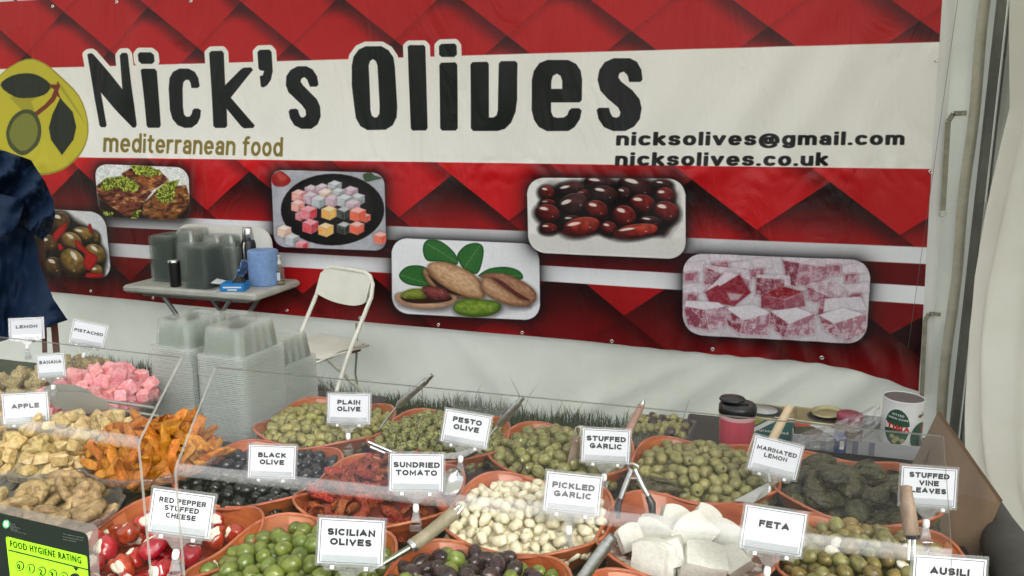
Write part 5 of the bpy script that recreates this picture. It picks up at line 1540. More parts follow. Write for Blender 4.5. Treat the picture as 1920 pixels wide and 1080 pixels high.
FE = [feta_mesh(s_) for s_ in range(5)]
FB = [(1228, 1010, .040, (72, 8, -20), 'large feta block with curved side at the left of the feta bowl'), (1265, 978, .030, (60, 25, 20), 'pointed feta wedge standing at the back of the feta bowl'), (1298, 1012, .038, (35, -30, 50), 'tilted feta block in the middle of the feta bowl'), (1362, 1022, .040, (50, 20, -35), 'squarish feta block at the right of the feta bowl'), (1222, 1052, .038, (75, 0, -8), 'feta block lying at the front left of the feta bowl'), (1318, 1056, .038, (15, 8, 10), 'feta block with shaved edges at the front of the feta bowl'), (1325, 975, .026, (40, 30, 10), 'small feta wedge at the back of the feta bowl'), (1270, 1040, .032, (60, 30, 80), 'feta piece wedged between the front blocks'), (1375, 1055, .028, (20, -20, 40), 'small feta block at the front right rim of the feta bowl'), (1185, 1010, .028, (55, -15, 30), 'feta piece leaning on the left rim of the feta bowl')]
for k, (px, py, s_, rt_, lb) in enumerate(FB):
    p = at(px, py, z=CT + .072 + (.012 if k in (1, 2) else 0))
    o = link('feta_block', FE[k % 5], None, p, tuple(R(a) for a in rt_)); o.scale = (s_, s_ * .9, s_ * .85)
    tag(o, lb, 'feta cheese')
x, y = C2('feta')
b = MB(); grid(lambda u, v: ((u - .5) * .27, (v - .5) * .25, .046 + .006 * vn(u * 5, v * 5)), 16, 16, mb=b)
tag(b.build('brine_crumbs', mat('brine_crumbs', (.20, .10, .07), .15, col2=(.62, .56, .48), ns=40, contrast=(.50, .60), bump=.6, bs=60), None, (x, y, CT)), 'milky brine with feta crumbs in the feta bowl', 'brine', kind='stuff')

# peppers stuffed with cheese
def pep_mesh(seed):
    b = MB(); n = 20
    prof = [(0, -1.0), (.30, -.98), (.62, -.84), (.88, -.50), (1.0, -.1), (.98, .25), (.86, .50), (.70, .64), (.60, .66), (.55, .58)]
    def wob(x_, y_, z_, s_):
        a = math.atan2(y_, x_)
        f = 1 + .13 * math.cos(3 * a + seed) + .10 * math.cos(5 * a + seed * 2) * (z_ > 0) + .28 * vn(math.cos(a) * 1.2 + seed, math.sin(a) * 1.2, z_ * 1.3)
        return (x_ * f * s_, y_ * f * s_ * .82, z_ * .92 + .14 * vn(x_ * 2 + seed, y_ * 2) + .12 * x_)
    vs, fs = [], []
    for r_, z_ in prof:
        for j in range(n):
            a = 2 * math.pi * j / n; vs.append(wob(r_ * math.cos(a), r_ * math.sin(a), z_, 1))
    for i in range(len(prof) - 1):
        for j in range(n): fs.append((i * n + j, i * n + (j + 1) % n, (i + 1) * n + (j + 1) % n, (i + 1) * n + j))
    b.add(vs, fs, 0, True)
    skin = b.mesh('pepper_skin', M_pep)
    c = MB(); vs, fs = [], []
    pr2 = [(.60, .55), (.58, .72), (.44, .84), (.24, .88), (.08, .86)]
    for r_, z_ in pr2:
        for j in range(n):
            a = 2 * math.pi * j / n; v_ = wob(r_ * math.cos(a), r_ * math.sin(a), z_, 1)
            vs.append((v_[0], v_[1], v_[2] + .10 * vn(v_[0] * 4, v_[1] * 4, seed)))
    for i in range(len(pr2) - 1):
        for j in range(n): fs.append((i * n + j, i * n + (j + 1) % n, (i + 1) * n + (j + 1) % n, (i + 1) * n + j))
    fs.append(tuple((len(pr2) - 1) * n + j for j in range(n)))
    c.add(vs, fs, 0, True)
    return skin, c.mesh('cheese_filling', M_cream)
PE = [pep_mesh(s_ * 2.7) for s_ in range(6)]
x, y = C2('red')
h = dome(x, y, RB, ZR - .012, .018, px=-.05, py=-.03)
core(h, x, y, RB * .95, .030, mat('heap_pepper', (.16, .02, .01), .2), 'filling', 'hidden oil and peppers under the heap')
P = drop(h, x - .01, y - .01, RB * .95, .0235, 60, 23, under=.85, spread=.92)
rg = random.Random(8)
for (a, c, z) in P:
    if a > x + .05 and c > y - .02 and rg.random() < .35: continue
    o = thing('stuffed_pepper', 'small shiny red pepper filled with white cheese in the bowl at the lower left', 'stuffed pepper', (a, c, z), (rg.uniform(.1, 1.5) * rg.choice((1, 1, -1)), rg.uniform(-.9, .9), rg.uniform(-1, 1)), 'peppers in the red pepper bowl')
    q = .0225 * rg.uniform(.85, 1.12); o.scale = (q * rg.uniform(.9, 1.1), q, q)
    m_ = rg.choice(PE); link('pepper_skin', m_[0], o); link('cheese_filling', m_[1], o)
# ================================================================== cut-glass dishes of sweets on the left
M_glass = sheet('cut_glass', (.93, .92, .90), gloss=.1, haze=.13, hcol=(.75, .72, .70), rough=.08, ior=1.7)
nn, ll = M_glass.node_tree.nodes, M_glass.node_tree.links
tcg = nn.new('ShaderNodeTexCoord'); vg = nn.new('ShaderNodeTexVoronoi'); vg.inputs['Scale'].default_value = 70
bg_ = nn.new('ShaderNodeBump'); bg_.inputs['Strength'].default_value = .9; bg_.inputs['Distance'].default_value = .004
ll.new(tcg.outputs['Object'], vg.inputs['Vector']); ll.new(vg.outputs[0], bg_.inputs['Height'])
for q in nn:
    if q.bl_idname in ('ShaderNodeBsdfGlossy', 'ShaderNodeLayerWeight', 'ShaderNodeBsdfDiffuse'): ll.new(bg_.outputs[0], q.inputs['Normal'])
M_gold = mat('gold_foot', (.50, .32, .06), .3, .9, rnd=0)
def dish(px, py, zr, R0, label, foot=.05, depth=.065):
    p = at(px, py, z=zr)
    o = thing('glass_dish', label, 'glass dish', (p.x, p.y, CT), (0, 0, random.random()), 'cut-glass dishes of sweets and dried fruit')
    H0 = zr - CT
    N = 64; b = MB(); vs, fs = [], []
    prof = [(.25, foot + .004), (.45, foot + .010), (.70, foot + .026), (.90, foot + depth * .72), (1.0, H0)]
    for pr_, z_ in prof + [(r_ - .03, z_ + .004) for r_, z_ in reversed(prof)]:
        for k in range(N):
            a = 2 * math.pi * k / N; f = 1 + .018 * math.cos(a * 16) * pr_
            vs.append((pr_ * R0 * f * math.cos(a), pr_ * R0 * f * math.sin(a), z_ + (.003 * math.cos(a * 16) if pr_ > .95 else 0)))
    L = len(prof) * 2
    for i in range(L - 1):
        for k in range(N): fs.append((i * N + k, i * N + (k + 1) % N, (i + 1) * N + (k + 1) % N, (i + 1) * N + k))
    b.add(vs, fs, 0, True); b.build('glass_bowl', M_glass, o)
    MB().lathe([(0, 0), (R0 * .52, 0), (R0 * .52, .004), (R0 * .40, .012), (R0 * .16, .020), (R0 * .13, foot - .008), (R0 * .30, foot + .004), (0, foot + .005)], 32).build('foot', M_gold, o)
    return o, p.x, p.y
def heap_round(x, y, R0, zt, hc, r, N, seed, under, spread=.93, coredrop=1.6, m=None, nm=''):
    def h(a, c):
        u = math.hypot(a - x, c - y) / R0
        return -1 if u > 1.05 else zt + hc * (1 - u * u)
    b = MB(); n = 20
    vs = [(0, 0, h(x, y) - r * coredrop - CT)]; fs = []
    for j in range(1, 8):
        for k in range(n):
            a = 2 * math.pi * k / n; q = R0 * .93 * j / 7
            vs.append((q * math.cos(a), q * math.sin(a), zt + hc * (1 - (q / R0) ** 2) - r * coredrop - CT - (0.012 if j == 7 else 0)))
    for k in range(n):
        fs.append((0, 1 + k, 1 + (k + 1) % n))
        for j in range(6): fs.append((1 + j * n + k, 1 + (j + 1) * n + k, 1 + (j + 1) * n + (k + 1) % n, 1 + j * n + (k + 1) % n))
    b.add(vs, fs, 0, True); tag(b.build('filling', m, None, (x, y, CT)), 'hidden body of the heap in the glass dish of ' + nm, 'food heap', None, 'stuff')
    rg = np.random.default_rng(seed); P = np.zeros((0, 3))
    for i in range(N):
        best = None
        for c in (rg.random((60, 2)) * 2 - 1) * R0:
            if math.hypot(*c) > R0 - r * .5: continue
            hh = h(x + c[0], y + c[1]); z = hh - 2 * r * under
            if len(P):
                d2 = (P[:, 0] - x - c[0]) ** 2 + (P[:, 1] - y - c[1]) ** 2; mm = d2 < (2 * r * spread) ** 2
                if mm.any(): z = max(z, (P[mm, 2] + np.sqrt((2 * r * spread) ** 2 - d2[mm])).max())
            if best is None or z - hh < best[0]: best = (z - hh, x + c[0], y + c[1], z)
        if best is None or best[0] > r * .6: break
        P = np.vstack([P, best[1:]])
    return P
def cube_mesh(name, m, seed, k=.10, sx=1, sy=1, sz=1, bev=.16):
    b = MB().box((0, 0, 0), (2 * sx, 2 * sy, 2 * sz), bev=bev)
    rg = random.Random(seed)
    b.v = [(x_ * (1 + k * vn(x_ + seed, y_, z_)) + k * .5 * y_ * rg.uniform(-.2, 1) * 0, y_ * (1 + k * vn(y_, z_ + seed, x_)), z_ * (1 + k * vn(z_, x_, y_ + seed))) for x_, y_, z_ in b.v]
    return b.mesh(name, m)
PK = [cube_mesh('pink_cube', M_pink, s_, .28) for s_ in range(5)]
PL = [cube_mesh('pale_cube', M_pale, s_, .45, 1, .85, .7, .25) for s_ in range(5)]
CRB = [lump('crumbed_cube', M_crumb, 1.15, 1, .9, s_, n=14, k=.75, fr=1.9) for s_ in range(5)]
o, x, y = dish(50, 742, .915, .150, 'cut-glass dish of crumb-coated lumps at the far left under the lemon card', .05)
P = heap_round(x + .015, y + .02, .145, .925, .040, .023, 75, 31, .8, m=mat('heap_brown', (.16, .11, .05), .8), nm='crumb-coated lumps')
scatter(P, CRB, 'crumbed_lokum', 'brown crumb-coated lump heaped in the far left dish under the lemon card', 'sweet', 'crumb-coated sweets', .0215, 3, flat=.6)
o, x, y = dish(140, 690, .915, .10, 'low dish of brown lumps behind the banana card', .045)
P = heap_round(x, y, .098, .915, .02, .022, 30, 36, .8, m=mat('heap_brown2', (.16, .11, .05), .8), nm='brown lumps')
scatter(P, CRB, 'crumbed_lokum', 'brown crumb-coated lump in the dish behind the banana card', 'sweet', 'crumb-coated sweets behind', .0205, 4, flat=.6)
o, x, y = dish(186, 748, .915, .150, 'cut-glass dish of pink sugared cubes under the pistachio card', .05)
P = heap_round(x, y, .140, .93, .062, .0165, 150, 32, .85, spread=.97, m=mat('heap_pink', (.60, .22, .24), .4), nm='pink cubes')
scatter(P, PK, 'pink_lokum', 'pink sugared cube heaped in the dish under the pistachio card', 'turkish delight', 'pink cubes under the pistachio card', .0148, 5, flat=1.2)
o, x, y = dish(128, 838, .915, .165, 'wide cut-glass dish of pale yellow cubes under the apple card', .045)
P = heap_round(x, y, .155, .925, .045, .0165, 150, 33, .8, spread=.97, m=mat('heap_pale', (.42, .33, .17), .4), nm='pale cubes')
scatter(P, PL, 'pale_lokum', 'pale yellow translucent sweet heaped in the wide dish right of the apple card', 'turkish delight', 'pale sweets by the apple card', .0155, 6, flat=1.2)
o, x, y = dish(-55, 790, .915, .14, 'cut-glass dish of pale sweets cut by the left edge behind the apple card', .045)
P = heap_round(x, y, .133, .925, .05, .017, 90, 37, .8, spread=.97, m=mat('heap_pale2', (.42, .33, .17), .4), nm='pale sweets at the left edge')
scatter(P, PL, 'pale_lokum', 'pale yellow sweet at the left edge behind the apple card', 'turkish delight', 'pale sweets at the left edge', .016, 7, flat=1.2)
# mango
MG = [strip_mesh('mango_strip', M_mango, 2.7, .82, .07, s_ + 20, 1.5, nu=12, nv=5, ragged=.6) for s_ in range(6)]
o, x, y = dish(290, 853, .918, .142, 'cut-glass dish on a gold foot heaped with orange dried mango', .05)
P = heap_round(x, y, .132, .925, .062, .0145, 150, 34, .8, spread=.90, m=mat('heap_mango', (.40, .13, .01), .5), nm='dried mango')
scatter(P, MG, 'dried_mango', 'orange curled strip of dried mango in the dish between the two clear screens', 'dried mango', 'mango strips', .0145, 8, flat=.75)
# figs
def fig_mesh(seed):
    b = MB(); n = 18
    prof = [(0, -.34), (.45, -.40), (.85, -.30), (1.05, -.02), (.95, .26), (.62, .36), (.38, .27), (.22, .16), (.08, .13), (0, .15)]
    vs, fs = [], []
    for r_, z_ in prof:
        for j in range(n):
            a = 2 * math.pi * j / n
            f = 1 + .14 * vn(math.cos(a) * 1.3 + seed, math.sin(a) * 1.3, z_) + .035 * math.cos(a * 9 + seed) * (r_ > .3)
            e_ = .50 * max(0, math.cos(a - 1)) ** 9 * (r_ > .8)
            vs.append((r_ * (f + e_) * math.cos(a), r_ * (f + e_) * math.sin(a), z_ + .14 * vn(r_ * math.cos(a) * 1.5, r_ * math.sin(a) * 1.5, seed) + .04 * math.sin(a * 7 + seed)))
    for i in range(len(prof) - 1):
        for j in range(n): fs.append((i * n + j, i * n + (j + 1) % n, (i + 1) * n + (j + 1) % n, (i + 1) * n + j))
    b.add(vs, fs, 0, True)
    return b.mesh('fig', M_fig)
FG = [fig_mesh(s_) for s_ in range(6)]
o, x, y = dish(84, 955, .900, .140, 'cut-glass dish of dried figs behind the food hygiene sticker', .03)
P = heap_round(x - .012, y - .004, .120, .898, .034, .0205, 36, 35, .75, spread=.92, m=mat('heap_fig', (.16, .11, .05), .7), nm='figs')
rg = random.Random(9)
for (a, c, z) in P:
    q = .0262 * rg.uniform(.9, 1.12)
    o = link('dried_fig', rg.choice(FG), None, (a, c, z), (rg.gauss(.15, .75), rg.gauss(0, .6), rg.uniform(0, 6.28))); o.scale = (q, q, q)
    tag(o, 'dried tan fig heaped in the glass dish behind the hygiene sticker', 'dried fig', 'dried figs')
o, x, y = dish(-45, 880, .93, .085, 'small cut-glass dish poking in at the left edge beside the figs', .05)

# ================================================================== utensils
def P2(lst):
    return [at(px, py, y=yy) if zz_ is None else at(px, py, z=zz_) for px, py, yy, zz_ in lst]
def util(name, label, cat, parts):
    """parts: (part name, path of (px, py, depth y), radii, material, squash)"""
    p0 = at(parts[0][1][0][0], parts[0][1][0][1], y=parts[0][1][0][2])
    o = thing(name, label, cat, p0)
    for pn, path, r_, m_ in parts:
        MB().tube([at(a, c, y=d_) - p0 for a, c, d_ in path], r_, 10).build(pn, m_, o)
    return o, p0
def ladle(o, p0, px, py, y, w, l, ang, m=M_steelb, name='bowl_end', dome_=.4):
    b = MB()
    for s_ in (1, -1):
        grid(lambda u, v: ((u * 2 - 1) * w * math.sqrt(max(0, 1 - (2 * v - 1) ** 2)), (v * 2 - 1) * l, dome_ * w * ((u * 2 - 1) ** 2 + (2 * v - 1) ** 2) + s_ * .0006), 10, 10, mb=b)
    return b.build(name, m, o, at(px, py, y=y) - p0, ang)
o, p0 = util('serving_spoon', 'steel-handled spoon standing in the plain olive bowl, its tip highest of all', 'spoon', [
    ('handle', [(744, 763, -2.40), (750, 757, -2.40), (800, 713, -2.40)], [.005, .0095, .0085], M_steelb),
    ('handle_tip', [(800, 713, -2.40), (810, 703, -2.40)], [.0065, .0055], M_steelb),
    ('stem', [(744, 763, -2.40), (728, 782, -2.41), (706, 812, -2.43)], .0026, M_steel)])
ladle(o, p0, 692, 823, -2.43, .026, .034, (R(20), 0, R(30)))
o, p0 = util('serving_spoon', 'steel-handled slotted spoon resting in the pesto olive bowl behind its card', 'spoon', [
    ('handle', [(934, 798, -2.38), (940, 792, -2.38), (973, 754, -2.38)], [.005, .010, .009], M_steelb),
    ('handle_tip', [(973, 754, -2.38), (981, 745, -2.38)], [.0065, .0055], M_steelb),
    ('stem', [(934, 798, -2.38), (915, 820, -2.41), (893, 846, -2.46)], .0026, M_steel)])
ladle(o, p0, 868, 862, -2.55, .030, .050, (R(14), R(-8), R(-70)))
b = MB()
for i in range(5):
    for j in range(3): b.lathe([(0, .0), (.0022, 0), (.0022, .001), (0, .001)], 6, (-.016 + .016 * j * 1.0, -.03 + .015 * i, .0035))
b.build('slots', M_black, o, at(868, 860, y=-2.553) - p0, (R(14), R(-8), R(-70)))
o, p0 = util('wooden_spatula', 'tool with riveted worn wooden handle and steel loop standing in the stuffed garlic bowl', 'kitchen tool', [
    ('handle', [(1066, 892, -2.52), (1076, 850, -2.50), (1082, 818, -2.48)], [.011, .0105, .010], M_woodh),
    ('hanging_loop', [(1078, 818, -2.48), (1080, 802, -2.475), (1087, 799, -2.475), (1089, 806, -2.475), (1087, 818, -2.48)], .0022, M_steelb)])
for (px, py) in ((1073, 876), (1081, 828)):
    MB().lathe([(0, -.001), (.003, 0), (.003, .002), (0, .002)], 8, at(px, py, y=-2.512) - p0, axis=Euler((R(90), 0, 0)).to_matrix()).build('rivet', M_steel, o)
o, p0 = util('wooden_spatula', 'wood-handled tool with pointed steel tip rising behind the stuffed garlic card', 'kitchen tool', [
    ('handle', [(1176, 815, -2.40), (1190, 785, -2.38), (1203, 760, -2.36)], [.010, .009, .008], mat('pinkish_wood', (.24, .13, .09), .6, col2=(.32, .19, .14), ns=12)),
    ('steel_tip', [(1201, 763, -2.36), (1205, 755, -2.36), (1208, 747, -2.355)], [.007, .006, .001], M_steelb)])
o, p0 = util('wooden_spatula', 'pale wooden handle leaning behind the marinated lemon card', 'kitchen tool', [
    ('handle', [(1444, 832, -2.28), (1462, 798, -2.26), (1481, 762, -2.24)], [.010, .010, .009], M_woodl)])
o, p0 = util('cocktail_stick', 'thin wooden cocktail stick standing beside the marinated lemon card', 'stick', [
    ('shaft', [(1401, 853, -2.45), (1414, 814, -2.43)], [.0016, .0012], M_woodl)])
o, p0 = util('tongs', 'steel tongs with black tips standing open at the back of the feta bowl', 'tongs', [
    ('arm', [(1185, 880, -2.68), (1172, 912, -2.69), (1163, 936, -2.70)], [.0055, .006, .005], M_steelb),
    ('arm', [(1190, 880, -2.68), (1205, 912, -2.69), (1217, 932, -2.70)], [.0055, .006, .005], M_steelb),
    ('grip', [(1163, 934, -2.70), (1158, 950, -2.705), (1160, 972, -2.71)], [.006, .007, .005], M_black),
    ('grip', [(1215, 930, -2.70), (1222, 944, -2.705), (1224, 975, -2.71)], [.006, .008, .006], M_black),
    ('brace', [(1180, 897, -2.695), (1194, 897, -2.695)], .002, M_steelb)])
c = at(1187, 876, y=-2.68) - p0
MB().tube([c + Vector((.010 * math.cos(a), 0, .007 * math.sin(a))) for a in [i * math.pi / 6 for i in range(13)]], .0028, 6, cap=False).build('ring', M_steelb, o)
o, p0 = util('scoop', 'steel scoop lying at the front right of the mixed olives under the marinated lemon clip', 'scoop', [
    ('stem', [(1444, 905, -2.56), (1440, 880, -2.54)], .003, M_steelb)])
b = MB().prism([at(1376, 940, z=ZR + .016) - p0, at(1442, 905, z=ZR + .034) - p0, at(1440, 928, z=ZR + .02) - p0, at(1412, 944, z=ZR + .014) - p0], (0, 0, .0015)); b.build('blade', M_steel, o)
o, p0 = util('wooden_spatula', 'long worn wooden handle with steel blade lying between the front green olives and the garlic', 'kitchen tool', [
    ('handle', [(775, 1022, -2.98), (800, 1004, -2.96), (853, 960, -2.92)], [.0125, .0125, .0125], mat('grey_wood', (.17, .14, .085), .55, col2=(.26, .22, .14), ns=8, stretch=(5, 5, 1), bump=.3, bs=80)),
    ('ferrule', [(776, 1021, -2.98), (770, 1026, -2.985)], [.0135, .012], M_steelb),
    ('blade', [(772, 1025, -2.98), (720, 1056, -3.02), (650, 1095, -3.06)], [.006, .0055, .005], mat('dark_steel', (.22, .25, .18), .3, .9)),
    ('loop', [(846, 962, -2.92), (860, 948, -2.91), (868, 950, -2.91), (857, 964, -2.92)], .003, M_steel)])
o, p0 = util('steel_handle_tool', 'flat grey steel handle pointing up between the garlic and feta bowls', 'kitchen tool', [
    ('handle', [(1085, 1095, -2.98), (1115, 1052, -2.97), (1140, 1018, -2.96)], [.010, .010, .010], M_steelb),
    ('end_cap', [(1140, 1018, -2.96), (1150, 1006, -2.957)], [.0085, .008], M_steelb)])
o, p0 = util('wooden_spatula', 'tool with brown wooden handle and steel loop standing left of the stuffed vine leaves card', 'kitchen tool', [
    ('handle', [(1709, 1004, -2.84), (1702, 950, -2.82), (1698, 912, -2.80)], [.0125, .0115, .009], M_woodh),
    ('prong', [(1706, 1000, -2.84), (1703, 1050, -2.86)], .0030, M_steel),
    ('prong', [(1714, 1000, -2.84), (1714, 1052, -2.86)], .0030, M_steel),
    ('ferrule', [(1710, 1002, -2.84), (1711, 1010, -2.842)], [.012, .010], M_black)])
o, p0 = util('tongs', 'flat steel tong arms lying on the left rim of the pesto olive bowl', 'tongs', [
    ('arm', [(690, 829, -2.60), (745, 852, -2.58)], .0045, M_steel),
    ('arm', [(694, 838, -2.62), (745, 860, -2.60)], .0045, M_steelb)])
o, p0 = util('scoop', 'shiny scalloped steel scoop head at the right of the sundried tomatoes', 'scoop', [
    ('stem', [(836, 886, -2.70), (846, 905, -2.71)], .004, M_steel)])
ladle(o, p0, 845, 908, -2.72, .022, .032, (R(40), R(25), R(10)), M_steel)
# scalloped tongs lying over the sweets
p0 = at(150, 752, z=.965)
o = thing('tongs', 'steel tongs with scalloped grey ends lying across the glass dishes of sweets', 'tongs', p0, (R(-4), R(5), YAW - R(4)))
for k, (dx, dz, s_) in enumerate(((-.02, .018, 1), (.015, -.0, 1.25))):
    pts = []
    for i in range(28):
        a = 2 * math.pi * i / 28
        f = 1 + .07 * abs(math.cos(a * 5)) * (1 if math.cos(a) < .5 else 0)
        pts.append((dx - .01 + .060 * s_ * math.cos(a) * f, -.012 * k, dz + .020 * s_ * math.sin(a) * f))
    MB().prism(pts, (0, .0018, 0)).build('scalloped_end', mat('satin_steel', (.42, .40, .35), .45, .8), o)
MB().box((.10, .004, .005), (.17, .010, .006), rot=(0, R(2), 0), bev=.002).build('arm', M_steelb, o)
MB().box((.12, -.006, -.010), (.17, .010, .006), rot=(0, R(3), 0), bev=.002).build('arm', M_steelb, o)

# ================================================================== name cards in clear clip holders
def text_mesh(name, lines, cap, m, offset=.022, xs=1.06, smear=.032, lead=1.42, align='CENTER'):
    c = bpy.data.curves.new('t', 'FONT'); c.body = '\n'.join(lines); c.size = 1; c.offset = offset; c.resolution_u = 2; c.align_x = align
    c.space_line = lead * .62; c.space_character = 1.2
    o = bpy.data.objects.new('t', c); COL.objects.link(o)
    me = bpy.data.meshes.new_from_object(o.evaluated_get(bpy.context.evaluated_depsgraph_get()))
    bpy.data.objects.remove(o); bpy.data.curves.remove(c)
    s_ = cap / CAPH
    n = len(me.vertices); co = np.zeros(n * 3); me.vertices.foreach_get('co', co); co = co.reshape(-1, 3)
    yc = (co[:, 1].max() + co[:, 1].min()) / 2
    X = co[:, 0] * s_ * xs; Z = (co[:, 1] - yc) * s_
    me.vertices.foreach_set('co', np.stack([X, np.zeros(n), Z], 1).ravel())
    if smear:
        b2 = MB(); vs_ = [tuple(v.co) for v in me.vertices]; fs_ = [tuple(p.vertices) for p in me.polygons]
        for k_, dx_ in enumerate((-smear, 0, smear)): b2.add([(x_ + dx_ * s_, y_ - .00008 * k_ * (cap < .1), z_) for x_, y_, z_ in vs_], fs_)
        bpy.data.meshes.remove(me); me = b2.mesh(name, m)
    me.name = name; me.materials.clear(); me.materials.append(m); me.update()
    return me
SLV = MB().box((0, .0012, .035), (.108, .0018, .078), bev=.0006).mesh('sleeve', M_clear)
PAP = MB().box((0, 0, .035), (.100, .0006, .069)).mesh('paper', M_card)
fm = MB()
for (cx_, cz_, dx_, dz_) in ((0, .067, .094, .0009), (0, .003, .094, .0009), (-.0468, .035, .0009, .065), (.0468, .035, .0009, .065)): fm.box((cx_, -.0005, cz_), (dx_, .0003, dz_))
FRM = fm.mesh('printed_frame', M_ink)
hb = MB().box((0, -.001, -.005), (.080, .005, .009), bev=.001)
hb.box((0, -.0028, .006), (.086, .0012, .018))
hb.prism([(-.018, -.002, -.0095), (.018, -.002, -.0095), (.005, -.002, -.024), (-.005, -.002, -.024)], (0, .003, 0))
HNG = hb.mesh('hinge_bar', M_clear)
hp = MB()
for s_ in (-1, 1): hp.box((s_ * .026, -.0035, -.004), (.006, .004, .005))
PIN = hp.mesh('hinge_pin', mat('milky_pin', (.75, .75, .73), .3))
BAL = MB().lathe([(0, -.009), (.0045, -.008), (.0058, -.004), (.0058, .003), (.0045, .007), (0, .008)], 12).mesh('swivel', M_ball)
cl = MB()
cl.prism([(-.005, 0, 0), (.005, 0, 0), (.009, -.002, -.020), (-.009, -.002, -.020)], (0, .002, 0))
cl.prism([(-.005, .006, 0), (.005, .006, 0), (.011, .014, -.030), (-.011, .014, -.030)], (0, .002, 0))
cl.box((0, -.004, -.030), (.022, .003, .014), rot=(.4, 0, 0), bev=.001); cl.box((0, .004, -.006), (.012, .010, .006), bev=.001)
cl.box((-.010, .004, -.024), (.002, .016, .003)); cl.box((.010, .004, -.024), (.002, .016, .003))
CLP = cl.mesh('clamp', M_clear)
def card(px, py, wpx, roll, lines, label, cap=.0115, yaw=0, tilt=12, ink=M_ink, hinge=True, sx=1.0, sz=1.0, dmul=1.0, clampdrop=0.0, txt_dz=0.004, swing=0):
    d_ = .100 * FPX / wpx * dmul
    p = at(px, py, d=d_)
    o = thing('name_card', label, 'name card', (0, 0, 0), (0, 0, 0))
    Mx = Matrix.Rotation(YAW + R(yaw), 4, 'Z') @ Matrix.Rotation(-R(tilt), 4, 'X') @ Matrix.Rotation(R(roll), 4, 'Y')
    o.rotation_euler = Mx.to_euler()
    o.location = p - (Mx.to_3x3() @ Vector((0, 0, .035))) * 1.0
    o.scale = (sx, 1, sz)
    cap = min(cap, .084 / max(layout(q_, .26, .13, .45, .92)[1] for q_ in lines))
    pa = link('paper', PAP, o); link('sleeve', SLV, o); link('printed_frame', FRM, pa)
    link('lettering', stroke_mesh(lines, cap, t=.30 if len(max(lines, key=len)) < 9 else .25, xs=.92 if len(max(lines, key=len)) < 10 else .80).mesh('lettering', ink), pa, (0, -.0007, .038 + txt_dz))
    if hinge:
        hg = link('hinge_bar', HNG, o); link('hinge_pin', PIN, hg)
        iv = Mx.to_3x3().inverted()
        link('swivel', BAL, o, (0, 0, -.031)); 
        link('clamp', CLP, o, (0, 0, -.038), (0, R(-roll + swing), 0))
    return o
card(50, 616, 54, 4, ['LEMON'], 'white card reading LEMON, farthest left, slanting in front of the tarpaulin', .0115, yaw=32, tilt=18, ink=M_inkg)
card(166, 626, 62, 14, ['PISTACHIO'], 'white card reading PISTACHIO above the pink cubes', .0115, yaw=8, tilt=8, txt_dz=.002)
card(95, 680, 62, -7, ['BANANA'], 'white card reading BANANA in front of the crumb-coated lumps', .0115, yaw=-14, tilt=8, ink=M_inkg, txt_dz=.008, dmul=.80, sx=.8, sz=.8)
card(48, 765, 82, -2, ['APPLE'], 'white card reading APPLE above the pale yellow sweets', .0115, yaw=5, tilt=8, ink=M_inkg, txt_dz=.002)
card(340, 963, 116, 7.5, ['RED PEPPER', 'STUFFED', 'CHEESE'], 'white card reading RED PEPPER STUFFED CHEESE over the red peppers', .0098, txt_dz=.004)
card(510, 866, 88, 2, ['BLACK', 'OLIVE'], 'white card reading BLACK OLIVE over the black olives', .0108, txt_dz=.004)
card(654, 766, 79, 1, ['PLAIN', 'OLIVE'], 'white card reading PLAIN OLIVE over the pale green olives', .0115, txt_dz=.004)
card(874, 804, 87, 10, ['PESTO', 'OLIVE'], 'white card reading PESTO OLIVE over the herb-covered olives', .0115, txt_dz=.006)
card(1136, 836, 89, 3, ['STUFFED', 'GARLIC'], 'white card reading STUFFED GARLIC beside the wooden handle', .0112, txt_dz=.004)
card(1454, 858, 92, 14, ['MARINATED', 'LEMON'], 'white card reading MARINATED LEMON over the mixed olives, tilted right', .0115, swing=22)
card(1741, 913, 104, 4, ['STUFFED', 'VINE', 'LEAVES'], 'white card reading STUFFED VINE LEAVES sticking out past the clear screen', .0098)
card(781, 886, 100, 1, ['SUNDRIED', 'TOMATO'], 'white card reading SUNDRIED TOMATO over the tomatoes', .0112, txt_dz=.004)
card(1074, 925, 104, 6, ['PICKLED', 'GARLIC'], 'white card reading PICKLED GARLIC over the garlic cloves', .0112, ink=M_inkg, txt_dz=.002)
card(1450, 995, 116, 9, ['FETA'], 'white card reading FETA beside the feta blocks', .0115, txt_dz=.006)
card(658, 1016, 122, 3, ['SICILIAN', 'OLIVES'], 'white card reading SICILIAN OLIVES over the large bright green olives', .0108)
card(1779, 1092, 136, 4, ['AUSILI'], 'white card cut off by the bottom edge, lower right, partly past the clear screen', .0105, txt_dz=.012)

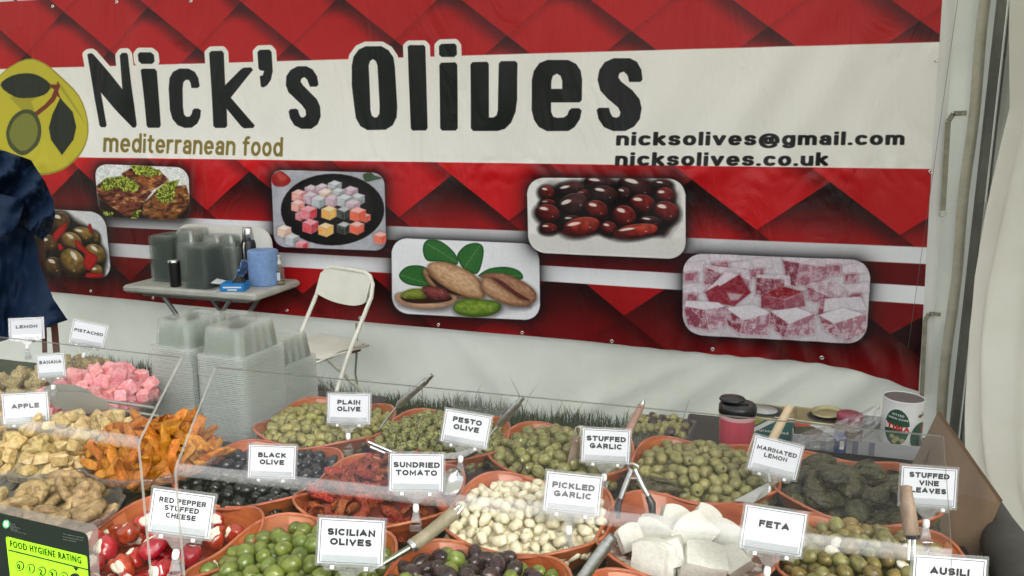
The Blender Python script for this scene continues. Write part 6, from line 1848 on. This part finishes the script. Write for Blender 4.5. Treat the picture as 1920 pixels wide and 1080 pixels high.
# ================================================================== clear acrylic screens
def screen(name, label, xl, xr, yAl, yAr, zA, yBl, yBr, zBl, zBr, zb=CT + .001):
    o = thing('acrylic_screen', label, 'clear screen', (xl, (yBl + yBr) / 2, CT))
    th_ = .005
    def prof(yA, yB, zB):
        pts = [(yA, zA)]
        a, c, d_ = Vector((yA, zA)), Vector((yB, zB)), Vector((yB, zb))
        u, v = (a - c).normalized(), (d_ - c).normalized(); r_ = .008
        for k in range(7):
            t = k / 6
            q = (c + u * r_) * (1 - t) ** 2 + c * 2 * t * (1 - t) + (c + v * r_) * t * t
            pts.append((q.x, q.y))
        pts.append((yB, zb))
        outp, inn = [], []
        for i, (y_, z_) in enumerate(pts):
            p_ = Vector(pts[max(0, i - 1)]); n_ = Vector(pts[min(len(pts) - 1, i + 1)])
            t = (n_ - p_).normalized(); nn_ = Vector((-t.y, t.x))
            outp.append((y_, z_)); inn.append((y_ + nn_.x * th_ * -1, z_ + nn_.y * th_ * -1))
        return outp, inn
    ol, il = prof(yAl, yBl, zBl); orr, ir = prof(yAr, yBr, zBr)
    o_ = o.location; NX = 8
    def strip_(L_, R__):
        vs = []
        for i in range(NX + 1):
            t = i / NX
            for (a, c) in zip(L_, R__):
                vs.append((xl + (xr - xl) * t - o_.x, a[0] + (c[0] - a[0]) * t - o_.y, a[1] + (c[1] - a[1]) * t - o_.z))
        n = len(L_)
        fs = [(i * n + k, (i + 1) * n + k, (i + 1) * n + k + 1, i * n + k + 1) for i in range(NX) for k in range(n - 1)]
        return vs, fs
    b = MB(); b.add(*strip_(ol, orr), 0, True); b.add(*strip_(il, ir), 0, True)
    nq = len(ol) - 1
    b.m = [1 if 1 <= (i % nq) <= nq - 2 else 0 for i in range(len(b.m))]
    b.build('clear_sheet', [M_acr, M_acr_bend_hilite], o)
    e = MB()
    n = len(ol)
    for (O_, I_, X_) in ((ol, il, xl), (orr, ir, xr)):
        vs = [(X_ - o_.x, q[0] - o_.y, q[1] - o_.z) for q in O_] + [(X_ - o_.x, q[0] - o_.y, q[1] - o_.z) for q in I_]
        e.add(vs, [(k, k + 1, n + k + 1, n + k) for k in range(n - 1)])
    e.add([(xl - o_.x, ol[0][0] - o_.y, zA - o_.z), (xr - o_.x, orr[0][0] - o_.y, zA - o_.z), (xr - o_.x, ir[0][0] - o_.y, ir[0][1] - o_.z), (xl - o_.x, il[0][0] - o_.y, il[0][1] - o_.z)], [(0, 1, 2, 3)])
    e.build('polished_edge', M_acr_edge, o)
    return o
screen('acrylic_screen', 'long bent clear acrylic screen in front of the wooden bowls', -.794, .210, -3.157, -3.131, 1.26, -3.259, -3.233, 1.138, 1.160)
screen('acrylic_screen', 'bent clear acrylic screen in front of the glass dishes at the left', -2.05, -.879, -3.100, -3.129, 1.26, -3.211, -3.234, 1.160, 1.158)

# food hygiene sticker on the left screen
YS = -3.243
so = at(90, 1060, y=YS)
st = thing('hygiene_sticker', 'black and lime green food hygiene rating sticker on the left clear screen', 'sticker', so)
def flat(name, pts, m, dy=0, parent=None):
    P = [at(px, py, y=YS) + Vector((0, -dy, 0)) - so for px, py in pts]
    return MB().prism(P, (0, .0006, 0)).build(name, m, parent or st)
rr_ = rrect([(-70, 930), (183, 985), (190, 1180), (-70, 1130)], 10)
flat('clear_pouch', rr_, sheet('pouch_film', (.9, .9, .9), haze=.25, hcol=(.6, .55, .5)))
bp_ = flat('black_panel', rrect([(-40, 952), (165, 1000), (176, 1170), (-40, 1120)], 9), mat('sticker_black', (.010, .016, .012), .4), .0008)
gp_ = flat('green_panel', rrect([(12, 1005), (164, 1042), (172, 1150), (24, 1110)], 4), mat('lime_print', (.33, .78, .02), .5), .0016)
def ftext(body, p0, p1, cap, m, dy, off=.02, name='lettering'):
    a, c = at(*p0, y=YS), at(*p1, y=YS)
    me = text_mesh(name, [body], 1.0, m, off, 1, align='LEFT', smear=.02)
    co = np.zeros(len(me.vertices) * 3); me.vertices.foreach_get('co', co); co = co.reshape(-1, 3)
    wd = co[:, 0].max() - co[:, 0].min(); x0_ = co[:, 0].min()
    e = (c - a) / wd; up = Vector((-(c - a).z, 0, (c - a).x)).normalized() * (cap * (at(100, 1000, y=YS) - at(100, 1001, y=YS)).length)
    z0_ = co[:, 2].min()
    out = np.array([list(a + e * float(q[0] - x0_) + up * float(q[2] - z0_) + Vector((0, -dy, 0)) - so) for q in co])
    me.vertices.foreach_set('co', out.ravel()); me.update()
    return link(name, me, st)
ftext('FOOD HYGIENE RATING', (22, 1024), (155, 1056), 12, M_ink, .0024, .01)
flat('rule', [(18, 1029), (167, 1066), (167, 1068), (18, 1031)], M_ink, .0024)
M_pale_print = mat('pale_print', (.55, .60, .55), .6)
for k, t in enumerate(['Food', 'Standards', 'Agency']): ftext(t, (21, 982 + k * 5), (21 + [9, 19, 15][k], 984 + k * 5 + [1, 3, 3][k]), 4, M_pale_print, .0018)
ftext('food.gov.uk/ratings', (22, 995), (51, 1002), 2.4, M_pale_print, .0018)
for k, t in enumerate(['This scheme is operated', 'in partnership with your', 'local authority']): ftext(t, (120, 1002 + k * 5), (120 + [39, 38, 25][k], 1009.5 + k * 5 - [0, 0, 3][k]), 2.6, M_pale_print, .0018, .0)
cth = [i * 2 * math.pi / 20 for i in range(20)]
flat('round_logo', [(13 + 6.5 * math.cos(a), 982 + 8 * math.sin(a)) for a in cth], mat('logo_green', (.10, .45, .16), .5), .0018)
flat('logo_square', [(10, 976), (17, 978), (17, 987), (10, 985)], M_pale_print, .0022)
for k in range(6):
    cx_, cy_ = 39 + 20.6 * k, 1060 + 5.1 * k
    r_ = 8.0 if k < 5 else 11
    flat('rating_ring', [(cx_ + r_ * math.cos(a), cy_ + (r_ + 1) * math.sin(a)) for a in cth], M_ink, .0022)
    if k < 5:
        flat('rating_disc', [(cx_ + (r_ - 1.4) * math.cos(a), cy_ + (r_ - .6) * math.sin(a)) for a in cth], mat('lime_disc', (.33, .78, .02), .5) if k == 0 else bpy.data.materials['lime_disc'], .0028)
        ftext(str(k), (cx_ - (1 if k == 1 else 3.0), cy_ + 4.6), (cx_ + (1 if k == 1 else 3.0), cy_ + (5.1 if k == 1 else 6.0)), 9.5, M_ink, .0034)
    else: ftext('5', (cx_ - 5, cy_ + 6.5), (cx_ + 4, cy_ + 8.5), 13, M_pale_print, .0034)
flat('pointer', [(140, 1062), (149, 1064), (145, 1069)], M_ink, .0028)

# ================================================================== right side: mug, tins, tray, can, board, fabric
TT = .782
p = at(1378, 856, z=TT)
o = thing('travel_mug', 'raspberry red travel mug with a black flip lid behind the mixed olives', 'mug', (p.x, p.y, TT))
lathe_part('body', [(0, 0), (.037, 0), (.040, .004), (.0425, .05), (.0445, .118), (.044, .122)], mat('raspberry_plastic', (.48, .035, .065), .35, col2=(.42, .03, .06), ns=4), o, 32)
lathe_part('inner_band', [(.0452, .108), (.0462, .112), (.0455, .120)], mat('pale_pink_plastic', (.62, .34, .34), .4), o, 32)
b = MB().lathe([(.0455, .119), (.0475, .121), (.0475, .138), (.044, .145), (.030, .148), (0, .148)], 32)
b.build('lid', M_black, o)
b = MB().lathe([(0, .150), (.030, .150), (.034, .154), (.030, .160), (0, .161)], 24, (-.014, 0, .0), sy=.9); b.box((.012, -.012, .150), (.030, .016, .010), bev=.003); b.build('flip_cap', M_black, o)
M_tin = mat('tin_gold', (.50, .46, .26), .32, .85, col2=(.34, .31, .18), ns=14, rr=.1)
def tin(label, pl, pr, w, dp, stripes, lidc, off=0, zt=None):
    """square oil tin: left-front and right-front top corners read off the photo"""
    o = thing('oil_tin', label, 'oil tin', pl, (0, 0, R(-3)))
    H_2 = pl.z - TT
    o.location = (pl.x, pl.y, TT)
    MB().box((w / 2, dp / 2, H_2 / 2), (w, dp, H_2), bev=.006).build('body', stripes[0], o)
    b = MB()
    for (a, c) in (((0, 0), (w, 0)), ((w, 0), (w, dp)), ((w, dp), (0, dp)), ((0, dp), (0, 0))):
        b.tube([(a[0], a[1], H_2), (c[0], c[1], H_2)], .003, 6)
    b.build('rolled_seam', M_tin, o)
    MB().box((w / 2, dp / 2, H_2 + .0005), (w - .006, dp - .006, .002)).build('top_plate', M_tin, o)
    for k, (pts, m_) in enumerate(stripes[1:]):
        MB().prism([(x_ * w, -.0008 - .0004 * k, z_ * H_2) for x_, z_ in pts], (0, .0006, 0)).build('label_print', m_, o)
    return o, H_2
M_grn = mat('green_tin_print', (.012, .10, .085), .35); M_lime = mat('lime_tin_print', (.28, .34, .02), .35); M_wpr = mat('white_tin_print', (.68, .68, .64), .4); M_teal = mat('teal_tin_print', (.03, .14, .11), .35)
M_org = mat('orange_tin_print', (.55, .07, .02), .35); M_sil = mat('silver_tin_print', (.5, .5, .48), .35)
pl = at(1378, 778, y=-2.02)
o, H_2 = tin('square oil tin with dark green and lime print, open on top, behind the red mug', pl, None, .150, .11,
    [M_grn, ([(.0, .99), (.55, .99), (.12, .50), (.0, .50)], M_lime), ([(.60, .99), (.72, .99), (.18, .35), (.06, .35)], M_wpr), ([(0, .34), (.99, .34), (.99, 0), (0, 0)], M_wpr)], None)
lathe_part('opening', [(0, 0), (.042, 0), (.042, .002), (.045, .003), (.046, .001)], mat('dark_opening', (.05, .05, .05), .3), o, 28, (.075, .055, H_2 + .002))
lathe_part('white_liner', [(0, 0), (.036, .0), (.036, .001), (0, .0011)], mat('milky_liner', (.35, .36, .35), .3), o, 28, (.070, .055, H_2 + .0045))
MB().tube([(.10, -.0, H_2 + .006), (.13, -.004, H_2 + .008), (.15, .004, H_2 + .006)], .0025, 6).build('handle', M_steelb, o)
me = text_mesh('lettering', ['Green Pitted'], .008, M_wpr, 0, 1); link('lettering', me, o, (.100, -.0030, H_2 * .30 + .03))
me = text_mesh('lettering', ['Karyatis'[0:0] + 'Gr'], .030, M_wpr, .0, 1); link('lettering', me, o, (.04, -.0030, H_2 * .40))
pl = at(1488, 788, y=-2.00)
o, H_2 = tin('square oil tin with orange and white print and its round gold lid resting on top', pl, None, .150, .11,
    [mat('dark_olive_print', (.07, .075, .04), .4), ([(.0, .99), (.40, .99), (.30, .86), (0, .80)], M_org), ([(.22, .95), (.52, .99), (.9, .70), (.7, .62)], M_wpr), ([(0, .4), (.2, .4), (.2, 0), (0, 0)], mat('maroon_print', (.10, .01, .03), .4))], None)
lathe_part('opening', [(0, 0), (.042, 0), (.042, .002), (.045, .003), (.046, .001)], bpy.data.materials['dark_opening'], o, 28, (.078, .05, H_2 + .002))
l_o = thing('tin_lid', 'round gold pull-off lid lying on the orange and white tin', 'lid', Vector(o.location) + Vector((.085, .05, H_2 + .008)), (R(3), R(-4), 0))
lathe_part('disc', [(0, .003), (.030, .003), (.034, .001), (.038, .009), (.040, .010), (.041, .006), (.036, 0), (0, 0)], M_tin, l_o, 32)
MB().tube([(.038, -.006, .008), (.055, -.008, .012), (.060, .004, .012), (.048, .012, .010), (.036, .008, .009)], .0022, 6).build('pull_ring', M_steelb, l_o)
# cardboard tray holding tins
p = at(1605, 862, z=TT + .015)
ty = thing('cardboard_tray', 'grey cardboard tray holding tins behind the vine leaves', 'tray', at(1605, 875, z=TT), (0, 0, R(1)))
M_cb = mat('grey_cardboard', (.34, .34, .34), .7, col2=(.26, .26, .27), ns=8)
ty.location = (ty.location.x, ty.location.y, TT)
for (c_, d_) in (((0, 0, .052), (.31, .003, .036)), ((0, .20, .052), (.31, .003, .036)), ((-.154, .10, .052), (.003, .197, .036)), ((.154, .10, .052), (.003, .197, .036))):
    MB().box(c_, d_).build('side', M_cb, ty)
MB().box((0, .10, .033), (.304, .196, .003)).build('base', M_cb, ty)
for k in range(5):
    MB().box((-.12 + .038 * k, -.0025, .052), (.013, .001, .034)).build('printed_bar', mat('grey_blue_print', (.14, .15, .19), .6) if k == 0 else bpy.data.materials['grey_blue_print'], ty)
M_cw = mat('white_can_print', (.46, .46, .45), .32, col2=(.66, .66, .65), ns=3)
def can(label, x_, y_, z_, r_, h_, lidm, lab=True):
    o = thing('food_can', label, 'can', (x_, y_, z_), (0, 0, YAW * .6))
    prof = [(0, 0), (r_ * .97, 0), (r_, .003)]
    for k in range(9): prof += [(r_, h_ * (.1 + .09 * k)), (r_ * .992, h_ * (.13 + .09 * k))]
    prof += [(r_, h_ - .003), (r_ * 1.012, h_ - .001), (r_ * 1.012, h_ + .001), (r_ * .97, h_ + .001), (r_ * .96, h_ - .0012)]
    MB().lathe(prof, 40).build('body', M_cw, o)
    MB().lathe([(r_ * .97, h_ - .0002), (r_ * .80, h_ - .001), (0, h_ + .0006)], 40).build('top', lidm, o)
    return o
p = at(1684, 842, z=TT + .035)
r_ = .0490; h_ = .122
cn = can('large white can with a green oval olive label and dark top at the right', p.x + .01, p.y + .05, TT + .036, r_, h_, mat('plum_can_top', (.10, .085, .09), .35, .3))
def wrap(name, outline, m, dr, rr__=r_):
    """print wrapped round the can: outline in (arc metres, height)"""
    P_ = np.array(outline); cx_, cy_ = P_.mean(0); b = MB()
    rings = [[(cx_ + (x_ - cx_) * s_, cy_ + (y_ - cy_) * s_) for x_, y_ in outline] for s_ in (1, .66, .33)]
    vs = []
    for ring in rings + [[(cx_, cy_)]]:
        for a_, z_ in ring:
            t = a_ / rr__; vs.append(((rr__ + dr) * math.sin(t), -(rr__ + dr) * math.cos(t), z_))
    n = len(outline); fs = []
    for i in range(2):
        for k in range(n): fs.append((i * n + k, i * n + (k + 1) % n, (i + 1) * n + (k + 1) % n, (i + 1) * n + k))
    for k in range(n): fs.append((2 * n + k, 2 * n + (k + 1) % n, 3 * n))
    b.add(vs, fs, 0, False); return b.build(name, m, cn)
M_cg = mat('dark_green_can_print', (.018, .07, .04), .35); M_cr = mat('red_can_print', (.45, .03, .03), .4)
ov = [(-.028 + .031 * math.cos(a), .055 + .048 * math.sin(a)) for a in cth]
wrap('label_border', [(-.028 + .033 * math.cos(a), .055 + .050 * math.sin(a)) for a in cth], M_wpr, .0006)
wrap('label_oval', ov, M_cg, .0010)
wrap('label_band', [(-.057, .066), (.003, .060), (.003, .042), (-.057, .048)], M_wpr, .0014)
wrap('label_green', [(.036 + .030 * math.cos(a), .030 + .040 * math.sin(a)) for a in cth], M_cg, .0010)
for k in range(4): wrap('printed_olive', [(-.036 + .012 * k % .03 + .006 * math.cos(a), .030 - .004 * k + .006 * math.sin(a)) for a in cth], mat('olive_print', (.30, .26, .12), .5) if k == 0 else bpy.data.materials['olive_print'], .0014 + .0002 * k)
def wrap_text(body, a0, z0, cap, m, off=.03, xs=1.0, slope=-.1):
    me = text_mesh('lettering', [body], cap, m, off, xs)
    co = np.zeros(len(me.vertices) * 3); me.vertices.foreach_get('co', co); co = co.reshape(-1, 3)
    t = (co[:, 0] + a0) / r_; R_ = r_ + .0018
    me.vertices.foreach_set('co', np.stack([R_ * np.sin(t), -R_ * np.cos(t), co[:, 2] + z0 + slope * co[:, 0]], 1).ravel()); me.update()
    return link('lettering', me, cn)
wrap_text('TINA', -.024, .054, .014, M_cr, .03, 1.0); wrap_text('PITTED', -.026, .088, .005, M_wpr, .01); wrap_text('GREEN OLIVES', -.026, .078, .0042, M_wpr, .01)
wrap_text('E', .040, .052, .014, M_cr, .03)
wrap('printed_leaf', [(.022, .088), (.030, .092), (.040, .088), (.034, .082), (.028, .082)], mat('leaf_print', (.16, .09, .02), .5), .0012)
wrap('printed_leaf', [(.038, .085), (.041, .10), (.045, .085)], M_cg, .0012)
for k, (px, py) in enumerate(((1528, 872), (1625, 884))):
    p = at(px, py, z=TT + .035)
    can(('white can under the tray at its left, top just showing', 'white can under the tray at its right, top just showing')[k], p.x, p.y - .035, TT, .046, .038, mat('can_top', (.45, .45, .44), .3, .6) if k == 0 else bpy.data.materials['can_top'])
# jar with a plum lid under the bag
p = at(1606, 822, z=TT + .09)
jr = thing('jar', 'jar with a plum-coloured lid half hidden under the clear bag', 'jar', (p.x - .01, p.y + .09, TT + .036))
lathe_part('glass', [(0, 0), (.030, 0), (.034, .008), (.034, .060), (.028, .070)], mat('brown_jar', (.10, .05, .03), .15), jr)
lathe_part('lid', [(.031, .068), (.032, .070), (.032, .084), (.030, .086), (0, .086)], mat('plum_lid', (.22, .03, .06), .35), jr)
p = at(1577, 850, z=TT + .05)
bx_ = thing('carton', 'narrow deep-blue carton standing in the grey tray', 'box', (p.x, p.y + .05, TT + .036))
MB().box((0, 0, .022), (.028, .04, .044), bev=.002).build('body', mat('deep_blue_card', (.02, .035, .16), .5), bx_)
MB().box((.003, -.0208, .024), (.010, .001, .022)).build('label', M_wpr, bx_)
# crumpled clear bag between the tins and the can
bgp = at(1560, 800, y=-2.06)
bag = thing('plastic_bag', 'crumpled clear plastic bag draped over the tray between the gold lid and the white can', 'plastic bag', bgp)
A0, A1, B0, B1 = [(1500, 812), (1560, 795), (1610, 775), (1650, 755)], None, [(1490, 842), (1560, 842), (1610, 830), (1650, 800)], None
def bagf(u, v):
    a, c = lerp_path(A0, u), lerp_path(B0, u)
    x_, y_ = a[0] + (c[0] - a[0]) * v, a[1] + (c[1] - a[1]) * v
    q = at(x_, y_, y=-2.16 + .05 * (1 - v) - .03 * math.sin(v * 3.1) - .02 * vn(u * 8, v * 4) - .014 * abs(vn(u * 14 + v * 5, v * 6, 3)))
    return q - bgp
grid(bagf, 60, 30).build('film', M_film, bag)
# tray of marinated olives behind
p = at(1232, 838, z=CT)
o = thing('olive_tray', 'clear oblong tub of brown and purple olives behind the stuffed garlic card', 'plastic tub', (p.x, p.y + .02, CT), (0, 0, R(-4)))
TR2 = MB()
def tray_ring(w_, d_, z_): return [(w_ / 2, d_ / 2, z_), (-w_ / 2, d_ / 2, z_), (-w_ / 2, -d_ / 2, z_), (w_ / 2, -d_ / 2, z_)]
rgs = [tray_ring(.13, .09, .002), tray_ring(.16, .12, .052), tray_ring(.176, .136, .054), tray_ring(.176, .136, .050)]
vs = [q for r2 in rgs for q in r2]
TR2.add(vs, [(i * 4 + k, i * 4 + (k + 1) % 4, (i + 1) * 4 + (k + 1) % 4, (i + 1) * 4 + k) for i in range(3) for k in range(4)] + [(0, 1, 2, 3)])
TRM = TR2.mesh('tub_shell', M_tray); link('tub_shell', TRM, o)
rg = random.Random(4); q0 = o.location
for i in range(9):
    for j in range(6):
        k = rg.random()
        oo = link('small_olive' if k < .75 else 'dark_olive', ol_m if k < .75 else ol_k, None, (q0.x - .066 + .0165 * i + rg.gauss(0, .002), q0.y - .045 + .018 * j + rg.gauss(0, .002), CT + .045 + .012 * (1 - abs(i - 4) / 5) + rg.gauss(0, .003)), (rg.uniform(0, 6), rg.gauss(0, .4), rg.uniform(0, 6)))
        s_ = .0115 * rg.uniform(.9, 1.1); oo.scale = (s_, s_, s_)
        tag(oo, 'small olive in the clear tub behind the stuffed garlic card' if k < .75 else 'purple-black olive in the clear tub behind the stuffed garlic card', 'olive', 'olives in the clear tub')
p = at(905, 800, z=CT)
o = thing('empty_tray', 'empty clear oblong tub behind the pesto olive card', 'plastic tub', (p.x, p.y + .03, CT + .012), (0, 0, R(-3))); link('tub_shell', TRM, o)
# wooden board at the right end
bd = thing('wooden_board', 'thick worn wooden board leaning on its corner at the right end of the counter', 'board', at(1800, 900, y=-2.38))
bq = [at(px, py, y=yy) - bd.location for px, py, yy in ((1757, 775, -2.30), (1876, 944, -2.38), (1832, 1048, -2.48), (1700, 1010, -2.46), (1695, 900, -2.36))]
M_board = mat('old_ply', (.055, .031, .014), .6, col2=(.14, .085, .042), ns=9, nd=9, stretch=(1, 1, .22), third=(.5, (.095, .057, .027)), bump=.25, bs=60)
MB().prism(bq, (.008, .018, 0), 0, 1).build('panel', [M_board, mat('ply_edge', (.09, .045, .02), .6)], bd)
# dark rolled cover beside the counter, lower right
rl = thing('rolled_cover', 'dark grey rolled fabric cover lying against the curtain at the lower right', 'rolled cover', at(1890, 1060, y=-2.6))
MB().tube([at(1838, 930, y=-2.0) - rl.location, at(1868, 990, y=-2.3) - rl.location, at(1905, 1060, y=-2.6) - rl.location, at(1990, 1200, y=-2.9) - rl.location], [.035, .04, .048, .05], 16).build('roll', mat('dark_grey_cover', (.030, .030, .028), .6, col2=(.05, .05, .045), ns=5, bump=.3, bs=30), rl)
